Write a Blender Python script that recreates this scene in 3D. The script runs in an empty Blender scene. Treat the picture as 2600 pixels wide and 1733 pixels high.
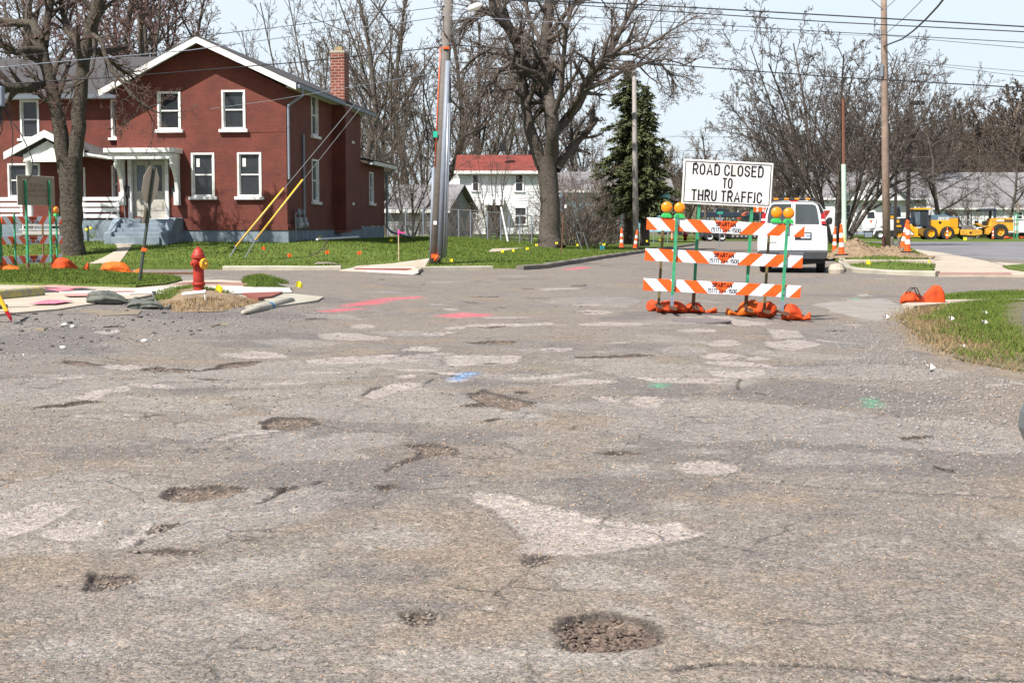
import bpy, math, random
import numpy as np
from mathutils import Vector, Matrix
from mathutils.geometry import delaunay_2d_cdt
R=math.radians
scn=bpy.context.scene; COL=scn.collection
# ---------------------------------------------------------------- camera, light, exposure
F=3611.0; CH=1.35; PITCH=math.atan(291.5/F)
cd=bpy.data.cameras.new('camera'); cam=bpy.data.objects.new('camera',cd); COL.objects.link(cam)
cd.sensor_width=36; cd.lens=50; cd.clip_start=.1; cd.clip_end=6000
cam.location=(0,0,CH); cam.rotation_euler=(math.pi/2-PITCH,0,0); scn.camera=cam
SUN_EL=R(51); SUN_AZ=math.atan2(-.66,-.75)
w=bpy.data.worlds.new('World'); scn.world=w; w.use_nodes=True
wn=w.node_tree.nodes; wl=w.node_tree.links; wn.clear()
wo=wn.new('ShaderNodeOutputWorld'); bg=wn.new('ShaderNodeBackground'); sky=wn.new('ShaderNodeTexSky')
sky.sky_type='NISHITA'; sky.sun_disc=False; sky.sun_elevation=SUN_EL; sky.sun_rotation=SUN_AZ
sky.air_density=1.0; sky.dust_density=2.2; sky.ozone_density=1.2; sky.altitude=200
tc=wn.new('ShaderNodeTexCoord'); mp=wn.new('ShaderNodeMapping'); mp.inputs['Scale'].default_value=(1,1,3.5)
nz=wn.new('ShaderNodeTexNoise'); nz.inputs['Scale'].default_value=1.6; nz.inputs['Detail'].default_value=5
rmp=wn.new('ShaderNodeMapRange'); rmp.inputs['From Min'].default_value=.3; rmp.inputs['From Max'].default_value=.75
rmp.inputs['To Min'].default_value=.62; rmp.inputs['To Max'].default_value=.86
mx=wn.new('ShaderNodeMix'); mx.data_type='RGBA'; mx.inputs['B'].default_value=(7.9,8.8,9.6,1)
wl.new(tc.outputs['Generated'],mp.inputs['Vector']); wl.new(mp.outputs[0],nz.inputs['Vector'])
wl.new(nz.outputs['Fac'],rmp.inputs['Value'])
# the haze veil is thick near the horizon and thins to clear blue overhead
sxz=wn.new('ShaderNodeSeparateXYZ'); wl.new(tc.outputs['Generated'],sxz.inputs[0]); el=wn.new('ShaderNodeMapRange')
el.inputs['From Min'].default_value=.17; el.inputs['From Max'].default_value=.42; el.inputs['To Min'].default_value=1; el.inputs['To Max'].default_value=.12
wl.new(sxz.outputs['Z'],el.inputs['Value']); ml=wn.new('ShaderNodeMath'); ml.operation='MULTIPLY'; wl.new(rmp.outputs[0],ml.inputs[0]); wl.new(el.outputs[0],ml.inputs[1]); wl.new(ml.outputs[0],mx.inputs['Factor'])
wl.new(sky.outputs[0],mx.inputs['A']); wl.new(mx.outputs['Result'],bg.inputs['Color'])
bg.inputs['Strength'].default_value=.068
wl.new(bg.outputs[0],wo.inputs['Surface'])
sl=bpy.data.lights.new('sun','SUN'); sl.energy=4.9; sl.angle=R(.53); sl.color=(1,.95,.895)
so=bpy.data.objects.new('sun',sl); COL.objects.link(so)
sd=Vector((-.66*math.cos(SUN_EL),-.75*math.cos(SUN_EL),math.sin(SUN_EL)))
so.rotation_euler=sd.to_track_quat('Z','Y').to_euler(); so.location=(-20,-20,40)
scn.view_settings.view_transform='Standard'; scn.view_settings.look='None'
scn.view_settings.gamma=1; scn.view_settings.exposure=.82
scn.render.resolution_x=1024; scn.render.resolution_y=682
scn.cycles.max_bounces=5; scn.cycles.transparent_max_bounces=6
# ---------------------------------------------------------------- helpers
cp,sp_=math.cos(PITCH),math.sin(PITCH)
def ray(u,v):
    x=(u-1300)/F; y=-(v-866.5)/F
    return (x, cp+y*sp_, -sp_+y*cp)
def at(u,v,Y):
    d=ray(u,v); t=Y/d[1]; return Vector((d[0]*t,Y,CH+d[2]*t))
def gr(u,v,z=0):
    d=ray(u,v); t=(z-CH)/d[2]; return Vector((d[0]*t,d[1]*t,z))
def ss(a,b,x):
    t=np.clip((np.asarray(x,float)-a)/(b-a),0,1); return t*t*(3-2*t)
def H(x,y):
    x=np.asarray(x,float); y=np.asarray(y,float)
    wy=ss(13,20,y)*(1-ss(33,40,y))
    return wy*(.2*(1-ss(-6.5,-1,x)) - .15*ss(2.2,5.2,x)) - .16*ss(60,120,y)
def gh(u,v,dz=0):
    z=0
    for _ in range(14):
        p=gr(u,v,z+dz); z=.5*z+.5*float(H(p.x,p.y))
    p.z=float(H(p.x,p.y))+dz; return p
def _hash(ix,iy,seed):
    n=(ix.astype(np.int64)*374761393+iy.astype(np.int64)*668265263+seed*1442695041)&0xffffffff
    n=((n^(n>>13))*1274126177)&0xffffffff
    return ((n^(n>>16))&0xffff)/65535.
def vn(x,y,seed=0):
    x=np.asarray(x,float); y=np.asarray(y,float)
    ix=np.floor(x); iy=np.floor(y); fx=x-ix; fy=y-iy; fx=fx*fx*(3-2*fx); fy=fy*fy*(3-2*fy)
    a=_hash(ix,iy,seed);b=_hash(ix+1,iy,seed);c=_hash(ix,iy+1,seed);d=_hash(ix+1,iy+1,seed)
    return (a*(1-fx)+b*fx)*(1-fy)+(c*(1-fx)+d*fx)*fy
def fbm(x,y,seed=0,o=4):
    s=0;a=.5
    for i in range(o):
        s=s+a*(vn(x,y,seed+i*17)-.5); x=np.asarray(x)*2.03+11.3; y=np.asarray(y)*2.03-7.1; a*=.5
    return s
def sdf_poly(px,py,poly):
    """signed distance (negative inside)"""
    poly=np.asarray(poly,float)[:, :2]; n=len(poly)
    d=np.full(px.shape,1e9); ins=np.zeros(px.shape,bool)
    for i in range(n):
        a=poly[i]; b=poly[(i+1)%n]; e=b-a; wx=px-a[0]; wy=py-a[1]
        t=np.clip((wx*e[0]+wy*e[1])/max(e@e,1e-12),0,1)
        d=np.minimum(d,(wx-t*e[0])**2+(wy-t*e[1])**2)
        c=((a[1]>py)!=(b[1]>py))
        with np.errstate(divide='ignore',invalid='ignore'):
            xi=(b[0]-a[0])*(py-a[1])/(b[1]-a[1]+1e-30)+a[0]
        ins^=(c&(px<xi))
    d=np.sqrt(d); return np.where(ins,-d,d)
def tag(o,label=None,cat=None,group=None,kind=None):
    if label:o['label']=label
    if cat:o['category']=cat
    if group:o['group']=group
    if kind:o['kind']=kind
    return o
def E(name,label,cat,loc,rz=0,group=None,rx=0,ry=0):
    o=bpy.data.objects.new(name,None); COL.objects.link(o); o.empty_display_size=.1
    o.location=loc; o.rotation_euler=(rx,ry,rz); return tag(o,label,cat,group)
def copy_tree(o,parent=None):
    c=o.copy(); COL.objects.link(c)
    if parent is not None: c.parent=parent
    for ch in list(o.children): copy_tree(ch,c)
    return c
def mesh_np(name,V,Fc,mat,parent=None,smooth=False,attrs=None):
    V=np.asarray(V,np.float32); Fc=np.asarray(Fc,np.int32); k=Fc.shape[1]
    me=bpy.data.meshes.new(name); me.vertices.add(len(V)); me.vertices.foreach_set('co',V.ravel())
    me.loops.add(Fc.size); me.loops.foreach_set('vertex_index',Fc.ravel())
    me.polygons.add(len(Fc)); me.polygons.foreach_set('loop_start',np.arange(0,Fc.size,k,dtype=np.int32))
    me.polygons.foreach_set('loop_total',np.full(len(Fc),k,np.int32))
    if smooth: me.polygons.foreach_set('use_smooth',np.ones(len(Fc),bool))
    for an,ar in (attrs or {}).items():
        a=me.attributes.new(an,'FLOAT_VECTOR','POINT'); a.data.foreach_set('vector',np.asarray(ar,np.float32).ravel())
    me.update(); me.validate()
    if mat: me.materials.append(mat)
    o=bpy.data.objects.new(name,me); COL.objects.link(o)
    if parent is not None:o.parent=parent
    return o
class MB:
    def __init__(s): s.v=[];s.f=[];s.M=Matrix.Identity(4)
    def add(s,vs,fs):
        b=len(s.v); s.v+= [tuple(s.M@Vector(p)) for p in vs]; s.f+=[tuple(b+i for i in f) for f in fs]; return s
    def box(s,cx,cy,cz,sx,sy,sz,rot=None):
        vs=[]
        for i in (-.5,.5):
            for j in (-.5,.5):
                for k in (-.5,.5):
                    p=Vector((i*sx,j*sy,k*sz))
                    if rot is not None:p=rot@p
                    vs.append((cx+p.x,cy+p.y,cz+p.z))
        return s.add(vs,[(0,1,3,2),(4,6,7,5),(0,4,5,1),(2,3,7,6),(0,2,6,4),(1,5,7,3)])
    def prism(s,poly,axis,a,b):
        n=len(poly)
        def mk(p,t):
            return {'y':(p[0],t,p[1]),'x':(t,p[0],p[1]),'z':(p[0],p[1],t)}[axis]
        vs=[mk(p,a) for p in poly]+[mk(p,b) for p in poly]
        fs=[tuple(range(n))[::-1],tuple(range(n,2*n))]+[(i,(i+1)%n,n+(i+1)%n,n+i) for i in range(n)]
        return s.add(vs,fs)
    def tube(s,pts,r,n=8,cap=True):
        pts=[Vector(p) for p in pts]; rs=r if isinstance(r,(list,tuple)) else [r]*len(pts)
        vs=[];up=None
        for i,p in enumerate(pts):
            d=(pts[min(i+1,len(pts)-1)]-pts[max(i-1,0)]).normalized()
            if up is None: up=d.orthogonal().normalized()
            up=(up-d*up.dot(d)); up=up.normalized() if up.length>1e-6 else d.orthogonal().normalized()
            q=d.cross(up)
            for k in range(n):
                a=2*math.pi*(k+.5)/n; vs.append(tuple(p+(up*math.cos(a)+q*math.sin(a))*rs[i]))
        fs=[(i*n+k,i*n+(k+1)%n,(i+1)*n+(k+1)%n,(i+1)*n+k) for i in range(len(pts)-1) for k in range(n)]
        if cap: fs+=[tuple(range(n))[::-1],tuple(range((len(pts)-1)*n,len(pts)*n))]
        return s.add(vs,fs)
    def lathe(s,prof,c=(0,0,0),axis='z',n=20,cap=True):
        vs=[]
        for r,h in prof:
            for k in range(n):
                a=2*math.pi*k/n; x,y=r*math.cos(a),r*math.sin(a)
                p={'z':(x,y,h),'x':(h,x,y),'y':(x,h,y)}[axis]; vs.append((p[0]+c[0],p[1]+c[1],p[2]+c[2]))
        m=len(prof)
        fs=[(i*n+k,i*n+(k+1)%n,(i+1)*n+(k+1)%n,(i+1)*n+k) for i in range(m-1) for k in range(n)]
        if cap: fs+=[tuple(range(n))[::-1],tuple(range((m-1)*n,m*n))]
        return s.add(vs,fs)
    def build(s,name,mat,parent=None,bevel=0,smooth=False,label=None,cat=None,group=None,kind=None):
        me=bpy.data.meshes.new(name); me.from_pydata(s.v,[],s.f); me.update()
        if smooth:
            for p in me.polygons:p.use_smooth=True
        import bmesh
        bm=bmesh.new(); bm.from_mesh(me); bmesh.ops.remove_doubles(bm,verts=bm.verts,dist=1e-5); bmesh.ops.recalc_face_normals(bm,faces=bm.faces); bm.to_mesh(me); bm.free()
        if mat: me.materials.append(mat)
        o=bpy.data.objects.new(name,me); COL.objects.link(o)
        if parent is not None:o.parent=parent
        if bevel:
            b=o.modifiers.new('b','BEVEL'); b.width=bevel; b.segments=2; b.limit_method='ANGLE'; b.angle_limit=R(35)
        if smooth:
            try: me.shade_smooth() if False else None
            except Exception: pass
        return tag(o,label,cat,group,kind)
def _arc(cx,cy,rx,ry,a0,a1,n=9): return [(cx+rx*math.cos(R(a0+(a1-a0)*k/n)),cy+ry*math.sin(R(a0+(a1-a0)*k/n))) for k in range(n+1)]
def _glyphs():
    w=.58; r=.34; g={}
    g['O']=(w,[_arc(w/2,1-r,w/2,r,0,180)+_arc(w/2,r,w/2,r,180,360)+[(w,1-r)]]); g['0']=(.48,[_arc(.24,.76,.24,.24,0,180)+_arc(.24,.24,.24,.24,180,360)+[(.48,.76)]])
    g['C']=(w,[_arc(w/2,1-r,w/2,r,8,180)+_arc(w/2,r,w/2,r,180,352)]); g['G']=(w,[_arc(w/2,1-r,w/2,r,8,180)+_arc(w/2,r,w/2,r,180,360)+[(w,.45),(w*.55,.45)]])
    g['D']=(w,[[(0,0),(0,1)],[(0,1),(w-.3,1)]+_arc(w-.3,1-.33,.3,.33,90,0)+_arc(w-.3,.33,.3,.33,0,-90)+[(0,0)]])
    pb=lambda b:[(0,1),(w-.24,1)]+_arc(w-.24,(1+b)/2,.24,(1-b)/2,90,-90)+[(0,b)]
    g['P']=(w,[[(0,0),(0,1)],pb(.45)]); g['R']=(w,[[(0,0),(0,1)],pb(.47),[(w*.48,.47),(w,0)]]); g['B']=(w,[[(0,0),(0,1)],pb(.53),[(0,.53),(w-.26,.53)]+_arc(w-.26,.265,.26,.265,90,-90)+[(0,0)]])
    g['A']=(w+.1,[[(0,0),((w+.1)/2,1),(w+.1,0)],[(.12,.3),(w-.02,.3)]]); g['L']=(w-.06,[[(0,1),(0,0),(w-.06,0)]]); g['E']=(w-.04,[[(w-.04,1),(0,1),(0,0),(w-.04,0)],[(0,.52),(w-.12,.52)]])
    g['F']=(w-.04,[[(w-.04,1),(0,1),(0,0)],[(0,.52),(w-.12,.52)]]); g['T']=(w,[[(0,1),(w,1)],[(w/2,1),(w/2,0)]]); g['H']=(w,[[(0,0),(0,1)],[(w,0),(w,1)],[(0,.5),(w,.5)]]); g['I']=(.02,[[(0,0),(0,1)]])
    g['U']=(w,[[(0,1),(0,r)]+_arc(w/2,r,w/2,r,180,360)[1:]+[(w,1)]]); g['N']=(w,[[(0,0),(0,1)],[(.02,.98),(w-.02,.02)],[(w,0),(w,1)]])
    S=[(w,.77),(w*.88,.93),(w*.5,1),(w*.12,.93),(0,.76),(w*.1,.6),(w*.5,.52),(w*.9,.41),(w,.24),(w*.86,.06),(w*.5,0),(w*.12,.07),(0,.24)]; g['S']=(w,[S])
    q=.48; g['1']=(.2,[[(.0,.8),(.18,1),(.18,0)]]); g['2']=(q,[[(0,.76)]+_arc(q/2,.76,q/2,.24,180,0)+[(q,.6),(0,0),(q,0)]]); g['4']=(q,[[(.36,0),(.36,1),(0,.3),(q,.3)]])
    g['5']=(q,[[(q,1),(.03,1),(0,.54),(.2,.62),(q-.06,.55),(q,.35),(q,.2),(q-.1,.02),(.2,0),(0,.1)]]); g['7']=(q,[[(0,1),(q,1),(.15,0)]]); g['8']=(q,[[(.24,.52),(.04,.65),(.04,.88),(.24,1),(.44,.88),(.44,.65),(.24,.52),(0,.35),(0,.12),(.24,0),(.48,.12),(.48,.35),(.24,.52)]])
    g['-']=(.25,[[(0,.45),(.25,.45)]]); g['(']=(.15,[[(.15,1.08),(0,.88),(0,.12),(.15,-.08)]]); g[')']=(.15,[[(0,1.08),(.15,.88),(.15,.12),(0,-.08)]])
    return g
GL=_glyphs()
def text(body,cap,mat,parent,loc,rot=(math.pi/2,0,0),W=None,st=.13,sp=.26,name='lettering',label=None):
    """stroke lettering, cap height cap, optionally fitted to width W; st = stroke / cap height"""
    V=[];Fc=[]; lines=body.split('\n'); ws=[]
    for ln in lines: ws.append(sum((GL[c][0]+sp) if c in GL else .42 for c in ln)-sp)
    for li,ln in enumerate(lines):
        k=(W/cap/max(ws)) if W else 1; x=-ws[li]/2; y0=-.5-(li-(len(lines)-1)/2)*1.55
        for ch in ln:
            if ch not in GL: x+=.42; continue
            gw,pl=GL[ch]
            for P in pl:
                P=[((x+a)*k,y0+b) for a,b in P]; n=len(P); L=[];Rr=[]
                for i,p in enumerate(P):
                    a=P[max(i-1,0)]; b=P[min(i+1,n-1)]; d1=(p[0]-a[0],p[1]-a[1]); d2=(b[0]-p[0],b[1]-p[1]); l1=math.hypot(*d1) or 1e-6; l2=math.hypot(*d2) or 1e-6
                    if i==0: d1,l1=d2,l2
                    if i==n-1: d2,l2=d1,l1
                    n1=(-d1[1]/l1,d1[0]/l1); n2=(-d2[1]/l2,d2[0]/l2); nx,ny=n1[0]+n2[0],n1[1]+n2[1]; ll=max(nx*nx+ny*ny,.7); f=2*st/2/ll
                    e=(0,0)
                    if i==0: e=(-d1[0]/l1*st*.3,-d1[1]/l1*st*.3)
                    if i==n-1: e=(d1[0]/l1*st*.3,d1[1]/l1*st*.3)
                    L.append(((p[0]+e[0]+nx*f)*cap,(p[1]+e[1]+ny*f)*cap,0)); Rr.append(((p[0]+e[0]-nx*f)*cap,(p[1]+e[1]-ny*f)*cap,0))
                b0=len(V); V+=L+Rr
                for i in range(n-1): Fc.append((b0+i,b0+i+1,b0+n+i+1,b0+n+i))
            x+=gw+sp
    me=bpy.data.meshes.new(name); me.from_pydata(V,[],Fc); me.materials.append(mat); o=bpy.data.objects.new(name,me); COL.objects.link(o); o.parent=parent
    o.location=loc; o.rotation_euler=rot
    if label:o['label']=label
    return o
# ---------------------------------------------------------------- materials
def nodes(m): m.use_nodes=True; t=m.node_tree; return t.nodes,t.links,t.nodes['Principled BSDF']
def mk(name,c,rough=.6,var=.12,scale=4,bump=0,bscale=40,metal=0,c2=None,c2amt=.5,spec=.4,dist=.01,coat=0):
    m=bpy.data.materials.new(name); n,l,b=nodes(m); b.inputs['Roughness'].default_value=rough; b.inputs['Metallic'].default_value=metal
    b.inputs['Specular IOR Level'].default_value=spec
    if coat: b.inputs['Coat Weight'].default_value=coat; b.inputs['Coat Roughness'].default_value=.08
    t=n.new('ShaderNodeTexCoord'); z=n.new('ShaderNodeTexNoise'); z.inputs['Scale'].default_value=scale; z.inputs['Detail'].default_value=8
    z.inputs['Roughness'].default_value=.65
    l.new(t.outputs['Object'],z.inputs['Vector'])
    cr=n.new('ShaderNodeValToRGB'); e=cr.color_ramp.elements
    kk=.8 if max(c)<.62 else .93
    c=[x*kk for x in c]; c2=[x*kk for x in c2] if c2 else None
    lo=[x*(1-var) for x in c]; hi=[min(1,x*(1+var)) for x in c]
    if c2: lo=c2
    e[0].position=.5-.5*c2amt if c2 else .3; e[1].position=.62 if c2 else .7
    e[0].color=(*lo,1); e[1].color=(*hi,1)
    l.new(z.outputs['Fac'],cr.inputs[0]); l.new(cr.outputs[0],b.inputs['Base Color'])
    if bump:
        z2=n.new('ShaderNodeTexNoise'); z2.inputs['Scale'].default_value=bscale; z2.inputs['Detail'].default_value=6
        l.new(t.outputs['Object'],z2.inputs['Vector']); bp=n.new('ShaderNodeBump'); bp.inputs['Strength'].default_value=bump
        bp.inputs['Distance'].default_value=dist; l.new(z2.outputs['Fac'],bp.inputs['Height']); l.new(bp.outputs[0],b.inputs['Normal'])
    return m
def glassy(name,c=(.02,.025,.03),rough=.05):
    m=mk(name,c,rough,var=.3,scale=1.2,spec=.45); return m
M={}
M['white']=mk('white_paint',(.78,.78,.76),.5,.05,3,c2=(.5,.48,.44),c2amt=.45)
M['white2']=mk('white_clean',(.8,.8,.8),.35,.04,2)
M['vanwhite']=mk('van_paint',(.78,.79,.8),.3,.03,2,coat=.5)
M['grey']=mk('galvanised',(.24,.275,.33),.5,.1,8)
M['steel']=mk('steel_grey',(.32,.34,.37),.4,.15,6,metal=.5)
M['black']=mk('black_plastic',(.02,.02,.022),.5,.2,5)
M['rubber']=mk('rubber',(.03,.029,.028),.85,.3,9,bump=.3,bscale=30)
M['glass']=glassy('window_glass',(.03,.035,.04))
M['glassb']=glassy('sky_glass',(.10,.13,.16),.12)
M['green']=mk('green_post',(.05,.36,.17),.55,.15,9,c2=(.03,.2,.12),c2amt=.4)
M['greenl']=mk('lime_plastic',(.05,.55,.12),.4,.1,5)
M['rust']=mk('rusty_steel',(.16,.075,.04),.8,.3,14,bump=.3,c2=(.05,.03,.025))
M['rustpost']=mk('rust_green_post',(.16,.13,.05),.7,.3,6,c2=(.09,.045,.025))
M['orange']=mk('orange_plastic',(.9,.11,.012),.45,.08,4)
M['bag']=mk('orange_bag',(.62,.075,.015),.7,.15,6,bump=.6,bscale=11,c2=(.33,.045,.015),c2amt=.35,dist=.04,spec=.2)
M['bag2']=mk('amber_bag',(.75,.16,.02),.7,.15,6,bump=.6,bscale=11,c2=(.4,.07,.015),c2amt=.35,dist=.04,spec=.2)
M['amber']=mk('amber_lens',(.95,.26,.005),.2,.15,12,coat=.6)
M['red']=mk('red_paint',(.42,.03,.012),.55,.2,7,bump=.25,bscale=30,c2=(.2,.02,.012),c2amt=.45)
M['redl']=mk('red_lens',(.5,.01,.02),.15,.1,4,coat=.5)
M['yellow']=mk('yellow_paint',(.85,.47,.02),.5,.1,5)
M['yellowf']=mk('yellow_flag',(.9,.75,.02),.6,.05,5)
M['deere']=mk('machine_yellow',(.8,.37,.012),.45,.1,2,coat=.2)
M['cat']=mk('roller_yellow',(.65,.33,.03),.5,.18,2,c2=(.35,.17,.03),c2amt=.4)
M['navy']=mk('machine_dark',(.035,.045,.07),.45,.2,2)
M['hood']=mk('hood_bluegrey',(.12,.2,.27),.4,.1,2)
M['wood']=mk('weathered_wood',(.17,.155,.14),.85,.2,3,bump=.4,bscale=12,c2=(.12,.095,.075))
M['woodl']=mk('pale_stake',(.6,.47,.3),.8,.1,8)
M['concrete']=mk('concrete',(.50,.43,.34),.85,.08,1.4,bump=.2,bscale=60,c2=(.38,.325,.25),c2amt=.5,dist=.004)
M['concw']=mk('new_concrete',(.60,.56,.51),.85,.06,2,bump=.2,bscale=60,dist=.004)
M['kerb']=mk('kerb_concrete',(.45,.42,.34),.9,.1,1.3,bump=.3,bscale=40,c2=(.27,.25,.2),c2amt=.6,dist=.006)
M['kerbd']=mk('old_kerb',(.2,.18,.15),.9,.15,1.3,bump=.4,bscale=30,c2=(.1,.09,.08),c2amt=.6)
M['tactilef']=mk('tactile_faded',(.36,.2,.16),.85,.2,9,bump=.5,bscale=18)
M['tactile']=mk('tactile_red',(.27,.085,.065),.8,.15,6,bump=.6,bscale=18)
M['found']=mk('grey_foundation',(.22,.27,.31),.8,.15,2.2,bump=.3,bscale=20,c2=(.13,.17,.2),c2amt=.45)
M['shingle']=mk('shingles',(.07,.067,.068),.9,.35,14,bump=.4,bscale=30,c2=(.035,.034,.036))
M['redroof']=mk('red_roof',(.22,.045,.032),.8,.2,1.5,c2=(.13,.032,.025),c2amt=.4)
M['greyroof']=mk('grey_roof',(.22,.21,.215),.9,.15,1,c2=(.13,.13,.13))
M['siding']=mk('white_siding',(.75,.77,.78),.6,.06,.8,c2=(.55,.56,.57),c2amt=.4)
M['sidingg']=mk('weathered_siding',(.33,.33,.33),.75,.15,.8,c2=(.2,.2,.2),c2amt=.4)
M['blueh']=mk('blue_siding',(.25,.55,.68),.6,.1,1)
M['pink']=mk('pink_ribbon',(.85,.05,.3),.6,.05,3)
M['navyflag']=mk('teal_flag',(.02,.22,.3),.6,.05,3)
M['sandbag']=mk('grey_sandbag',(.13,.14,.12),.75,.2,6,bump=.5,bscale=14,c2=(.07,.075,.065),dist=.02)
M['dirt']=mk('dug_earth',(.27,.195,.12),.95,.25,5,bump=.8,bscale=9,c2=(.13,.09,.06),c2amt=.6,dist=.05)
M['straw']=mk('straw',(.36,.28,.16),.9,.25,7)
M['bark']=mk('bark_grey',(.10,.083,.068),.95,.3,7,bump=1,bscale=16,c2=(.045,.036,.03),c2amt=.5,dist=.03)
M['barkg']=mk('bark_moss',(.095,.08,.06),.95,.35,9,bump=1,bscale=22,c2=(.035,.028,.022),c2amt=.35,dist=.08)
M['twig']=mk('twig_grey',(.17,.14,.12),.9,.3,3)
M['twigr']=mk('twig_red',(.19,.11,.095),.9,.3,3)
M['twigb']=mk('twig_brown',(.175,.138,.11),.9,.3,3)
M['twigd']=mk('twig_dark',(.115,.092,.077),.9,.3,3)
M['needle']=mk('needles',(.075,.088,.03),.75,.6,1.2,c2=(.022,.03,.014),c2amt=.5)
M['paper']=mk('litter_white',(.75,.72,.68),.7,.1,9)
M['signback']=mk('sign_back',(.36,.28,.19),.65,.08,4)
M['stopback']=mk('aluminium_back',(.5,.43,.33),.5,.08,4)
M['blackink']=mk('black_ink',(.015,.015,.018),.5,.05,4)
M['darkred_ink']=mk('red_ink',(.06,.01,.008),.5,.05,4)
M['asphpatch']=mk('dark_asphalt',(.07,.07,.078),.9,.2,5,bump=.4,bscale=60,dist=.004)
def stripes():
    m=bpy.data.materials.new('rail_stripes'); n,l,b=nodes(m); b.inputs['Roughness'].default_value=.35
    t=n.new('ShaderNodeTexCoord'); s=n.new('ShaderNodeSeparateXYZ'); l.new(t.outputs['Object'],s.inputs[0])
    def mt(op,a,bv=None):
        q=n.new('ShaderNodeMath'); q.operation=op
        for i,vv in enumerate((a,bv)):
            if vv is None: continue
            if isinstance(vv,(int,float)): q.inputs[i].default_value=vv
            else: l.new(vv,q.inputs[i])
        return q.outputs[0]
    ax=mt('ABSOLUTE',s.outputs['X']); z=mt('ADD',s.outputs['Z'],.095)
    q=mt('FRACT',mt('ADD',mt('DIVIDE',mt('SUBTRACT',ax,z),.42),8)); g=mt('GREATER_THAN',q,.5)
    # worn film: small scuffs
    nz=n.new('ShaderNodeTexNoise'); nz.inputs['Scale'].default_value=7; nz.inputs['Detail'].default_value=8; l.new(t.outputs['Object'],nz.inputs['Vector'])
    x=n.new('ShaderNodeMix'); x.data_type='RGBA'; x.inputs['A'].default_value=(.74,.77,.82,1); x.inputs['B'].default_value=(.88,.10,.008,1)
    l.new(g,x.inputs['Factor'])
    y=n.new('ShaderNodeMix'); y.data_type='RGBA'; y.blend_type='MULTIPLY'; l.new(x.outputs['Result'],y.inputs['A']); y.inputs['B'].default_value=(.75,.72,.7,1)
    mr=n.new('ShaderNodeMapRange'); mr.inputs['From Min'].default_value=.6; mr.inputs['From Max'].default_value=.75; l.new(nz.outputs['Fac'],mr.inputs['Value'])
    l.new(mr.outputs[0],y.inputs['Factor']); l.new(y.outputs['Result'],b.inputs['Base Color']); return m
M['stripe']=stripes()
def brick(name,base,mortar,scale,w=.2,h=.068,ms=.006,bump=.5,c2=None):
    m=bpy.data.materials.new(name); n,l,b=nodes(m); b.inputs['Roughness'].default_value=.75
    t=n.new('ShaderNodeTexCoord'); s=n.new('ShaderNodeSeparateXYZ'); l.new(t.outputs['Object'],s.inputs[0])
    a=n.new('ShaderNodeMath'); a.operation='ADD'; l.new(s.outputs['X'],a.inputs[0]); l.new(s.outputs['Y'],a.inputs[1])
    c=n.new('ShaderNodeCombineXYZ'); l.new(a.outputs[0],c.inputs['X']); l.new(s.outputs['Z'],c.inputs['Y'])
    br=n.new('ShaderNodeTexBrick'); br.inputs['Scale'].default_value=1; br.inputs['Brick Width'].default_value=w; br.inputs['Row Height'].default_value=h
    br.inputs['Mortar Size'].default_value=ms; br.inputs['Color1'].default_value=(*base,1); br.inputs['Color2'].default_value=(*(c2 or [x*.8 for x in base]),1)
    br.inputs['Mortar'].default_value=(*mortar,1); br.inputs['Bias'].default_value=0
    l.new(c.outputs[0],br.inputs['Vector'])
    z=n.new('ShaderNodeTexNoise'); z.inputs['Scale'].default_value=1.1; z.inputs['Detail'].default_value=9; z.inputs['Roughness'].default_value=.7; l.new(t.outputs['Object'],z.inputs['Vector'])
    mr=n.new('ShaderNodeMapRange'); mr.inputs['From Min'].default_value=.3; mr.inputs['From Max'].default_value=.7; mr.inputs['To Min'].default_value=.6; mr.inputs['To Max'].default_value=1.3; l.new(z.outputs['Fac'],mr.inputs['Value'])
    v=n.new('ShaderNodeVectorMath'); v.operation='SCALE'; l.new(br.outputs['Color'],v.inputs[0]); l.new(mr.outputs[0],v.inputs['Scale'])
    l.new(v.outputs[0],b.inputs['Base Color'])
    bp=n.new('ShaderNodeBump'); bp.inputs['Strength'].default_value=bump; bp.inputs['Distance'].default_value=.012; bp.invert=True
    l.new(br.outputs['Fac'],bp.inputs['Height']); l.new(bp.outputs[0],b.inputs['Normal']); return m
M['brick']=brick('painted_brick',(.152,.032,.018),(.115,.025,.015),1,w=.22,h=.07,ms=.009)
M['chimney']=brick('chimney_brick',(.2,.04,.026),(.33,.22,.16),1,w=.3,h=.125,ms=.017)
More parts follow.
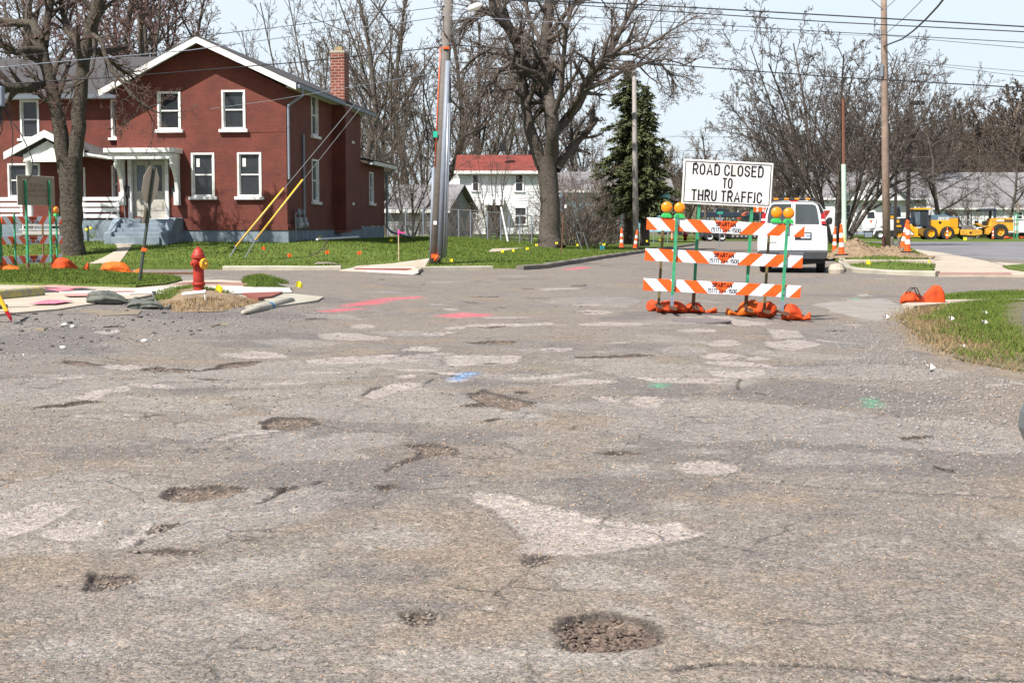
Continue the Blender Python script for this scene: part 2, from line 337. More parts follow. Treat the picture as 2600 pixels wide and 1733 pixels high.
def grassmat(name,g1,g2,dry,scale=1.2):
    m=bpy.data.materials.new(name); n,l,b=nodes(m); b.inputs['Roughness'].default_value=.85; b.inputs['Specular IOR Level'].default_value=.2
    t=n.new('ShaderNodeTexCoord'); z=n.new('ShaderNodeTexNoise'); z.inputs['Scale'].default_value=scale; z.inputs['Detail'].default_value=10; z.inputs['Roughness'].default_value=.7
    l.new(t.outputs['Object'],z.inputs['Vector']); c=n.new('ShaderNodeValToRGB'); e=c.color_ramp.elements
    e[0].position=.3; g1,g2,dry=[[x*.82 for x in q_] for q_ in (g1,g2,dry)]; e[0].color=(*g1,1); e[1].position=.62; e[1].color=(*g2,1); q=e.new(.74); q.color=(*dry,1)
    l.new(z.outputs['Fac'],c.inputs[0])
    z2=n.new('ShaderNodeTexNoise'); z2.inputs['Scale'].default_value=scale*25; z2.inputs['Detail'].default_value=4; l.new(t.outputs['Object'],z2.inputs['Vector'])
    mr=n.new('ShaderNodeMapRange'); mr.inputs['From Min'].default_value=.3; mr.inputs['From Max'].default_value=.7; mr.inputs['To Min'].default_value=.55; mr.inputs['To Max'].default_value=1.35; l.new(z2.outputs['Fac'],mr.inputs['Value'])
    v=n.new('ShaderNodeVectorMath'); v.operation='SCALE'; l.new(c.outputs[0],v.inputs[0]); l.new(mr.outputs[0],v.inputs['Scale']); l.new(v.outputs[0],b.inputs['Base Color'])
    bp=n.new('ShaderNodeBump'); bp.inputs['Strength'].default_value=.7; bp.inputs['Distance'].default_value=.04; l.new(z2.outputs['Fac'],bp.inputs['Height']); l.new(bp.outputs[0],b.inputs['Normal']); return m
M['lawn']=grassmat('lawn_turf',(.075,.125,.02),(.145,.195,.036),(.27,.23,.11))
M['lawnd']=grassmat('lawn_dry',(.13,.13,.06),(.19,.17,.10),(.27,.22,.15),1.6)
M['blade']=grassmat('grass_blade',(.085,.145,.02),(.165,.225,.04),(.30,.27,.11),1.7)
M['dry']=grassmat('dead_grass',(.3,.2,.1),(.42,.3,.16),(.2,.12,.07),3)
M['field']=grassmat('far_field',(.10,.11,.04),(.16,.15,.06),(.24,.18,.1),.05)
# ---------------------------------------------------------------- the road: one fan-shaped relief sheet
O=1.1054
def opoly(pts): return [tuple(gh(u*O,v*O)[:2]) for u,v in pts]
def oell(u,v,rx,ry,n=12,rot=0):
    return opoly([(u+rx*math.cos(2*math.pi*k/n)*(1+.18*math.sin(3.1*k+u)),v+ry*math.sin(2*math.pi*k/n)*(1+.2*math.sin(2.3*k+v))) for k in range(n)])
LIGHT=[[(1080,1130),(1140,1128),(1200,1140),(1215,1152),(1290,1165),(1350,1185),(1460,1200),(1560,1200),(1612,1226),(1560,1240),(1440,1258),(1320,1275),(1240,1272),(1180,1268),(1205,1250),(1200,1225),(1170,1200),(1130,1165),(1080,1147)],
[(1540,1070),(1600,1055),(1680,1060),(1702,1075),(1650,1090),(1570,1085)],
[(-40,1185),(0,1172),(90,1150),(160,1145),(175,1155),(130,1185),(60,1215),(0,1230),(-40,1240)],
[(80,1215),(150,1190),(240,1190),(230,1215),(170,1235),(100,1225)],
[(240,1252),(290,1215),(340,1195),(352,1215),(320,1240),(260,1257)],
[(480,1007),(560,985),(620,979),(645,990),(560,1000),(500,1012)],
[(828,907),(870,886),(930,876),(978,880),(930,893),(860,914)],
[(158,913),(200,898),(290,887),(306,894),(240,906),(215,917)],
[(220,842),(300,836),(342,845),(290,852)],
[(1160,862),(1250,862),(1340,851),(1362,857),(1280,868),(1180,871)],
[(1440,861),(1520,866),(1640,866),(1682,870),(1620,881),(1500,876)],
[(1620,848),(1680,850),(1750,845),(1762,855),(1710,868),(1640,862)],
[(1350,905),(1440,910),(1420,923),(1370,917)],
[(1760,755),(1830,758),(1852,775),(1780,779)],[(1752,786),(1830,779),(1895,790),(1820,806),(1770,801)],
[(990,850),(1090,858),(1060,867),(1010,862)],[(1610,708),(1700,735),(1780,745),(1700,748),(1640,738)]]
MED=[[(1250,1310),(1330,1285),(1400,1290),(1500,1320),(1540,1340),(1520,1362),(1400,1347),(1290,1342)],
[(1380,1372),(1450,1380),(1510,1395),(1540,1430),(1480,1420),(1400,1395)],
[(545,1012),(640,992),(700,992),(712,1010),(640,1032),(560,1032)],
[(290,1342),(400,1300),(560,1270),(720,1265),(700,1302),(520,1340),(400,1372),(300,1362)],
[(1450,768),(1520,770),(1625,785),(1600,791),(1500,786)],
[(410,945),(470,935),(560,942),(520,952),(440,955)],
[(1560,1380),(1660,1420),(1760,1470),(1700,1490),(1580,1450)]]
LELL=[(1485,920,42,12),(1660,790,46,8),(1660,818,50,7),(1740,823,32,5),(1365,716,38,5),(830,748,30,4),(1045,752,25,4),(1015,812,28,3),(962,816,25,4),(940,824,22,4),(930,862,25,5),(672,1166,18,6),(1120,1390,14,4),(700,690,40,8),(1420,787,28,3),(1280,800,40,4),(1600,760,50,4)]
MELL=[(1445,1078,62,18),(1190,1013,52,8),(1600,1036,72,7),(1420,1026,60,5),(500,1425,160,32),(900,1230,120,30),(150,1480,130,30),(1570,805,62,9),(720,1130,90,12),(1050,1510,220,35),(1560,1160,60,14),(600,905,90,12),(1350,830,70,8),(880,960,60,8),(1900,1000,120,20),(1350,1500,150,30),(250,960,120,10)]
DARK=[[(1290,1160),(1350,1130),(1450,1125),(1520,1140),(1500,1165),(1400,1178),(1330,1175)],[(215,1275),(260,1258),(305,1270),(290,1280),(230,1283)],
[(985,1062),(1010,1035),(1046,1035),(1052,1054),(1010,1062)],[(205,1352),(250,1325),(310,1322),(312,1340),(260,1356)]]
SEAM=[[(1690,1102),(1900,1116),(2120,1133),(2240,1136),(2400,1150),(2400,1155),(2240,1141),(2100,1138),(1900,1121)],[(1560,1526),(1700,1520),(1900,1528),(2130,1543),(2400,1552),(2400,1562),(2130,1554),(1900,1537),(1700,1528)]]
DELL=[(670,972,62,10),(1360,935,62,18),(900,1390,180,22),(880,1310,150,25),(1330,1110,110,14),(420,1010,60,10),(700,1080,60,8),(1150,932,60,6),(1540,905,140,5),(350,890,120,8),(1120,880,120,6),(560,790,100,8),(1900,1185,60,6),(1480,720,60,6)]
POTH=[([(1262,1435),(1300,1402),(1380,1392),(1460,1412),(1520,1432),(1535,1470),(1490,1484),(1420,1492),(1330,1488),(1280,1470)],.05),
([(355,1134),(400,1114),(520,1113),(580,1122),(530,1136),(440,1150),(390,1147)],.05),
([(195,1350),(205,1315),(320,1310),(322,1328),(262,1352),(200,1358)],.04),
([(1195,1290),(1210,1270),(1290,1273),(1262,1290),(1215,1305)],.03),
([(915,1402),(960,1395),(1005,1405),(1000,1432),(945,1434)],.025),
([(590,970),(640,958),(728,963),(735,977),(670,990),(610,981)],.045),
([(930,1024),(1000,1018),(1045,1028),(1050,1048),(1000,1050),(955,1060),(890,1085),(880,1080),(960,1045)],.04),
([(1040,932),(1100,924),(1215,924),(1215,934),(1100,938)],.035),
([(1072,785),(1130,781),(1195,783),(1170,790),(1090,790)],.06),
([(1095,752),(1150,747),(1180,750),(1130,755)],.05),
([(330,848),(370,841),(390,848),(350,853)],.04),
([(340,1215),(355,1198),(415,1188),(410,1200),(370,1216)],.035),
([(300,1262),(390,1250),(475,1262),(430,1270),(340,1272)],.035),
([(610,1122),(660,1115),(700,1120),(650,1130)],.03),
([(860,1118),(900,1110),(925,1120),(880,1128)],.03),
([(1370,1042),(1440,1038),(1480,1046),(1400,1048)],.035),
([(2065,1002),(2140,997),(2142,1006),(2080,1010)],.03),
([(1095,972),(1120,962),(1160,960),(1120,972)],.03),
([(1300,988),(1322,980),(1320,990)],.03),
([(1060,682),(1150,679),(1140,684)],.05),
([(1300,656),(1350,653),(1345,658)],.05)]
CR=[[(1690,1103),(1800,1108),(1900,1118),(2010,1124),(2120,1135),(2240,1138),(2400,1152)],
[(1550,1528),(1640,1508),(1750,1512),(1900,1530),(2020,1535),(2130,1548),(2200,1545),(2400,1556)],
[(780,908),(830,905),(845,895),(880,885)],[(975,880),(1000,868),(1060,866),(1110,860),(1160,863)],[(1100,970),(1130,962),(1160,960)],
[(1240,854),(1300,850),(1340,856)],[(890,1085),(960,1088),(1050,1091),(1130,1090)],[(1046,1048),(1110,1053),(1180,1052)],[(740,879),(780,880),(815,884)],
[(318,1003),(350,1001),(388,1004)],[(720,968),(800,985),(900,990),(960,990)],[(400,1016),(520,1012),(640,1010)],[(1350,908),(1390,903),(1420,910)],
[(1510,840),(1560,838),(1600,842)],[(1620,900),(1740,905),(1870,925)],[(1700,868),(1690,885),(1700,895),(1760,905)],[(1800,880),(1860,888)],[(2030,935),(2090,938)],
[(590,1150),(660,1120),(720,1115),(740,1105)],[(340,1220),(320,1240)],[(205,1315),(190,1352)],


[(1190,770),(1240,774),(1300,770)],[(1330,750),(1420,760),(1500,757)],[(1400,735),(1450,738)],[(1000,700),(1100,692)],[(820,720),(900,712)],[(1300,700),(1380,690)],
[(600,640),(760,652),(900,648)],[(1000,660),(1110,664),(1200,660)],[(1240,640),(1400,648)],[(1420,690),(1500,680)],[(1900,640),(2040,660)],[(1850,725),(1950,722)],
[(2040,690),(2020,710),(2060,735)],[(2020,710),(1960,705),(1900,712)],[(1940,760),(2010,768)],[(0,960),(140,955),(300,965)],[(0,870),(60,866),(120,862)],[(100,1010),(200,1008)],
[(640,800),(760,806),(900,800)],[(1280,905),(1230,915),(1180,912)],[(200,1100),(330,1085),(480,1100)]]
PINK=[[(830,692),(880,685),(965,681),(972,684),(900,690),(850,694)],[(778,702),(840,692),(900,694),(860,700),(800,704)],[(728,714),(790,707),(850,708),(800,713),(750,716)],[(995,724),(1060,718),(1135,723),(1120,727),(1050,731)],[(1290,618),(1340,612),(1360,615),(1310,620)]]
BLUE=[[(1038,871),(1062,856),(1095,855),(1080,863),(1050,872)]]
GREEN=[[(1505,888),(1510,879),(1524,880),(1520,890)],[(1990,915),(2003,914),(2015,930),(2002,932),(1998,920)],[(1955,688),(1968,684),(1974,688),(1962,691)]]
GRAV=[[(-200,700),(200,690),(420,685),(700,700),(760,730),(640,760),(300,800),(0,850),(-200,850)],[(1900,740),(2060,740),(2140,850),(2400,880),(2400,1060),(2100,1010),(1950,880)]]
rng=np.random.default_rng(5)
Ys=[3.1]
while Ys[-1]<150:
    y=Ys[-1]; k=.0034 if y<11 else (.0045 if y<28 else (.007 if y<60 else .02)); Ys.append(y*(1+k))
Ys=np.array(Ys); NC=620
a=np.linspace(-1,1,NC)
GX=np.outer(Ys*.43+1.4,a); GY=np.repeat(Ys[:,None],NC,1)
def feat(polys,cap=.6,worlds=False):
    out=np.full(GX.shape,cap)
    for p in polys:
        p=np.array(p if worlds else opoly(p)); lo=p.min(0)-cap; hi=p.max(0)+cap
        r0=np.searchsorted(Ys,lo[1]); r1=np.searchsorted(Ys,hi[1])
        if r1<=r0: continue
        gx=GX[r0:r1]; gy=GY[r0:r1]; m=(gx>lo[0])&(gx<hi[0])
        if not m.any(): continue
        s=sdf_poly(gx[m],gy[m],p); sub=out[r0:r1]; sub[m]=np.minimum(sub[m],s)
    return out
def linef(lines,cap=.4):
    out=np.full(GX.shape,cap)
    for L in lines:
        p=np.array(opoly(L)); q=[p[0]]
        for i in range(len(p)-1):
            n=max(2,int(np.linalg.norm(p[i+1]-p[i])/.12))
            for t in np.linspace(0,1,n)[1:]: q.append(p[i]*(1-t)+p[i+1]*t)
        q=np.array(q); s=.05; q[:,0]+=s*2*fbm(q[:,0]*3,q[:,1]*3,3); q[:,1]+=s*4*fbm(q[:,0]*3,q[:,1]*3,9)
        r0=np.searchsorted(Ys,q[:,1].min()-cap); r1=np.searchsorted(Ys,q[:,1].max()+cap)
        gx=GX[r0:r1]; gy=GY[r0:r1]; m=(gx>q[:,0].min()-cap)&(gx<q[:,0].max()+cap)
        if not m.any(): continue
        px=gx[m];py=gy[m];d=np.full(px.shape,cap*cap)
        for i in range(len(q)-1):
            e=q[i+1]-q[i]; wx=px-q[i][0]; wy=py-q[i][1]; t=np.clip((wx*e[0]+wy*e[1])/(e@e+1e-9),0,1)
            d=np.minimum(d,(wx-t*e[0])**2+(wy-t*e[1])**2)
        sub=out[r0:r1]; sub[m]=np.minimum(sub[m],np.sqrt(d))
    return out
def rell(n,y0,y1,s0,s1,sq=1.0):
    res=[]
    for _ in range(n):
        Y=y0*(y1/y0)**rng.random(); X=(rng.random()*2-1)*.42*Y; s=s0+(s1-s0)*rng.random()**2
        th=rng.random()*6.28; ax=s*(1+rng.random()); ay=s*sq
        q=[]
        for k in range(11):
            t=2*math.pi*k/11; rr=1+.3*rng.normal()*.6; x=ax*rr*math.cos(t); y=ay*rr*math.sin(t)
            q.append((X+x*math.cos(th)-y*math.sin(th),Y+x*math.sin(th)+y*math.cos(th)))
        res.append(q)
    return res
fl=feat([opoly(p) for p in LIGHT]+[oell(*e) for e in LELL]+rell(65,12,50,.10,.45),worlds=True)
fm=feat([opoly(p) for p in MED]+[oell(*e) for e in MELL]+rell(60,6,50,.2,.9),worlds=True)
fd=feat([opoly(p) for p in DARK+SEAM]+[oell(*e) for e in DELL]+rell(95,7,60,.15,.8),worlds=True)
fc=linef(CR); fpk=feat(PINK); fbl=feat(BLUE); fgn=feat(GREEN); fgv=feat(GRAV,2.0)
DIRT=[[(2060,740),(2140,790),(2250,860),(2352,880),(2600,900),(2600,1060),(2352,1000),(2200,960),(2080,860)],[(1380,1350),(1560,1330),(1760,1430),(1900,1500),(1700,1500),(1500,1420)],[(-100,1240),(120,1240),(330,1270),(200,1340),(-100,1330)],[(2150,950),(2352,980),(2600,1040),(2600,1250),(2352,1150),(2250,1060)],[(1950,700),(2080,720),(2060,760),(1900,740)],[(900,1180),(1100,1180),(1230,1300),(1100,1400),(950,1330)]]
fdt=feat(DIRT,1.2)
Z=H(GX,GY)+.05*fbm(GX*.5,GY*.5,40,3)+.012*fbm(GX*3,GY*3,50,3)
pert=.09*fbm(GX*6,GY*6,77,4); rim=np.full(GX.shape,.6)
extra=[(p,.03+.03*rng.random()) for p in rell(44,10,45,.10,.35,.5)]
for p,dep in [(opoly(q),d) for q,d in POTH]+extra:
    s=feat([p],.5,True); s2=s+pert*np.clip(GY/12,1.05,1.3)
    Z-=dep*(.62 if dep>.03 else .8)*ss(0,.07,-s2); Z+=.006*ss(.25,0,s)*(s>0)
    rim=np.minimum(rim,s2)
inp=ss(0,.05,-rim); Z+=inp*.03*fbm(GX*14,GY*14,90,3)
Z-=.012*(1-ss(.0,.03,fc+pert*.15))*(GY<20)
Z-=.006*ss(0,.03,-(fm+pert))   # worn lower layer
Z-=.010*ss(0,.02,-(fl+pert))
nr=len(Ys); idx=np.arange(nr*NC).reshape(nr,NC)
q=np.stack([idx[:-1,:-1],idx[:-1,1:],idx[1:,1:],idx[1:,:-1]],-1).reshape(-1,4)
V=np.stack([GX,GY,Z],-1).reshape(-1,3)
def roadmat():
    m=bpy.data.materials.new('worn_asphalt'); n,l,b=nodes(m); b.inputs['Roughness'].default_value=.85; b.inputs['Specular IOR Level'].default_value=.25
    t=n.new('ShaderNodeTexCoord'); obj=t.outputs['Object']
    def nz(sc,det=6,ro=.6,sy=1):
        q=n.new('ShaderNodeTexNoise'); q.inputs['Scale'].default_value=sc; q.inputs['Detail'].default_value=det; q.inputs['Roughness'].default_value=ro
        if sy!=1:
            mp=n.new('ShaderNodeMapping'); mp.inputs['Scale'].default_value=(1,sy,1); l.new(obj,mp.inputs['Vector']); l.new(mp.outputs[0],q.inputs['Vector'])
        else: l.new(obj,q.inputs['Vector'])
        return q.outputs['Fac']
    def mt(op,a,c=None,d=None):
        q=n.new('ShaderNodeMath'); q.operation=op
        for i,vv in enumerate((a,c,d)):
            if vv is None: continue
            if isinstance(vv,(int,float)): q.inputs[i].default_value=vv
            else: l.new(vv,q.inputs[i])
        return q.outputs[0]
    def mr(v,a,c,d=0,e=1):
        q=n.new('ShaderNodeMapRange'); q.inputs['From Min'].default_value=a; q.inputs['From Max'].default_value=c; q.inputs['To Min'].default_value=d; q.inputs['To Max'].default_value=e
        l.new(v,q.inputs['Value']); return q.outputs[0]
    def mix(f,A,B,bt='MIX'):
        q=n.new('ShaderNodeMix'); q.data_type='RGBA'; q.blend_type=bt
        if isinstance(f,(int,float)): q.inputs['Factor'].default_value=f
        else: l.new(f,q.inputs['Factor'])
        for k,vv in (('A',A),('B',B)):
            if isinstance(vv,tuple): q.inputs[k].default_value=(*vv,1)
            else: l.new(vv,q.inputs[k])
        return q.outputs['Result']
    def attr(nm):
        q=n.new('ShaderNodeAttribute'); q.attribute_name=nm; s=n.new('ShaderNodeSeparateXYZ'); l.new(q.outputs['Vector'],s.inputs[0]); return s.outputs
    A=attr('fa');B=attr('fb');C=attr('fc');D=attr('fe')
    big=nz(.35,5); mid=nz(2.2,8,.7); fine=nz(16,6,.75); vf=nz(75,4,.8); pj=mt('MULTIPLY',mt('SUBTRACT',nz(7,8,.75),.5),.16)
    pjf=mt('MULTIPLY',mt('SUBTRACT',nz(28,6,.8),.5),.05)
    def mask(s,w=.012):
        return mr(mt('ADD',mt('ADD',s,pj),pjf),w,-w)
    col=mix(mr(mid,.3,.7),(.165,.149,.134),(.245,.226,.204))
    col=mix(mr(big,.42,.62),col,mix(mr(fine,.3,.7),(.19,.170,.145),(.27,.24,.20)))
    dirt=mt('MULTIPLY',mr(nz(.8,7,.65),.5,.66),.8); col=mix(dirt,col,(.25,.20,.148)); col=mix(mt('MULTIPLY',mr(mt('ADD',D[0],mt('MULTIPLY',pj,6)),.45,-.5),.75),col,mix(mr(fine,.35,.65),(.21,.16,.11),(.29,.235,.175)))
    gm=mr(mt('ADD',C[0],mt('MULTIPLY',pj,8)),.8,-.6); col=mix(mt('MULTIPLY',gm,.5),col,mix(mr(fine,.35,.65),(.14,.132,.128),(.26,.245,.23)))
    col=mix(mt('MULTIPLY',mask(A[2],.05),.6),col,(.145,.135,.13))
    lip=mt('MULTIPLY',mt('MULTIPLY',mr(mt('ABSOLUTE',mt('ADD',A[1],pj)),.05,0),mr(nz(1.3,3),.42,.6)),.45); col=mix(lip,col,(.10,.09,.082))
    col=mix(mt('MULTIPLY',mask(A[1],.05),mr(nz(1.7,6,.7),.3,.65,.25,.85)),col,mix(mr(fine,.3,.7),(.255,.238,.215),(.32,.30,.275)))
    lip=mt('MULTIPLY',mt('MULTIPLY',mr(mt('ABSOLUTE',mt('ADD',mt('ADD',A[0],pj),-.02)),.05,0),mr(nz(1.9,3),.4,.6)),.4); col=mix(lip,col,(.10,.09,.082))
    col=mix(mt('MULTIPLY',mask(A[0],.02),mr(nz(3.1,7,.7),.28,.62,.28,.9)),col,mix(mr(fine,.3,.7),(.33,.295,.27),(.46,.415,.385)))
    # alligator cracking where the surface is tired
    vo=n.new('ShaderNodeTexVoronoi'); vo.feature='DISTANCE_TO_EDGE'; vo.inputs['Scale'].default_value=1.25
    wv=n.new('ShaderNodeVectorMath'); wv.operation='ADD'; no=n.new('ShaderNodeTexNoise'); no.inputs['Scale'].default_value=3; no.inputs['Detail'].default_value=6
    l.new(obj,no.inputs['Vector']); sc=n.new('ShaderNodeVectorMath'); sc.operation='SCALE'; sc.inputs['Scale'].default_value=.35; l.new(no.outputs['Color'],sc.inputs[0])
    l.new(obj,wv.inputs[0]); l.new(sc.outputs[0],wv.inputs[1]); l.new(wv.outputs[0],vo.inputs['Vector'])
    ck=mt('MULTIPLY',mr(vo.outputs['Distance'],.018,.002),mr(nz(.9,4),.46,.58)); ck=mt('MULTIPLY',ck,.7)
    cm=mt('MAXIMUM',mr(mt('ADD',B[0],mt('MULTIPLY',pjf,.7)),.022,.004),ck)
    col=mix(mt('MULTIPLY',cm,.85),col,(.05,.045,.043))
    # pothole floor and broken edge
    pe=mr(mt('ADD',A[2],0),1,0) # unused
    ph=mr(mt('ADD',B[1],pjf),.012,-.012); col=mix(ph,col,mix(mr(mt('ADD',fine,mt('MULTIPLY',vf,.5)),.55,.95),(.07,.055,.045),(.24,.19,.15)))
    ring=mt('MULTIPLY',mr(mt('ABSOLUTE',mt('ADD',B[1],.02)),.035,.0),.8); col=mix(ring,col,(.05,.045,.042))
    # spray paint, speckled at its edges
    def paint(s,c,k=1):
        nonlocal col
        col=mix(mt('MULTIPLY',mt('MULTIPLY',mr(mt('ADD',mt('ADD',s,mt('MULTIPLY',pjf,3.4)),pj),.09,-.10),k),mr(mt('ADD',fine,mt('MULTIPLY',vf,.6)),.62,.9,.15,1)),col,c)
    paint(B[2],(.80,.09,.16),.68); paint(C[1],(.06,.28,.62),.9); paint(C[2],(.04,.5,.25),.85)
    # aggregate
    v1=n.new('ShaderNodeTexVoronoi'); v1.inputs['Scale'].default_value=130; v1.inputs['Randomness'].default_value=1; l.new(obj,v1.inputs['Vector'])
    s1=n.new('ShaderNodeSeparateColor'); l.new(v1.outputs['Color'],s1.inputs[0])
    v2=n.new('ShaderNodeTexVoronoi'); v2.inputs['Scale'].default_value=55; l.new(obj,v2.inputs['Vector'])
    s2=n.new('ShaderNodeSeparateColor'); l.new(v2.outputs['Color'],s2.inputs[0])
    v3=n.new('ShaderNodeTexVoronoi'); v3.inputs['Scale'].default_value=21; l.new(obj,v3.inputs['Vector'])
    s3=n.new('ShaderNodeSeparateColor'); l.new(v3.outputs['Color'],s3.inputs[0])
    k=mt('ADD',mr(s1.outputs[0],0,1,.63,1.33),mr(mt('POWER',s2.outputs[0],3),0,1,-.08,.3)); k=mt('ADD',k,mr(mt('POWER',s3.outputs[1],6),0,1,0,.3))
    k=mt('SUBTRACT',k,mt('MULTIPLY',mr(s3.outputs[0],.965,.975),mr(v3.outputs['Distance'],.35,.1,0,.5)))
    k=mt('SUBTRACT',k,mt('MULTIPLY',mr(v2.outputs['Distance'],.35,.75),.25))
    k=mt('MULTIPLY',k,mr(vf,.3,.7,.86,1.14))
    k=mt('MULTIPLY',k,.875); col=mix(1.0,col,(1.0,.978,.968),'MULTIPLY'); sca=n.new('ShaderNodeVectorMath'); sca.operation='SCALE'; l.new(col,sca.inputs[0]); l.new(k,sca.inputs['Scale']); col=sca.outputs[0]
    tint=mix(.06,(.5,.5,.5),v2.outputs['Color']); col=mix(.5,col,tint,'OVERLAY')
    l.new(col,b.inputs['Base Color'])
    hh=mt('ADD',mt('MULTIPLY',v1.outputs['Distance'],-.35),mt('ADD',mt('MULTIPLY',fine,.9),mt('MULTIPLY',v2.outputs['Distance'],-.5)))
    hh=mt('SUBTRACT',hh,mt('MULTIPLY',cm,1.2))
    bp=n.new('ShaderNodeBump'); bp.inputs['Strength'].default_value=.75; bp.inputs['Distance'].default_value=.007; l.new(hh,bp.inputs['Height']); l.new(bp.outputs[0],b.inputs['Normal'])
    return m
M['road']=roadmat(); M['dirtroad']=mk('trodden_dirt',(.235,.19,.14),.95,.2,7,bump=.6,bscale=40,c2=(.14,.115,.09),c2amt=.6,dist=.01)
fl_=lambda *a: np.stack(a,-1).reshape(-1,3)
road=mesh_np('road',V,q,M['road'],smooth=True,attrs={'fa':fl_(fl,fm,fd),'fb':fl_(fc,rim,fpk),'fc':fl_(fgv,fbl,fgn),'fe':fl_(fdt,fdt,fdt)})
tag(road,'worn grey asphalt intersection full of patches, cracks and potholes',kind='structure')
def flat(name,x0,x1,y0,y1,z,mat,label):
    o=mesh_np(name,[(x0,y0,z),(x1,y0,z),(x1,y1,z),(x0,y1,z)],[(0,1,2,3)],mat); return tag(o,label,kind='structure')
flat('ground',-2500,2500,-500,4500,-.60,M['field'],'far level ground of grass and scrub')
mroad=mk('plain_asphalt',(.20,.183,.166),.9,.12,1,bump=.3)
flat('road_verge',-70,90,-15,148,-.36,mroad,'asphalt continuing beyond the edges of the intersection')
# rubble in potholes and loose chippings
def ico():
    t=(1+5**.5)/2; v=np.array([(-1,t,0),(1,t,0),(-1,-t,0),(1,-t,0),(0,-1,t),(0,1,t),(0,-1,-t),(0,1,-t),(t,0,-1),(t,0,1),(-t,0,-1),(-t,0,1)],float); v/=np.linalg.norm(v[0])
    f=np.array([(0,11,5),(0,5,1),(0,1,7),(0,7,10),(0,10,11),(1,5,9),(5,11,4),(11,10,2),(10,7,6),(7,1,8),(3,9,4),(3,4,2),(3,2,6),(3,6,8),(3,8,9),(4,9,5),(2,4,11),(6,2,10),(8,6,7),(9,8,1)]); return v,f
IV,IF=ico()
def stones(name,P,S,mat,label,kind='stuff'):
    n=len(P); rs=rng.normal(size=(n,12))*.3+1; v=IV[None]*rs[:,:,None]
    A=rng.normal(size=(n,3,3)); Q,_=np.linalg.qr(A); v=np.einsum('nij,nkj->nki',Q,v)
    v=v*(np.asarray(S)[:,None,None])*np.array([1.2,1,.62]); v=v+np.asarray(P)[:,None,:]
    f=IF[None]+np.arange(n)[:,None,None]*12
    o=mesh_np(name,v.reshape(-1,3),f.reshape(-1,3),mat); return tag(o,label,'gravel' if kind!='structure' else None,kind=kind)
from mathutils.bvhtree import BVHTree
def Zat(x,y):
    x=np.asarray(x,float);y=np.asarray(y,float)
    r=np.clip(np.searchsorted(Ys,y)-1,0,nr-2); fy=(y-Ys[r])/(Ys[r+1]-Ys[r]); w_=Ys[r]*.43+1.4
    c=(x/w_+1)*.5*(NC-1); ci=np.clip(c.astype(int),0,NC-2); fx=np.clip(c-ci,0,1)
    return (Z[r,ci]*(1-fx)+Z[r,ci+1]*fx)*(1-fy)+(Z[r+1,ci]*(1-fx)+Z[r+1,ci+1]*fx)*fy
def inpoly(poly,n,marg=0):
    p=np.array(poly); out=[]
    while len(out)<n:
        x=rng.uniform(p[:,0].min(),p[:,0].max(),n); y=rng.uniform(p[:,1].min(),p[:,1].max(),n)
        m=sdf_poly(x,y,p)<-marg; out+=list(zip(x[m],y[m]))
    return np.array(out[:n])
mstone=mk('loose_stone',(.20,.17,.145),.9,.5,30,c2=(.07,.055,.045)); mstl=mk('pale_stone',(.42,.38,.33),.9,.3,60)
pp=inpoly(opoly(POTH[0][0]),2600,.03); my_=np.median(pp[:,1])
pp=pp[rng.random(len(pp))<np.clip(1.1-(pp[:,1]-my_+.15)*3.2,.12,1)]; S=.0016+.0125*rng.random(len(pp))**5
stones('rubble',np.c_[pp,Zat(pp[:,0],pp[:,1])+S*.35],S,mk('rubble_stone',(.12,.088,.068),.9,.6,45,c2=(.04,.029,.024),c2amt=.5),'brown broken rubble lying in the nearest pothole')
allp=[];alls=[]
for i,(pl,dep) in enumerate(POTH[1:13]):
    q_=inpoly(opoly(pl),60,.01); allp.append(q_); alls.append(.002+.008*rng.random(60)**3*(1 if i<4 else 1.5))
pp=np.concatenate(allp); S=np.concatenate(alls)
stones('gravel',np.c_[pp,Zat(pp[:,0],pp[:,1])+S*.3],S,mstone,'dark loose gravel in the shallow potholes')
n=15000; yy=3.9*(15/3.9)**rng.random(n); xx=(rng.random(n)*2-1)*.40*yy
S=(.0018+.0036*rng.random(n)**4)*np.clip(yy/6,.8,1.7)
stones('chippings',np.c_[xx,yy,Zat(xx,yy)+S*.3],S,mstl,'pale stone chippings scattered over the near asphalt')
n=14000; yy=3.9*(20/3.9)**rng.random(n); xx=(rng.random(n)*2-1)*.40*yy; S=(.0018+.0045*rng.random(n)**5)*np.clip(yy/6,.8,1.9)
stones('dark_chippings',np.c_[xx,yy,Zat(xx,yy)+S*.3],S,mstone,'dark stone chippings scattered over the near asphalt')
n=9000; yy=3.9*(13/3.9)**rng.random(n); xx=(rng.random(n)*2-1)*.40*yy; S=(.0018+.004*rng.random(n)**4)*np.clip(yy/6,.8,1.6)
stones('tan_chippings',np.c_[xx,yy,Zat(xx,yy)+S*.3],S,mk('tan_stone',(.34,.24,.16),.9,.5,60,c2=(.2,.12,.08)),'tan and rusty stone chippings scattered over the near asphalt')
gp=[inpoly(opoly(g),3000) for g in GRAV]; gp=np.concatenate(gp); gp=gp[np.abs(gp[:,0])<gp[:,1]*.42]; S=.004+.012*rng.random(len(gp))**3
stones('gravel',np.c_[gp,Zat(gp[:,0],gp[:,1])+S*.3],S,mk('grey_gravel',(.25,.235,.22),.9,.5,30,c2=(.1,.09,.085)),'loose grey gravel along the broken road edges')
cp_=inpoly(opoly([(-60,720),(180,715),(330,705),(480,715),(560,730),(400,790),(100,830),(-60,820)]),120); S=.008+.026*rng.random(120)**4
stones('asphalt_crumbs',np.c_[cp_,Zat(cp_[:,0],cp_[:,1])+S*.3],S,mk('asphalt_crumb',(.07,.065,.062),.9,.5,20,c2=(.03,.028,.027)),'dark asphalt crumbs strewn over the left gravel')
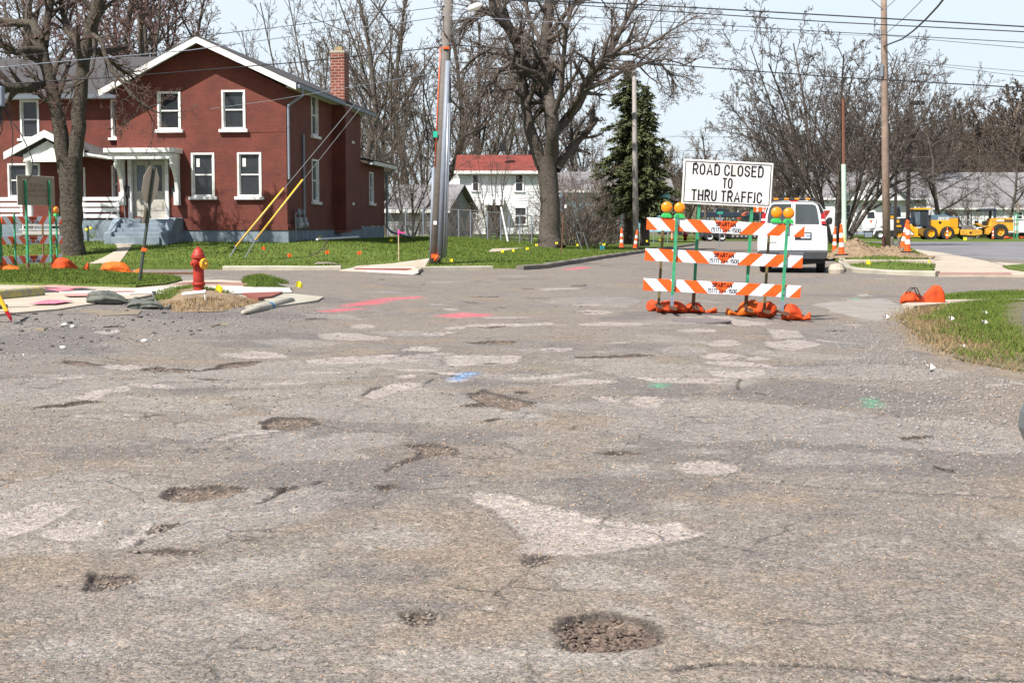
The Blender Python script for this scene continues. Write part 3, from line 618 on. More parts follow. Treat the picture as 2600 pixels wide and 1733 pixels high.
# ---------------------------------------------------------------- draped regions
def patch(name,poly,mat,top=.1,rise=0,rl=8,space=1.0,rough=0,label=None,hfun=None,skirt=.5,kind='structure',cat=None,edge=0):
    """poly in world xy; follows H with a raised top"""
    p=np.array([tuple(a)[:2] for a in poly],float); q=[]
    for i in range(len(p)):
        a,b=p[i],p[(i+1)%len(p)]; L=np.linalg.norm(b-a); n=max(1,int(L/space)); n=min(n,160)
        for k in range(n): q.append(a+(b-a)*k/n)
    q=np.array(q)
    if edge: q=q+np.c_[fbm(q[:,0]*2.3,q[:,1]*2.3,5),fbm(q[:,0]*2.3,q[:,1]*2.3,8)]*edge*3
    lo,hi=q.min(0),q.max(0); gx=np.arange(lo[0],hi[0],space); gy=np.arange(lo[1],hi[1],space)
    if len(gx)*len(gy)>26000:
        s=((len(gx)*len(gy))/26000)**.5; gx=np.arange(lo[0],hi[0],space*s); gy=np.arange(lo[1],hi[1],space*s); space*=s
    X,Y=np.meshgrid(gx,gy); X=X.ravel()+rng.uniform(-.2,.2,X.size)*space; Y=Y.ravel()+rng.uniform(-.2,.2,Y.size)*space
    s=sdf_poly(X,Y,q); X=X[s<-.3*space]; Y=Y[s<-.3*space]
    pts=[Vector(a) for a in q]+[Vector((x,y)) for x,y in zip(X,Y)]
    nb=len(q); res=delaunay_2d_cdt(pts,[(i,(i+1)%nb) for i in range(nb)],[],1,1e-5)
    vs=np.array([tuple(v) for v in res[0]]); d=-sdf_poly(vs[:,0],vs[:,1],q); d=np.clip(d,0,None)
    hf=hfun or H; z=hf(vs[:,0],vs[:,1])+top+rise*ss(0,rl,d)+rough*2*fbm(vs[:,0]*1.7,vs[:,1]*1.7,21)*ss(0,.4,d)
    m=MB(); m.v=[(x,y,zz) for (x,y),zz in zip(vs,z)]; m.f=[tuple(f) for f in res[2]]
    # skirt
    from collections import Counter
    ec=Counter()
    for f in m.f:
        for i in range(len(f)): ec[tuple(sorted((f[i],f[(i+1)%len(f)])))]+=1
    for (a,b),c in ec.items():
        if c==1:
            n0=len(m.v); A=m.v[a];B=m.v[b]; m.v+=[(A[0],A[1],A[2]-skirt),(B[0],B[1],B[2]-skirt)]; m.f.append((a,b,n0+1,n0))
    o=m.build(name,mat); 
    me=o.data; up=[p.normal.z for p in me.polygons[:len(res[2])]]
    if sum(up)<0:
        me.flip_normals()
    return tag(o,label,cat,kind=kind),q
def G(pts,dz=0): return [gh(u,v,dz) for u,v in pts]
def kerb(pts,mat,w=.16,h=.13,label=None,name='kerb',base=.1,inner=1):
    P=[Vector(p) for p in pts]; D=[]
    for i in range(len(P)-1):
        n=max(1,int((P[i+1]-P[i]).length/.8)); D+=[P[i].lerp(P[i+1],k/n) for k in range(n)]
    D.append(P[-1]); m=MB(); prof=[(0,-base),(0,h-.025),(.02,h),(w,h+.004),(w,-base)]; vs=[];k=len(prof)
    for i,p in enumerate(D):
        d=(D[min(i+1,len(D)-1)]-D[max(i-1,0)]); d.z=0; d.normalize(); nn=Vector((-d.y,d.x,0))*inner; z=float(H(p.x,p.y))
        j=.012*math.sin(i*1.7+p.x)
        for a,b in prof: q=p+nn*(a+j); vs.append((q.x,q.y,z+b+j*.6))
    fs=[(i*k+a,i*k+(a+1)%k,(i+1)*k+(a+1)%k,(i+1)*k+a) for i in range(len(D)-1) for a in range(k)]+[tuple(range(k)),tuple(range((len(D)-1)*k,len(D)*k))]
    m.add(vs,fs); return m.build(name,mat,label=label,kind='structure')
# far side of the cross street
A1=G([(-700,690),(-100,686),(200,684),(400,684),(570,684)]); 
west=A1+G([(700,683),(865,683),(1060,683),(1250,682),(1340,682),(1390,678),(1450,668),(1560,650),(1640,638),(1700,629),(1770,618)])
west=[Vector((p.x,p.y)) for p in west]
westp=west+[Vector((19.5,150)),Vector((19.5,260)),Vector((-150,260)),Vector((-150,48))]
WP=np.array([tuple(p)[:2] for p in westp])
def HW(x,y):
    x=np.atleast_1d(np.asarray(x,float)); y=np.atleast_1d(np.asarray(y,float))
    d=np.clip(-sdf_poly(x,y,WP),0,None); return H(x,y)+.11+(.66+.16*ss(60,120,y))*ss(0,11,d)*(1-.75*ss(-6,14,x-.0*(y))) 
def hw(x,y): return float(HW(x,y)[0])
_rx=(at(860,686,44.5).x,at(1064,686,44.5).x)
_HW0=HW
def HW(x,y):
    x=np.atleast_1d(np.asarray(x,float)); y=np.atleast_1d(np.asarray(y,float)); g=ss(_rx[0]-.5,_rx[0]+.1,x)*(1-ss(_rx[1]-.1,_rx[1]+.4,x))*(1-ss(45.5,50,y))
    return _HW0(x,y)-.105*g
patch('lawn',westp,M['lawn'],top=0,hfun=lambda x,y:HW(x,y),space=.9,label='green lawn rising from the far kerb to the houses',rough=.02)
kerb(G([(565,686),(700,686),(865,686)]),M['kerb'],w=.3,label='pale kerb in front of the brick house lawn')
kerb(G([(1062,688),(1150,687),(1252,686)]),M['kerb'],w=.28,label='pale kerb below the leaning utility pole')
kerb(G([(1330,686),(1390,681),(1450,671),(1560,653),(1640,641),(1770,621)]),M['kerbd'],w=.25,h=.14,label='dark weathered kerb curving along the side street')
EXC=[]
def hpatch(name,px,mat,label,lift=.015,space=.5,hf=None,**k):
    hf=hf or (lambda x,y:HW(x,y)); P=[]
    for u,v in px:
        z=.3
        for _ in range(20):
            p=gr(u,v,z); z=.6*z+.4*float(np.atleast_1d(hf(p.x,p.y))[0])
        P.append(p)
    EXC.append(np.array([tuple(a)[:2] for a in P]))
    return patch(name,P,mat,top=lift,hfun=hf,space=space,skirt=.08,label=label,**k)
hpatch('pavement',[(862,688),(905,677),(1000,664),(1092,658),(1085,668),(1062,688)],M['concrete'],'beige concrete path running up to the leaning utility pole',.03)
hpatch('pavement_ramp',[(865,687),(930,680),(1062,680),(1062,689)],M['concw'],'white concrete kerb ramp by the utility pole',.035,space=.3)
hpatch('tactile_paving',[(895,687),(905,684),(1050,684),(1056,688)],M['tactile'],'dark red tactile strip on the ramp by the utility pole',.045,space=.3)
hpatch('path',[(222,640),(300,622),(290,614),(360,612),(460,615),(350,630),(300,646),(220,648)],M['concrete'],'concrete garden path leading to the grey steps',.03)
hpatch('dirt_patch',[(1150,662),(1250,632),(1330,630),(1260,640)][1:]+[(1240,640)],M['concrete'],'bare strip in the lawn behind the yellow flags',.02)
# near left corner
HL=lambda x,y:H(x,y)
patch('grass_strip',G([(-500,694),(-100,697),(150,700),(300,704),(440,712),(462,717),(420,728),(345,734),(220,731),(0,727),(-500,722)]),M['lawn'],top=.07,rise=.05,rl=1,space=.3,rough=.03,label='green grass strip behind the tilted stop sign',edge=.03)
patch('pavement',G([(-500,722),(0,727),(220,731),(345,735),(420,728),(462,716),(560,714),(640,720),(640,744),(400,750),(330,764),(240,776),(150,790),(0,803),(-500,830)]),M['concrete'],top=.035,space=.5,label='beige concrete pavement in the near left corner')
patch('white_pavement',G([(150,748),(380,738),(480,734),(735,737),(742,749),(590,753),(330,754)]),M['concw'],top=.055,space=.4,label='bright new concrete strip behind the hydrant')
patch('white_apron',G([(742,749),(822,757),(806,766),(745,776),(640,788),(622,782),(690,766),(660,762),(600,752)]),M['kerb'],top=.03,space=.4,label='pale concrete gutter apron beside the hydrant corner')
patch('tactile_paving',G([(440,727),(470,722),(625,724),(630,729)]),M['tactilef'],top=.05,space=.3,label='faded red tactile strip behind the hydrant')
patch('tactile_paving',G([(615,753),(718,749),(690,761),(655,765)]),M['tactile'],top=.065,space=.2,label='brick red tactile slab to the right of the hydrant')
patch('parking_patch',G([(-200,775),(0,765),(110,748),(245,741),(150,738),(-200,745)]),M['asphpatch'],top=.05,space=.3,label='dark asphalt wedge beside the yellow wheel stop')
patch('grass_island',G([(612,733),(622,720),(650,716),(685,718),(738,735),(640,737)]),M['lawn'],top=.03,rise=.14,rl=.5,space=.12,rough=.05,label='small tuft of turf on the corner behind the white pipe',edge=.02)
patch('hydrant_bed',G([(395,750),(430,738),(500,736),(560,744),(668,762),(650,776),(560,790),(450,792),(395,778)]),M['dirt'],top=.0,rise=.11,rl=.55,space=.1,rough=.06,label='bare earth and thatch around the red hydrant',edge=.05)
P_=G([(618,790),(650,783),(700,771),(738,762)],.04); MB().tube(P_,[.04,.08,.09,.08],12).build('kerb',M['kerb'],smooth=True,label='rounded white kerb end with a blue paint mark',kind='structure').scale=(1,1,.85)
c_=P_[1].lerp(P_[2],.65); d_=(P_[2]-P_[1]).normalized(); MB().tube([c_-d_*.09,c_+d_*.02],.093,12,False).build('paint_mark',mk('blue_spray',(.05,.3,.6),.8),label='blue paint mark across the rounded kerb',kind='structure').scale=(1,1,.85)
patch('dirt_patch',G([(200,790),(300,782),(360,790),(350,800),(260,803)]),M['dirtroad'],top=.012,space=.2,rough=.02,label='brown soil stain before the grey sandbags')
def paintp(px,mat,label,top=.06,hf=None):
    o,_=patch('paint_mark',G(px),mat,top=top,space=.15,skirt=.003,label=label,edge=.04); return o
mp_=mk('pink_spray',(.60,.16,.2),.8,.12,16,c2=(.5,.38,.3),c2amt=.15); mp2=mk('magenta_spray',(.65,.05,.2),.8,.1,16,c2=(.52,.3,.26),c2amt=.25)
for i,px in enumerate([[(105,733),(140,731),(235,737),(180,741),(120,738)],[(115,742),(175,741),(188,744),(150,748)],[(160,757),(240,752),(235,760),(175,761)],[(75,782),(120,771),(185,774),(140,781)],[(240,748),(330,746),(345,749),(270,751)]]):
    paintp(px,mp2 if i in(1,3) else mp_,['pink spray paint behind the wheel stop','magenta spray paint at the wheel stop tip','pink spray streak left of the sandbags','magenta spray blotch on the near pavement edge','violet spray line on the white concrete'][i],top=.062 if i!=4 else .064)
# right near verge
RV=G([(2285,812),(2300,796),(2330,784),(2400,778),(2700,770),(3300,775),(3300,1100),(2700,965),(2600,945),(2480,925),(2420,905),(2360,870),(2310,838)])
patch('grass_verge',RV,M['lawnd'],top=.03,rise=.16,rl=2.2,space=.25,rough=.05,label='ragged green verge at the right edge of the road',edge=.12)
patch('dirt_edge',G([(2250,815),(2290,785),(2400,800),(2600,900),(2900,960),(2900,1010),(2600,960),(2400,925),(2300,870)]),M['dirtroad'],top=.004,space=.25,rough=.012,label='brown dirt margin around the right verge',edge=.35)
patch('pavement',G([(2290,781),(2330,770),(2700,766),(3200,768),(3200,775),(2700,777),(2400,779),(2320,786)]),M['concrete'],top=.07,space=.4,label='old kerb slab between the two right verges')
patch('grass_verge',G([(2350,768),(2400,758),(2480,752),(2560,751),(2800,752),(2800,765)]),M['lawn'],top=.05,rise=.05,rl=.6,space=.25,rough=.04,label='narrow grass tongue behind the orange bag',edge=.06)
patch('asphalt_patch',G([(2060,775),(2200,745),(2290,775),(2290,800),(2240,812),(2150,805)]),mk('patched_asphalt',(.285,.262,.232),.9,.18,2,bump=.4,bscale=50,c2=(.2,.182,.162),c2amt=.6,dist=.005),top=.006,space=.3,skirt=.02,label='worn pale asphalt patch before the orange bag',edge=.15)
# right far corner
EC=G([(2098,640),(2110,655),(2140,676),(2160,686),(2250,690),(2370,692),(2372,676),(2350,655),(2310,633),(2250,622),(2140,618),(2080,622)])
patch('lawn_corner',EC,M['lawn'],top=.08,rise=.1,rl=1.6,space=.4,rough=.03,label='grass corner below the wooden pole and earth heap',edge=.05)
patch('pavement',G([(2310,633),(2400,645),(2516,668),(2620,674),(2900,690),(2900,712),(2600,703),(2383,702),(2372,690),(2372,676),(2350,655)]),M['concrete'],top=.05,space=.6,label='wide beige concrete crossing on the right')
patch('pavement',G([(2140,673),(2372,673),(2372,677),(2142,677)]),M['concrete'],top=.2,space=.4,label='thin footpath across the grass corner')
patch('tactile_paving',G([(2385,697),(2565,697),(2570,702),(2383,702)]),M['tactilef'],top=.062,space=.3,label='pinkish tactile strip on the right crossing')
patch('grass_verge',G([(2545,681),(2600,676),(2900,690),(2900,704),(2600,694),(2560,688)]),M['lawn'],top=.09,rise=.05,space=.4,label='grass tip beyond the right crossing')
kerb(G([(2135,640),(2128,650),(2128,668),(2136,684),(2165,692),(2250,697),(2374,701)][1:]),M['kerb'],w=.25,h=.13,label='pale kerb rounding the right corner',inner=1)
fg=[(22,142),(200,150),(260,400),(22,400)]
patch('far_verge',[(33,141),(200,146),(260,420),(20,420),(20,200),(30,160)],M['lawn'],top=.03,space=4,label='green verge under the road machines')
patch('parking_lot',[Vector((p[0],p[1])) for p in [(20,58),(46,47),(100,42),(190,60),(190,144),(34,141),(25,120),(19,90)]],mk('far_asphalt',(.20,.195,.20),.9,.2,.35,c2=(.12,.12,.13),c2amt=.5),top=.012,space=3,label='grey asphalt street leading to the machines')
hv=MB(); xs=np.linspace(-260,420,60); ys=np.linspace(215,700,24); vs=[];fs=[]
for j,y in enumerate(ys):
    for i,x in enumerate(xs): vs.append((x,y,-.5+6.5*float(ss(215,420,y))*(1+.4*math.sin(x*.02+1))+.6*math.sin(x*.11+y*.07)*float(ss(215,300,y))))
for j in range(23):
    for i in range(59): fs.append((j*60+i,j*60+i+1,(j+1)*60+i+1,(j+1)*60+i))
hv.add(vs,fs); hv.build('hill',M['lawnd'],smooth=True,label='low grassy rise far behind the street',kind='structure')
# ---------------------------------------------------------------- grass blades
def blades(name,P,h,wd,mat,label,z):
    n=len(P); ang=rng.uniform(0,6.28,n); hh=h*(.5+rng.random(n)); lean=rng.normal(size=(n,2))*.45*hh[:,None]
    base=np.c_[P,z]; dx=np.c_[np.cos(ang),np.sin(ang),np.zeros(n)]*wd*.5*(.6+.8*rng.random(n))[:,None]
    V=np.stack([base-dx,base+dx,base+np.c_[lean,hh]],1); o=mesh_np(name,V.reshape(-1,3),np.arange(3*n).reshape(-1,3),mat)
    return tag(o,label,'grass',kind='stuff')
def scatter(poly,n,hf,top,rise,rl,h,wd,mat,label,name='grass',edge=0,dens=None):
    p=np.array([tuple(a)[:2] for a in poly]); P=inpoly(p,n)
    for ex in EXC:
        P=P[sdf_poly(P[:,0],P[:,1],ex)>.06]
    P=P+rng.normal(size=P.shape)*edge; d=-sdf_poly(P[:,0],P[:,1],p)
    if dens is not None:
        k=dens(P,d); P=P[k]; d=d[k]
    z=hf(P[:,0],P[:,1])+top+rise*ss(0,rl,d)-.01
    return blades(name,P,h,wd,mat,label,z)
rv=np.array([tuple(a)[:2] for a in RV]); rvv=rv[(rv[:,1]>0)]
rvc=[tuple(a)[:2] for a in G([(2285,812),(2300,796),(2330,784),(2400,778),(2700,770),(2760,980),(2600,945),(2480,925),(2420,905),(2360,870),(2310,838)])]
scatter(rvc,40000,H,.05,.13,1.5,.062,.011,M['blade'],'thick green grass blades on the right verge',dens=lambda P,d:(rng.random(len(P))<ss(.1,1.1,d+1.6*fbm(P[:,0]*1.3,P[:,1]*1.3,4))))
scatter(rvc,22000,H,.03,.13,1.5,.055,.012,M['dry'],'dead brown grass among the right verge blades',name='dry_grass',edge=.16,dens=lambda P,d:(rng.random(len(P))<1-.85*ss(.1,1.2,d)))
scatter(G([(2350,768),(2400,758),(2480,752),(2560,751),(2650,752),(2650,765)]),6000,H,.06,.04,.6,.07,.014,M['blade'],'grass blades on the narrow tongue behind the orange bag')
scatter(G([(-60,697),(150,700),(300,704),(440,712),(462,717),(420,728),(345,734),(220,731),(0,727),(-60,726)]),38000,H,.09,.04,1,.055,.016,M['blade'],'long grass blades in the strip behind the stop sign')
scatter(G([(614,733),(622,720),(650,716),(685,718),(735,735),(640,737)]),5000,H,.12,.07,.5,.06,.014,M['blade'],'grass blades on the small corner turf')
hb=G([(395,750),(430,738),(500,736),(560,744),(600,752),(560,757),(500,752),(440,762),(395,770)])
scatter(hb,3000,H,.04,.08,.6,.05,.014,M['blade'],'grass blades at the foot of the hydrant')
scatter(G([(395,778),(450,770),(560,764),(660,766),(650,776),(560,790),(450,792)]),1300,H,.02,.09,.6,.05,.014,M['dry'],'dead thatch on the hydrant bed',name='dry_grass')
scatter(EC,16000,H,.1,.1,1.6,.07,.03,M['blade'],'grass blades on the right corner lawn')
cl=[p for p in west]+[Vector((2,90)),Vector((-6,95)),Vector((-24,57)),Vector((-24,44))]
cl=[p for p in cl if p.x>-26 and p.x<8]
cl=[Vector((-19,44.2))]+[p for p in west if -18<p.x<8.1]+[Vector((6,92)),Vector((-4,88)),Vector((-8,60)),Vector((-19,58))]
scatter(cl,95000,lambda x,y:HW(x,y),.0,0,1,.06,.035,M['blade'],'short grass blades over the big lawn')
# ---------------------------------------------------------------- brick house
HP=at(730,575,54.7); HX,HY=HP.x,54.7; HA=R(6); hc,hs=math.cos(HA),math.sin(HA); HZ=.80
house=E('brick_house','large dark red brick house with white trim, gable front and side wing','house',(HX,HY,HZ),-HA)
def loc(u,v,yo=0):
    d=ray(u,v); k=d[0]/d[1]; x=(k*(HY+yo*hc)-HX-yo*hs)/(hc+k*hs); Y=HY-x*hs+yo*hc
    return x,at(u,v,Y).z-HZ
def locs(u,v,xo=0):
    d=ray(u,v); k=d[0]/d[1]; yo=(k*(HY-xo*hs)-HX-xo*hc)/(hs-k*hc); Y=HY-xo*hs+yo*hc
    return yo,at(u,v,Y).z-HZ
def wallgrid(m,a0,a1,z0,z1,ops,c0,c1,axis):
    A=sorted({a0,a1,*[o[0] for o in ops],*[o[1] for o in ops]}); Zs=sorted({z0,z1,*[o[2] for o in ops],*[o[3] for o in ops]})
    for i in range(len(A)-1):
        for j in range(len(Zs)-1):
            am=(A[i]+A[i+1])/2; zm=(Zs[j]+Zs[j+1])/2
            if am<a0 or am>a1 or zm<z0 or zm>z1 or any(o[0]<am<o[1] and o[2]<zm<o[3] for o in ops): continue
            s=(A[i+1]-A[i],abs(c1-c0),Zs[j+1]-Zs[j]); c=(am,(c0+c1)/2,zm)
            if axis=='y': m.box(c[0],c[1],c[2],s[0],s[1],s[2])
            else: m.box(c[1],c[0],c[2],s[1],s[0],s[2])
def window(par,Mx,w,z0,z1,sill=.12,glass=None,fr=.075,label=None,sw=.1,paper=False,fm=None,two=True):
    fm=fm or M['white']
    m=MB(); m.M=Mx; d=.13
    m.box(fr/2,.04,(z0+z1)/2,fr,.14,z1-z0); m.box(w-fr/2,.04,(z0+z1)/2,fr,.14,z1-z0)
    m.box(w/2,.041,z1-fr/2,w-2*fr,.138,fr); m.box(w/2,.041,z0+fr/2,w-2*fr,.138,fr)
    a,b=fr,w-fr; zm=(z0+z1)/2; t=.045
    m.box((a+b)/2,.07,zm,b-a,.05,t*1.2)
    for q in(a+t/2,b-t/2): m.box(q,.068,zm,t,.046,z1-z0-2*fr)
    f=m.build('window',fm,par,label=label)
    for zz0,zz1,yy in((z0+fr,zm-.02,.095),(zm+.02,z1-fr,.085)):
        g=MB(); g.M=Mx; g.box(w/2,yy,(zz0+zz1)/2,b-a-2*t,.012,zz1-zz0); g.build('pane',glass or M['glass'],f)
    if paper:
        g=MB(); g.M=Mx; g.box(a+t+.13,.07,z1-fr-.3,.13,.004,.32); g.build('sticker',M['paper'],f)
    if sill:
        s=MB(); s.M=Mx; s.box(w/2,-.035,z0-sill/2-.002,w+2*sw,.2,sill); s.build('sill',M['white'],f,bevel=.01)
    return f
zf=1.38-HZ; zt=6.62-HZ
def fr(u0,u1,v0,v1,yo=0):
    x0,z1=loc(u0,v0,yo); x1,z0=loc(u1,v1,yo); return (x0,x1,z0,z1)
fw={'ul':fr(399,460,233,329),'ur':fr(562,624,229,328),'ll':fr(485,546,388,499),'lr':fr(602,665,387,499)}
door=fr(326,431,398,554)
m=MB(); wallgrid(m,-6.7,0,zf,zt,list(fw.values())+[door],0,.3,'y')
ap=loc(508,112)[1]; m.prism([(-6.7,zt),(0,zt),(-3.35,ap)],'y',0,.3)
SD=19.2; WZ=13.2
sideops=[]
def sfr(u0,u1,v0,v1):
    y0,_=locs(u0,v0); y1,_=locs(u1,v1); ym=(y0+y1)/2; um=(u0+u1)/2; z1=locs(um,v0)[1]; z0=locs(um,v1)[1]; return (y0,y1,z0,z1)
sw={'a':sfr(789,807,240,345),'b':sfr(791,809,405,512),'c':sfr(886,892,270,358),'d':sfr(885,892,425,514)}
se=sfr(937,948,437,516)
wallgrid(m,.3,WZ,zf,zt+.12,list(sw.values()),-.3,0,'x')
m.box(-3.35,WZ+.001+.14,(zf+zt)/2,6.7,.28,zt-zf)
m.prism([(-6.7,zt-.2),(0,zt-.2),(-3.35,ap)],'y',WZ,WZ+.28)
m.box(-6.55,WZ/2+.2,(zf+zt)/2-.1,.28,WZ-.4,zt-zf-.2)
# low rear addition
az=locs(945,418)[1]
wallgrid(m,WZ+.3,SD,zf,az,[se],-.3,0,'x'); m.box(-1.6,SD,(zf+az)/2,2.9,.28,az-zf)
WY=1.7; WXL=-17.5
ww={'a':fr(50,101,255,352,WY),'b':fr(281,308,253,350,WY),'c':fr(20-1,104,415,500,WY),'d':fr(210,219,425,560,WY),'e':fr(283,306,420,514,WY)}
ez=loc(200,249,WY)[1]
wallgrid(m,WXL,-6.7,zf,ez,[ww['a'],ww['b'],ww['c'],ww['d'],ww['e']],WY,WY+.3,'y')
m.build('wall',M['brick'],house)
m=MB(); m.box(-3.35,-.03,zf-.06,6.78,.1,.22); m.box(.03,WZ/2,zf-.06,.1,WZ,.22); m.build('water_table',M['brick'],house)
m=MB(); m.prism([(-6.72,-1.2),(.04,-1.2),(.04,zf-.17),(-6.72,zf-.17)],'y',-.04,.3); m.box(-.1,WZ/2+.35,(zf-.17-1.2)/2,.3,WZ-.1,zf-.17+1.2)
m.box(-.15,WZ+SD/2-WZ/2,(zf-1.2)/2,.28,SD-WZ,zf+1.15); m.box(-12,WY+.05,(zf-1.2)/2-.01,10.5,.3,zf+1.2)
m.build('foundation',M['found'],house)
for k,pp_ in(('ul',0),('ur',0),('ll',1),('lr',1)):
    x0,x1,z0,z1=fw[k]; window(house,Matrix.Translation((x0,0,0)),x1-x0,z0,z1,paper=bool(pp_))
RS=Matrix.Rotation(R(90),4,'Z')
for k,(y0,y1,z0,z1) in list(sw.items())+[('e',se)]:
    window(house,Matrix.Translation((0,y0,0))@RS,y1-y0,z0,z1,fm=M['white'],sw=.12)
for k in 'abce':
    x0,x1,z0,z1=ww[k]; window(house,Matrix.Translation((x0,WY,0)),x1-x0,z0,z1,sill=.1 if k in'ab' else 0)
x0,x1,z0,z1=ww['d']; m=MB(); m.box((x0+x1)/2,WY+.06,(z0+z1)/2,x1-x0+.1,.1,z1-z0); m.build('door',M['white'],house)
# roofs
rt=loc(745,213,-.6); lt=loc(252,231,-.6); pk=loc(500,95,-.6)
def slab(a,b,t=.14,ax='y',s0=0,s1=1,mat=None,name='roof',par=None):
    dx,dz=b[0]-a[0],b[1]-a[1]; L=math.hypot(dx,dz); nx,nz_=-dz/L*t,dx/L*t
    if nz_<0: nx,nz_=-nx,-nz_
    m=MB(); m.prism([a,b,(b[0]+nx,b[1]+nz_),(a[0]+nx,a[1]+nz_)],ax,s0,s1); return m.build(name,mat,par or house)
rA=(rt[0]+.12,rt[1]-.02); rB=(pk[0],pk[1]-.02); rC=(lt[0],lt[1]-.02)
roof=slab(rB,rA,.1,'y',-.62,WZ+.7,M['shingle']); slab(rC,(rB[0]-.001,rB[1]),.1,'y',-.62,WZ+.7,M['shingle'])
def trim(a,b,y0,y1,h,name='fascia',mat=None):
    m=MB(); m.prism([(a[0],a[1]-h),(b[0],b[1]-h),(b[0],b[1]+.04),(a[0],a[1]+.04)],'y',y0,y1); return m.build(name,mat or M['white'],house)
trim(rC,rB,-.72,-.625,.2); trim(rB,rA,-.72,-.625,.2)
m=MB(); 
for a,b in((rC,rB),(rB,rA)): m.prism([(a[0],a[1]-.06),(b[0],b[1]-.06),(b[0],b[1]-.01),(a[0],a[1]-.01)],'y',-.6,-.003)
m.build('soffit',mk('soffit_grey',(.25,.25,.22),.7,.15,3),house)
m=MB(); m.prism([(rA[0],rA[1]-.02),(rA[0]+.13,rA[1]+.02),(rA[0]+.13,rA[1]-.13),(rA[0]+.05,rA[1]-.16),(rA[0],rA[1]-.14)],'y',-.62,7.2); m.build('gutter',M['grey'],house)
m=MB(); m.prism([(rA[0],rA[1]-.02),(rA[0]+.13,rA[1]+.02),(rA[0]+.13,rA[1]-.13),(rA[0]+.05,rA[1]-.16),(rA[0],rA[1]-.14)],'y',8.9,WZ+.7); m.build('gutter',M['grey'],house)
m=MB(); m.box(rA[0]/2,WZ/2+.15,rA[1]-.03,rA[0]-.02,WZ+.3,.05); m.build('soffit',M['white'],house)
m=MB(); gz=rA[1]-.12
m.tube([(rA[0]+.1,-.1,gz),(rA[0]+.1,-.1,gz-.25),(.12,-.08,gz-.62),(.1,-.05,gz-.75),(.1,-.05,loc(730,455)[1])],.05,8); m.build('downspout',M['grey'],house)
dz=lambda v:loc(730,v)[1]
# wing roof
wr=at(150,150,HY+WY*hc+4.6).z-HZ
m=MB(); t=.1
m.prism([(WY-.45,ez+.02),(WY+3.9,wr),(WY+3.9,wr+t),(WY-.45,ez+.12)],'x',WXL-.4,-3.2); m.prism([(WY+3.9,wr),(WY+8.4,ez),(WY+8.4,ez+t),(WY+3.9,wr+t)],'x',WXL-.4,-6.4)
m.build('roof',M['shingle'],house)
m=MB(); m.prism([(WY-.58,ez+.1),(WY-.46,ez+.1),(WY-.46,ez-.06),(WY-.54,ez-.06)],'x',WXL-.4,-6.75); m.build('gutter',M['grey'],house)
m=MB(); m.box((WXL-6.7)/2,WY-.22,ez-.03,abs(WXL+6.7)-.1,.44,.05); m.build('soffit',M['white'],house)
# chimney
y0,_=locs(845,300,.0); m=MB(); cw=.95
ct=locs(860,127,.5)[1]; m.box(.26,y0+.55,(zf+4.6)/2,.55,1.25,4.6-zf+.6); m.box(.2,y0+.55,4.5+(ct-4.5)/2,.62,cw,ct-4.5)
ch=m.build('chimney',M['chimney'],house); m=MB(); m.box(.2,y0+.55,ct+.05,.66,cw+.04,.09); m.build('cap',M['concrete'],ch); m=MB(); m.box(.2,y0+.5,ct+.2,.32,.32,.2); m.build('flue',M['straw'],ch)
# lower part of the stack is painted like the wall
m=MB(); m.box(.27,y0+.55,(zf+5.9)/2-.2,.62,1.3,5.9-zf); m.build('chimney_breast',M['brick'],house)
# rear addition roof
m=MB(); m.prism([(-3,az+.75),(.55,az+.02),(.55,az+.12),(-3,az+.87)],'y',WZ+.75,SD+.6); m.build('roof',M['shingle'],house)
m=MB(); m.box(.52,(WZ+SD)/2+.6,az-.02,.1,SD-WZ-.3,.17); m.build('gutter',M['white'],house)
m=MB(); m.tube([(.5,SD+.4,az-.1),(.12,SD+.1,az-.35),(.12,SD+.1,.55),(.3,SD+.1,.3),(.8,SD,.12),(1.9,SD-.5,-.1)],.06,8); m.build('downspout',M['grey'],house)
# entry: hood, brackets, doors, stoop
hx0,hz0=loc(268,388,-1.0); hx1,hz1=loc(449,375,-1.0)
m=MB(); m.box((hx0+hx1)/2-.1,-.5,(hz0+hz1)/2,hx1-hx0,1.0,hz1-hz0); hood=m.build('door_hood',M['white'],house,bevel=.02)
m=MB(); m.box((hx0+hx1)/2-.1,-.45,hz0-.12,hx1-hx0-.25,.9,.22); m.build('hood_moulding',M['white'],hood)
dx0,dx1,dz0,dz1=door; bz=loc(330,505)[1]
for sx in(hx0+.32,hx1-.3):
    m=MB(); m.prism([(-.9,hz0-.2),(-.02,hz0-.2),(-.02,bz-.15),(-.18,bz-.15),(-.25,bz+.3),(-.35,bz+.75),(-.62,bz+1.15),(-.72,bz+1.45),(-.85,bz+1.55)],'x',sx-.07,sx+.07)
    m.box(sx,-.2,bz,.2,.28,.5); m.lathe([(.0,hz0-.62),(.05,hz0-.52),(.09,hz0-.42),(.05,hz0-.34),(.07,hz0-.3),(.07,hz0-.2)],(sx,-.82,0),'z',10); m.lathe([(.0,-.09),(.15,-.09),(.15,.09),(0,.09)],(sx,-.4,bz+1.62),'x',14)
    m.build('bracket',M['white'],hood,bevel=.012)
    m=MB(); m.box(sx+(.16 if sx<-4.5 else -.16),-.08,bz+.28,.16,.16,.42); m.build('wall_lantern',M['black'],house)
m=MB(); w_=dx1-dx0
for q in(dx0+.06,dx1-.06): m.box(q,-.01,(dz0+dz1)/2,.14,.2,dz1-dz0)
m.box((dx0+dx1)/2,-.01,dz1-.06,w_-.26,.2,.14); m.box((dx0+dx1)/2,.0,dz0-.05,w_+.3,.25,.1); dfm=m.build('door_frame',M['white'],house,bevel=.01)
dmat=mk('old_door',(.5,.47,.4),.6,.1,3,c2=(.36,.35,.32),c2amt=.5)
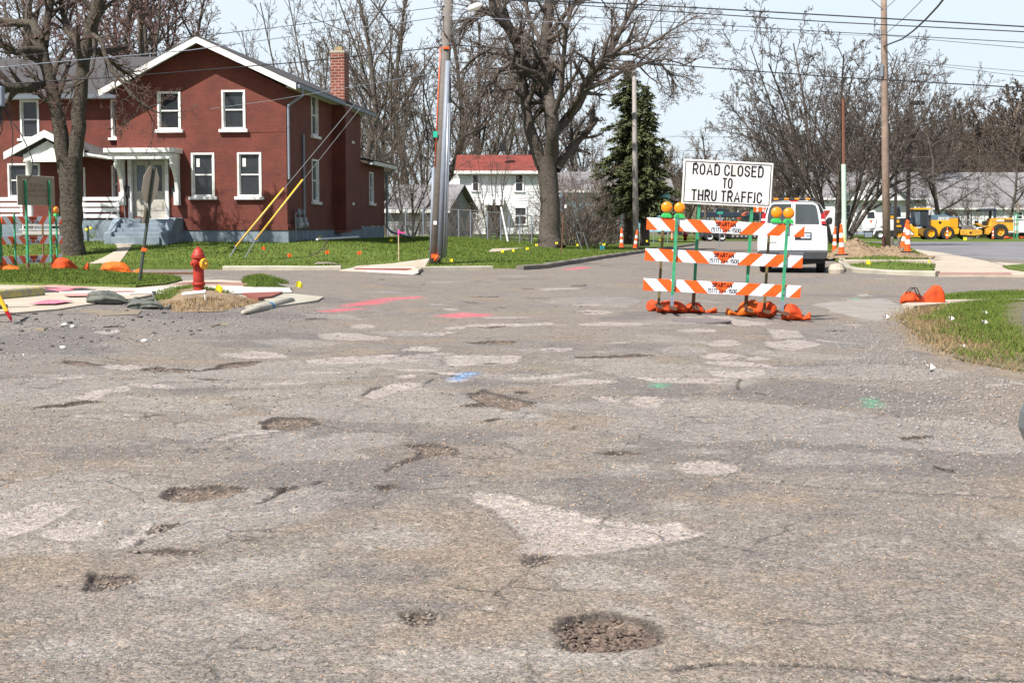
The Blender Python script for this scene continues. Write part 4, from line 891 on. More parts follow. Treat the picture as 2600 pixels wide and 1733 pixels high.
for k in(0,1):
    a=dx0+.14+k*(w_-.28)/2; b=a+(w_-.28)/2-.03; c=(a+b)/2; zz=dz0; hh=dz1-dz0-.14
    m=MB(); wallgrid(m,a,b,zz,zz+hh,[(a+.14,b-.14,zz+hh*.47,zz+hh*.92)],.10,.15,'y'); m.box(c,.095,zz+hh*.22,b-a-.25,.03,hh*.16); m.box(c,.095,zz+hh*.39,b-a-.25,.03,hh*.08)
    dd=m.build('door',dmat,house); m=MB(); m.box(c,.13,zz+hh*.69,b-a-.26,.012,hh*.46); m.build('pane',M['glassb'] if k==0 else M['glass'],dd)
    m=MB(); m.lathe([(.03,0),(.045,-.05),(.03,-.08)],(b-.07 if k==0 else a+.07,.1,zz+hh*.42),'y',8); m.build('handle',M['steel'],dd)
# stoop
sx0,_=loc(272,600,-1.6); sx1,_=loc(440,600,-1.2); st=loc(350,556,-.5)[1]
m=MB()
for k in range(5):
    h=st*(1-k/5); m.box((sx0+sx1)/2,-.55-.3*k,h-.5,(sx1-sx0)-.55,.4 if k else 1.1,1.0) if k else m.box((sx0+sx1)/2,-.4,h-.5,(sx1-sx0)-.3,.8,1.0)
stp=m.build('steps',M['found'],house,bevel=.02)
for sx in(sx0+.12,sx1-.14):
    m=MB(); m.prism([(0,st+.05),(-.85,st+.05),(-1.15,st-.1),(-1.5,st-.45),(-1.85,st-.5),(-1.85,-.5),(0,-.5)],'x',sx-.15,sx+.15); m.build('cheek_wall',M['found'],stp,bevel=.05)
m=MB(); m.tube([(sx0-.1,-1.85,-.1),(sx0-.1,-1.85,.55),(sx0+.35,-.75,st+.85),(sx0+.38,-.72,st)],.02,6); m.build('handrail',M['steel'],house)
m=MB(); m.box(sx0+.75,-.35,st+.05,.22,.1,.09); m.box(sx0+.9,-.4,st+.04,.12,.1,.06); tag(m.build('loose_brick',M['chimney']),'broken red bricks left on the top grey step','brick').matrix_world=Matrix.Translation((HX,HY,HZ))@Matrix.Rotation(-HA,4,'Z')
# side porch of the wing
PY=WY-2.1
ax,apz=loc(112,338,PY); lx,lz=loc(15,393,PY); rx,rz_=loc(206,386,PY)
m=MB()
for a,b in(((lx,lz),(ax,apz)),((ax,apz),(rx,rz_))):
    m.prism([(a[0],a[1]-.02),(b[0],b[1]-.02),(b[0],b[1]+.1),(a[0],a[1]+.1)],'y',PY+.08,WY)
porch=m.build('porch_roof',M['shingle'],house)
m=MB()
for a,b in(((lx-.1,lz-.02),(ax,apz)),((ax,apz),(rx+.1,rz_-.02))): m.prism([(a[0],a[1]-.16),(b[0],b[1]-.16),(b[0],b[1]+.12),(a[0],a[1]+.12)],'y',PY,PY+.075)
m.build('fascia',M['white'],porch)
m=MB(); m.prism([(lx+.6,lz+.02),(rx-.5,lz+.02),(ax,apz-.28)],'y',PY+.25,PY+.3); m.box((lx+rx)/2,PY+.35,lz-.12,rx-lx-1.2,.3,.3); m.build('porch_gable',M['white'],porch)
px=loc(74,450,PY+.3)[0]
m=MB(); m.lathe([(.17,.25),(.17,.5),(.13,.55),(.125,lz-.3),(.16,lz-.26),(.18,lz-.15)],(px,PY+.3,0),'z',14); m.build('porch_column',M['white'],porch,smooth=True)
hl=loc(208,357,WY); he=loc(284,397,PY+.9); hf=loc(206,388,PY+.2)
m=MB(); a=(hl[0],WY,hl[1]); b=(he[0]+.1,WY,he[1]+.02); c=(he[0],PY+.6,he[1]-.02); d_=(hf[0],PY+.2,hf[1]); e_=(rx-.3,WY,hl[1])
m.add([a,b,c,d_,tuple(Vector(a)-Vector((0,0,.3))),tuple(Vector(b)-Vector((0,0,.1))),tuple(Vector(c)-Vector((0,0,.1))),tuple(Vector(d_)-Vector((0,0,.12)))],[(0,1,2,3),(7,6,5,4),(0,4,5,1),(1,5,6,2),(2,6,7,3),(3,7,4,0)])
m.build('porch_roof',M['shingle'],house)
m=MB(); m.tube([(hf[0],PY+.1,hf[1]-.05),(he[0],PY+.5,he[1]-.08)],.07,6); m.build('gutter',M['white'],house)
def rail(u0,u1,yo,nm):
    a=loc(u0,530,yo)[0]; b=loc(u1,530,yo)[0]; m=MB()
    for v0,v1 in((500.5,509.5),(515,524.5),(528.5,538),(543.5,553)):
        z1=loc(150,v0,yo)[1]; z0=loc(150,v1,yo)[1]; m.box((a+b)/2,yo,(z0+z1)/2,b-a,.03,z1-z0)
    q=m.build('railing',M['white2'],house); zb=loc(150,556,yo)[1]; zt_=loc(150,500,yo)[1]; n=max(2,int((b-a)/1.0)+1)
    for k in range(n): MB().box(a+.08+(b-a-.16)*k/(n-1),yo+.06,(zb+zt_)/2,.07,.07,zt_-zb).build('baluster',M['white2'],q)
rail(205,303,PY+.35,'r'); rail(-60,57,PY+.25,'l')
fl0=loc(150,557,PY)[1]
m=MB(); xr=loc(303,560,PY+.4)[0]-.02; xl=loc(203,560,PY+.4)[0]; m.box((xr+xl)/2,(PY+.4+WY)/2,fl0-.9,xr-xl,WY-PY-.4,1.8); xl2=loc(-80,560,PY)[0]; m.box((xl2+xl-2.4)/2-.1,(PY+.4+WY)/2,fl0-.9,(xl-2.2)-xl2,WY-PY-.4,1.8); m.box(xl-1.1,(PY+1.2+WY)/2,fl0-.95,2.3,WY-PY-1.2,1.8); m.build('porch_base',M['found'],house)
m=MB(); a=loc(118,570,PY)[0]; b=loc(160,570,PY)[0]
for k in range(4): m.box((a+b)/2-.3,PY+.5-.3*k,fl0-.05-.17*k,b-a+1.4,.34,.06)
m.box((a+b)/2-.3,PY+.2,fl0-.6,b-a+1.2,.9,.35)
m.build('porch_steps',mk('grey_boards',(.42,.4,.37),.8,.15,4),house)
for u in(60,88,206):
    a=loc(u,560,PY+.2)[0]; m=MB(); m.tube([(a,PY+.15,fl0+.1),(a,PY+.12,.05),(a-.12,PY-.1,-.02)],.045,6); m.build('downspout',M['white2'],house)
# gas meters and pipes on the side wall
gy=locs(760,560,.15)[0]
for k,yy in enumerate((gy-.35,gy+.35)):
    g=MB(); g.lathe([(.0,-.15),(.17,-.13),(.19,0),(.17,.13),(0,.15)],(.25,yy,.62),'y',12); g.box(.25,yy,.8,.2,.3,.2); mt_=g.build('gas_meter',M['steel'],house,bevel=.02,smooth=False)
    g=MB(); g.lathe([(.0,-.05),(.12,-.04),(.12,.04),(0,.05)],(.25,yy,1.12),'x',12); g.tube([(.25,yy,.9),(.25,yy,1.1)],.03,6); g.build('regulator',M['grey'],mt_)
m=MB(); m.tube([(.2,gy-.75,.0),(.2,gy-.75,1.05),(.2,gy+.6,1.05)],.028,6); m.tube([(.05,gy+1.2,.9),(.05,gy+1.2,4.2)],.05,6); m.build('gas_pipe',M['grey'],house)
m=MB(); a=locs(735,608,.7)[0]; m.tube([(.9,1.0,.05),(.9,WZ-4.6,.09)],.045,8); o=m.build('white_pipe',M['white2'],label='long white plastic pipe lying along the house side wall',cat='pipe'); o.matrix_world=Matrix.Translation((HX,HY,HZ))@Matrix.Rotation(-HA,4,'Z')
# ---------------------------------------------------------------- other buildings
def siding(m,x0,x1,z0,z1,y,h=.2,dx=.02):
    pts=[];z=z0
    while z<z1: pts+=[(y-dx,z),(y,min(z+h,z1))]; z+=h
    pts=[(y+.2,z0)]+pts+[(y+.2,z1)]; m.prism(pts,'x',x0,x1)
def simple_house(name,label,u0,u1,veave,vridge,vbase,Y,wallm,roofm,depth=8,rz=0,wins=(),side=True,over=.4,hip=0,cat='house'):
    p=at((u0+u1)/2,vbase,Y); h=E(name,label,cat,(p.x,Y,p.z),rz); W=(u1-u0)*Y/F; ze=at(0,veave,Y).z-p.z; zr=at(0,vridge,Y+depth/2).z-p.z
    m=MB(); siding(m,-W/2,W/2,0,ze,0,.22); m.prism([(.2,0),(depth,0),(depth,ze),(depth/2,zr-.1),(0.2,ze)],'x',-W/2,-W/2+.2); m.prism([(.2,0),(depth,0),(depth,ze),(depth/2,zr-.1),(0.2,ze)],'x',W/2-.2,W/2); m.build('wall',wallm,h)
    m=MB(); 
    for a,b in(((-over,ze-.05),(depth/2,zr)),((depth/2,zr),(depth+over,ze-.05))): m.prism([a,b,(b[0],b[1]+.14),(a[0],a[1]+.14)],'x',-W/2-.35+hip*(0 if a[0]<0 else 0),W/2+.35)
    r=m.build('roof',roofm,h); m=MB(); m.box(0,-over-.06,ze,W+.8,.1,.22); m.build('fascia',M['white'],h)
    for (ua,ub,va,vb) in wins:
        xa=(ua-(u0+u1)/2)*Y/F; xb=(ub-(u0+u1)/2)*Y/F; za=at(0,vb,Y).z-p.z; zb=at(0,va,Y).z-p.z
        m=MB(); fr_=.1; m.box(xa,-.05,(za+zb)/2,fr_,.1,zb-za); m.box(xb,-.05,(za+zb)/2,fr_,.1,zb-za); m.box((xa+xb)/2,-.051,zb,xb-xa+fr_,.1,fr_); m.box((xa+xb)/2,-.051,za,xb-xa+fr_*2,.12,fr_); m.box((xa+xb)/2,-.04,(za+zb)/2,xb-xa,.06,.06)
        w_=m.build('window',M['white2'],h); m=MB(); m.box((xa+xb)/2,-.02,(za+zb)/2,xb-xa-.08,.05,zb-za-.06); m.build('pane',M['glass'],w_)
    return h,W,ze
wh,W,ze=simple_house('white_house','white clapboard house with a red shingle roof behind the wire fence',1168,1385,438,398,594,105,M['siding'],M['redroof'],8,0,[(1200,1216,443,485),(1308,1328,443,486),(1184,1210,526,555),(1307,1336,526,570)])
m=MB(); x=(1255-1276)*105/F; m.prism([(-1.0,2.1),(0,2.6),(0,2.7),(-1.0,2.2)],'x',x-.9,x+.7); m.build('awning',M['siding'],wh); m=MB(); m.box(x,-.03,1.1,.95,.12,2.1); m.build('door',M['glass'],wh)
m=MB(); m.prism([(-.2,2.4),(1.2,2.4),(1.2,3.9)],'y',.5,.9); m2=m.build('shed_roof',M['siding'],wh); m2.location=(-W/2-1.0,0,1.0)
m=MB(); m.box(0,1.5,ze+1.9,.5,.5,.6); m.build('chimney',M['black'],wh)
simple_house('garage','weathered grey clapboard garage beside the leaning pole',975,1135,536,474,601,92,M['sidingg'],M['greyroof'],6.5,R(-14),[(1096,1112,500,560)][:0],over=.3,cat='garage')
simple_house('blue_house','light blue clapboard house behind the spruces',1430,1700,486,440,588,125,M['blueh'],M['greyroof'],9,0,[(1515,1530,498,512),(1522,1534,546,556),(1556,1574,545,560)])
gh_,W,ze=simple_house('white_gabled_house','white house with steep grey gable behind the white truck',2075,2350,505,440,596,176,M['siding'],M['greyroof'],9,0,[(2135,2158,520,560),(2240,2262,515,545)])
m=MB(); m.prism([(-4.2,ze-.2),(4.2,ze-.2),(0,ze+3.4)],'y',-.9,4); m.build('front_gable',M['siding'],gh_)
m=MB(); 
for s in(-1,1): m.prism([(s*4.6,ze-.5),(0,ze+3.45),(0,ze+3.65),(s*4.9,ze-.5)],'y',-1.3,4)
m.build('gable_roof',M['greyroof'],gh_); m=MB(); m.box(0,-.93,ze+1.2,1.2,.06,1.4); m.build('vent',M['sidingg'],gh_)
simple_house('long_white_building','long low white building with broad grey roof behind the roller',2372,2700,530,440,590,186,M['siding'],M['greyroof'],16,0,[(2578,2594,538,556),(2400,2420,535,575),(2452,2460,535,580)],cat='building')
simple_house('tan_house','pale tan house far behind the road closed sign',1795,1822,530,518,552,250,mk('tan_siding',(.5,.42,.32),.7),M['greyroof'],8,0,[(1803,1808,534,542)])
simple_house('white_cottage','small white cottage on the grassy rise beyond the sign',1878,1916,530,520,545,290,M['siding'],M['greyroof'],8,0,[(1885,1890,534,540)])
simple_house('grey_shed','grey gabled shed behind the right spruce',1655,1694,478,458,560,150,M['sidingg'],M['greyroof'],8,0,[(1672,1684,482,496)])
simple_house('pale_house','pale house among bare trees at the far right edge',2470,2560,455,425,560,240,M['siding'],M['greyroof'],9,0,[(2500,2512,470,485)])
# ---------------------------------------------------------------- trees
rd=random.Random(11)
class TR:
    def __init__(s): s.b=[]; s.n=5
    def grow(s,p,d,L,r,lev,o):
        N=s.n; P=[p]; q=p; dd=d; wig=o['wig']; sg=L/(N-1); up=o['up'][min(lev,len(o['up'])-1)]
        for i in range(N-1):
            dd=Vector((dd.x+rd.gauss(0,wig),dd.y+rd.gauss(0,wig),dd.z+rd.gauss(0,wig)+up)).normalized(); q=q+dd*sg; P.append(q)
        tip=max(o['rmin'],r*o.get('tap',.35)); Rr=[r+(tip-r)*i/(N-1) for i in range(N)]
        s.b.append((lev,P,Rr))
        if lev<o['max']: s.kids(P,Rr,L,lev,o)
    def kids(s,P,Rr,L,lev,o,n=None,t0=None):
        n=n or o['n'][lev]; t0=o['t0'][min(lev,len(o['t0'])-1)] if t0 is None else t0; az=rd.random()*6.28; N=len(P)
        for k in range(n):
            t=t0+(1-t0)*(k+rd.random()*.8)/n; t=min(t,.999); f=t*(N-1); i=int(f); f-=i
            c=P[i].lerp(P[min(i+1,N-1)],f); rr=(Rr[i]*(1-f)+Rr[min(i+1,N-1)]*f); dd=(P[min(i+1,N-1)]-P[i]).normalized()
            az+=2.4+rd.uniform(-.5,.5); an=R(rd.uniform(*o['ang'][min(lev,len(o['ang'])-1)]))
            a=dd.orthogonal().normalized(); b=dd.cross(a); side=a*math.cos(az)+b*math.sin(az); nd=(dd*math.cos(an)+side*math.sin(an)).normalized()
            Lk=L*o['ratio']*(1-.55*t*(1 if lev==0 else .8))*rd.uniform(.65,1.25)
            s.grow(c,nd,Lk,max(o['rmin'],rr*rd.uniform(.45,.7)),lev+1,o)
def tubes(br,ns):
    Vs=[];Fs=[];off=0; by={}
    for P,Rr in br: by.setdefault(len(P),[]).append((P,Rr))
    for N,L in by.items():
        A=np.array([[tuple(x) for x in P] for P,_ in L]); Rr=np.array([r for _,r in L]); T=np.gradient(A,axis=1); T/=np.linalg.norm(T,axis=2,keepdims=True)+1e-9
        ref=np.where(np.abs(T[:,:1,2:3])>.8,np.array([1.,0,0]),np.array([0,0,1.])); U=np.cross(T,np.broadcast_to(ref,T.shape)); U/=np.linalg.norm(U,axis=2,keepdims=True)+1e-9; W_=np.cross(T,U)
        an=2*np.pi*np.arange(ns)/ns
        V=A[:,:,None]+(U[:,:,None]*np.cos(an)[None,None,:,None]+W_[:,:,None]*np.sin(an)[None,None,:,None])*Rr[:,:,None,None]
        K=len(L); idx=np.arange(K*N*ns).reshape(K,N,ns); r=np.roll(idx,-1,2)
        q=np.stack([idx[:,:-1],r[:,:-1],r[:,1:],idx[:,1:]],-1).reshape(-1,4)+off; Vs.append(V.reshape(-1,3)); Fs.append(q); off+=K*N*ns
    return np.concatenate(Vs),np.concatenate(Fs)
def finish(t,name,label,locn,bark,twig,group=None,cut=1,cat='tree',bud=None,scale=1,rz=0):
    e=E(name,label,cat,locn,rz,group); e.scale=(scale,)*3
    big=[(P,r) for l,P,r in t.b if l<=cut]; sm=[(P,r) for l,P,r in t.b if l>cut]
    if big: V,Fq=tubes(big,8); mesh_np('trunk',V,Fq,bark,e,True)
    if sm: V,Fq=tubes(sm,3); mesh_np('crown',V,Fq,twig,e,True)
    if bud:
        tips=np.array([tuple(P[k]) for l,P,r in t.b if l>=3 for k in (-1,-3)]); n=len(tips); d=rng.normal(size=(n,3,3))*bud
        V=(tips[:,None,:]+d).reshape(-1,3); mesh_np('buds',V,np.arange(3*n).reshape(-1,3),M['twigr'],e)
    return e
BASE=dict(max=4,n=[11,7,6,5],ratio=.5,ang=[(28,60),(25,60),(25,65),(25,70)],wig=.10,up=[.05,.08,.05,.02],t0=[.22,.25,.2,.15],rmin=.012,tap=.3)
def std(hh=16,r=.3,**k):
    o=dict(BASE); o.update(k); t=TR(); t.grow(Vector((0,0,-.3)),Vector((0,0,1)),hh,r,0,o); return t
V0=Vector((0,0,0))
def proto(t,bark,twig,bud=None,cut=1): 
    return finish(t,'bare_tree','x',(0,0,0),bark,twig,cut=cut,bud=bud)
def multi(ns,hh,r,spread,**k):
    o=dict(BASE); o.update(k); t=TR()
    for i in range(ns):
        a=6.28*i/ns+rd.random(); s=spread*rd.uniform(.5,1.2); t.grow(Vector((.2*math.cos(a),.2*math.sin(a),-.3)),Vector((s*math.cos(a),s*math.sin(a),1)).normalized(),hh*rd.uniform(.75,1),r*rd.uniform(.6,1),0,o)
    return t
PR={}
PR['A']=proto(std(18,.32,n=[13,8,6,5],ratio=.46,rmin=.015),M['bark'],M['twigr'],.05)
PR['B']=proto(std(18,.28,n=[12,8,6,5],ratio=.42,ang=[(20,45),(20,50),(25,60),(25,70)],rmin=.014),M['bark'],M['twigb'])
PR['C']=proto(multi(3,18,.17,.16,n=[9,6,5,3],ratio=.36,ang=[(18,38),(20,45),(20,50),(20,50)],max=4,rmin=.012,wig=.07),M['bark'],M['twig'])
PR['D']=proto(multi(6,15,.14,.4,n=[10,7,5,4],ratio=.4,rmin=.013,wig=.13),M['barkg'],M['twigb'])
PR['E']=proto(multi(10,12.5,.14,.66,n=[13,7,6,4],ratio=.44,rmin=.012,ang=[(25,52),(25,55),(25,60),(25,60)],up=[.07,.05,.04,.02],wig=.09),M['bark'],M['twigd'])
PR['S']=proto(multi(9,4.5,.05,.7,n=[7,5,4],max=3,ratio=.5,rmin=.008,wig=.16,t0=[.1,.1,.1]),M['twig'],M['twigb'],cut=0)
PR['G']=proto(std(17,.3,n=[16,9,7,5],ratio=.46,ang=[(20,50),(20,50),(25,60),(25,70)],rmin=.034,up=[.05,.1,.08,.05]),M['twigb'],M['twigb'])
PR['F']=proto(std(16,.3,n=[14,8,6,5],ratio=.55,ang=[(40,75),(30,60),(25,65),(25,70)],rmin=.016,wig=.13,up=[.04,.02,.05,.05]),M['bark'],M['twigd'])
PH={'A':18,'B':18,'C':18,'D':14,'E':10.8,'S':4.3,'F':16,'G':17.5}
used=set()
def tree(k,u,vt,Y,label,group=None,name='bare_tree',wide=1,cat='tree',vb=None,z=None):
    x=(u-1300)/F*Y*1.0; 
    x=at(u,500,Y).x
    zz=z if z is not None else (hw(x,Y) if (sdf_poly(np.array([x]),np.array([float(Y)]),WP)[0]<0) else float(H(x,Y)))
    if vb is not None: zz=at(u,vb,Y).z
    zt_=at(u,vt,Y).z; s=(zt_-zz)/PH[k]
    o=PR[k] if k not in used else copy_tree(PR[k]); used.add(k)
    o.name=name; o.location=(x,Y,zz); o.rotation_euler=(0,0,rd.random()*6.28); o.scale=(s*wide,s*wide,s)
    for kk in('label','category','group'):
        if kk in o: del o[kk]
    return tag(o,label,cat,group)
g1='tall bare trees in the wood behind the brick house'; l1='tall bare tree in the wood behind the brick house'
for u,vt,Y,k in [(-60,-160,84,'A'),(30,-120,90,'A'),(110,-200,80,'B'),(190,-90,95,'A'),(265,-180,86,'A'),(340,-140,92,'B'),(400,-210,80,'A'),(455,-120,98,'A'),(530,-20,92,'B')]:
    tree(k,u,vt,Y,l1,g1)
tree('C',770,-30,96,'slim multi stemmed tree rising over the roof ridge left of the chimney'); tree('C',835,-60,88,'slender bare tree directly behind the brick chimney'); tree('C',700,40,104,'thin bare tree above the middle of the sloping roof')
g2='bare trees crowding between the house and leaning pole'; l2='bare brown tree crowded between brick house and leaning pole'
for u,vt,Y,k in [(905,-60,112,'B'),(960,-20,124,'D'),(1000,30,110,'C'),(1045,-40,126,'B'),(1085,60,118,'D'),(930,120,128,'D'),(1130,0,132,'B'),(880,60,120,'C'),(1165,90,125,'D')]:
    tree(k,u,vt,Y,l2,g2)
g3='bare trees beyond the white red roofed house'; l3='bare tree beyond the white house with red roof'
for u,vt,Y,k in [(1205,40,135,'B'),(1255,90,140,'D'),(1300,60,132,'B'),(1460,130,138,'B'),(1510,220,135,'D'),(1390,190,146,'D')]:
    tree(k,u,vt,Y,l3,g3)
tree('D',1045,300,84,'dark trunked bare tree before the grey garage'); tree('F',985,330,80,'low spreading bare tree at the rear corner of the brick house',wide=1.1)
g4='tangled bare bushes along the wire fence'; l4='tangled bare bush along the wire fence'
for u,vt,Y in [(1010,520,82),(1060,500,84),(1190,480,84),(1235,505,82),(1290,500,86),(1340,520,83),(1150,540,80),(1100,490,88)]:
    tree('S',u,vt,Y,l4,g4,name='bare_bush',cat='bush')
g5='reddish thicket bushes right of the big maple'; l5='reddish bare bush in the thicket right of the big trunk'
for u,vt,Y in [(1455,400,86),(1485,370,90),(1520,400,92),(1465,460,82),(1500,470,84),(1440,430,96),(1545,440,100),(1560,420,108)]:
    tree('S',u,vt,Y,l5,g5,name='bare_bush',cat='bush',wide=1.0)
for u,vt,Y,lab in [(1240,360,84,'pale slim sapling left in front of the white house'),(1262,330,86,'pale slim sapling at the door of the white house')]:
    tree('C',u,vt,Y,lab,name='sapling',wide=.8)
tree('E',2125,85,112,'broad many stemmed bare tree behind the wooden utility pole',wide=.93,z=-.2)
tree('E',2040,215,185,'bushy bare tree left of the tall brown post',wide=.8,z=-.2); tree('E',2250,190,195,'bare tree right of the wooden utility pole',wide=.8,vb=596)
tree('F',2405,330,172,'wide low bare tree directly behind the yellow grader cab',wide=1.4,vb=600); tree('F',2550,360,176,'dark bare tree behind the yellow roller engine',wide=1.1,vb=600); tree('S',2470,440,172,'thin upright bare shrub between grader and roller',name='bare_bush',cat='bush',vb=600)
g6='distant bare trees along the right skyline'; l6='distant brown bare tree on the right skyline'
for i,(u,vt,Y) in enumerate([(2200,330,215),(2260,300,225),(2320,300,230),(2370,270,235),(2430,310,225),(2480,260,240),(2530,245,230),(2590,235,235),(2640,230,240),(2290,350,212),(2400,350,215),(2510,330,220),(2570,330,212),(2150,380,220),(2450,280,260),(2620,300,225),(2220,380,206),(2345,390,207),(2385,330,222),(2420,370,209),(2465,340,214),(2495,300,226),(2545,300,219),(2600,310,213),(2560,390,206),(2610,380,207),(2180,340,224),(2300,400,208),(2480,400,205),(2240,340,218),(2660,260,215)]):
    tree('GGD'[i%3],u,vt,Y,l6,g6,vb=592,wide=1.35)
g7='distant bare trees closing the street behind the sign'; l7='distant bare tree closing the street behind the road closed sign'
for i,(u,vt,Y) in enumerate([(1700,380,205),(1730,350,180),(1790,335,160),(1760,400,215),(1830,400,230),(1870,420,240),(1910,400,235),(1950,380,230),(1990,360,210),(2020,330,190),(1690,430,160),(1720,440,190),(1800,440,210),(1850,440,205),(1930,440,215),(1975,430,205),(1675,470,150),(1700,480,200),(1745,470,220),(1780,480,235),(1840,470,200),(1900,470,230),(1960,470,200),(2010,420,205),(1710,400,240)]):
    tree('GDB'[i%3],u,vt,Y,l7,g7,vb=592,wide=1.2)
# ------ hero trees
def limbs(t,Y,L,lev=0,dy=0):
    for pts in L:
        P=[];Rr=[]
        for i,(u,v,wpx,*dd) in enumerate(pts):
            yy=Y+(dd[0] if dd else 0); P.append(at(u,v,yy)); Rr.append(max(.012,wpx*.5*yy/F))
        # resample smooth
        Q=[];RR=[]
        for i in range(len(P)-1):
            for k in range(3):
                f=k/3; j=Vector((rd.gauss(0,.02),rd.gauss(0,.02),0))*(3*Rr[i] if k else 0); Q.append(P[i].lerp(P[i+1],f)+j); RR.append(Rr[i]*(1-f)+Rr[i+1]*f)
        Q.append(P[-1]); RR.append(Rr[-1]); t.b.append((lev,Q,RR))
HO=dict(max=4,n=[6,7,6,5],ratio=.5,ang=[(30,70),(25,60),(25,65),(25,70)],wig=.12,up=[.04,.06,.02,0],t0=[.3,.2,.15,.1],rmin=.006,tap=.25)
t=TR(); YT=49; base=None
for Yt in np.arange(40,60,.25):
    p=at(185,648,Yt)
    if p.z<=hw(p.x,Yt): YT=float(Yt); break
limbs(t,YT,[[(186,662,78),(186,640,66),(183,600,60),(180,520,58),(177,440,58),(176,400,60)],
 [(166,440,40),(155,340,38),(140,260,36),(125,200,32),(108,130,30),(100,100,27)],
 [(100,100,24),(85,60,20,.5),(45,58,17,1),(-20,48,15,1.5),(-80,60,12,2)],[(112,130,22),(70,125,16,-.5),(40,135,14,-1),(10,118,12,-1),(-60,100,9,-1)],
 [(190,440,40),(196,350,38),(203,260,36),(210,180,34),(218,120,33),(232,70,33),(245,20,32),(258,-60,28),(262,-160,20)],
 [(112,120,22),(118,60,20,.5),(130,0,18,.5),(132,-90,15,1)],[(215,120,20),(180,90,18,.6),(168,70,17,.8),(160,30,15,1),(148,-40,12,1)],
 [(110,215,20),(80,222,26,-.5),(40,225,26,-1),(-10,218,24,-1.5),(-70,200,18,-2)],
 [(232,85,13),(258,105,12,-.6),(268,145,11,-.9),(285,180,11,-1.1),(312,210,10,-1.3),(335,243,9,-1.5),(360,262,7,-1.6),(385,280,5,-1.6),(408,288,3,-1.6)],
 [(358,262,5,-1.6),(345,290,4,-1.7),(322,308,4,-1.8),(292,332,3,-1.9)],[(238,90,9),(240,140,8,-.8),(236,175,7,-1),(215,205,6,-1.2),(190,220,5,-1.2),(165,245,4,-1.3)],
 [(215,120,14,.5),(260,140,12,1),(300,170,9,1.6),(340,200,6,2)]],1)
o=dict(HO); 
for l,P,Rr in list(t.b)[1:]:
    L=sum((P[i+1]-P[i]).length for i in range(len(P)-1)); 
    t.kids(P,Rr,min(L,3.6),1,dict(o,n=[0,9,6,5],max=4,t0=[.3,.35]),n=10 if L>2 else 7)
for P in t.b:
    for i in range(len(P[1])): P[1][i]=P[1][i]-at(185,648,YT)
finish(t,'maple_tree','thick twin stemmed maple on the lawn before the brick house wing',tuple(at(185,648,YT)),M['barkg'],mk('maple_twig',(.14,.085,.072),.9,.3,3),cut=2,bud=.013)
t=TR(); YB=74; pb=at(1398,622,YB)
limbs(t,YB,[[(1398,640,90),(1398,622,66),(1396,590,55),(1396,540,50),(1394,480,48),(1390,430,50),(1388,395,56)],
 [(1375,420,34),(1360,370,32),(1343,320,28),(1335,270,26),(1325,200,24),(1318,140,22),(1305,95,22,-1),(1280,60,20,-1.5),(1250,15,17,-2),(1235,-60,12,-2)],
 [(1395,400,34),(1400,340,28),(1395,280,26),(1375,220,22,1),(1345,170,20,1.5),(1320,110,16,2),(1255,-10,13,3)],
 [(1400,400,36),(1405,330,32,-1),(1400,280,30,-1),(1390,230,30),(1380,180,30),(1385,100,28),(1395,20,25),(1400,-80,20)],
 [(1412,430,26),(1440,390,24,.5),(1460,365,22,1),(1490,335,18,1.5),(1515,300,14,2)],
 [(1402,350,22),(1440,300,24,1),(1465,270,24,1.5),(1490,220,22,2),(1520,170,18,2.4),(1560,110,15,3),(1590,50,12,3.4),(1625,-20,8,4)],
 [(1440,300,18,1),(1470,250,20,-1),(1500,190,18,-2),(1540,150,14,-3),(1600,100,9,-3.5)],
 [(1395,230,16),(1360,185,14,-1),(1330,175,13,-1.4),(1295,160,12,-1.8),(1265,185,10,-2),(1240,220,8,-2.2),(1232,250,5,-2.3)],
 [(1310,110,14,-1),(1290,60,13,1),(1255,30,13,1.6),(1215,35,11,2),(1180,60,8,2.6),(1165,90,5,3)],
 [(1325,170,12),(1290,145,12,1),(1250,120,9,1.6),(1200,150,7,2),(1165,190,5,2.4)],
 [(1330,250,10),(1300,225,8,-1),(1240,235,7,-2),(1190,290,4,-3)],
 [(1480,230,14,2),(1540,205,11,2.5),(1580,180,10,3),(1640,160,8,3.5),(1680,165,7,4),(1705,195,6,4),(1718,223,4,4)],
 [(1640,160,5,3.5),(1690,150,4,4),(1740,165,3,4.5),(1790,140,2.5,5)],
 [(1500,200,12,2),(1560,140,10,1),(1640,120,8,0),(1700,80,5,0),(1770,40,3,0)],[(1405,300,14,-1),(1425,230,14,-2),(1430,150,12,-2.5),(1440,60,10,-3),(1470,-40,7,-3)],
 [(1385,100,14),(1440,30,12,-1),(1490,-20,10,-2),(1560,-60,7,-3)],[(1385,130,12),(1350,60,10,2),(1330,0,9,3),(1300,-70,6,4)]],1)
for l,P,Rr in list(t.b)[1:]:
    L=sum((P[i+1]-P[i]).length for i in range(len(P)-1))
    t.kids(P,Rr,min(L*.8,6.0),1,dict(HO,n=[0,10,8,6],max=4,t0=[.3,.3],rmin=.009),n=16 if L>5 else 11)
for P in t.b:
    for i in range(len(P[1])): P[1][i]=P[1][i]-pb
finish(t,'maple_tree','massive bare maple with wide crown behind the yellow marker flags',tuple(pb),M['bark'],M['twig'],cut=2,bud=.022)
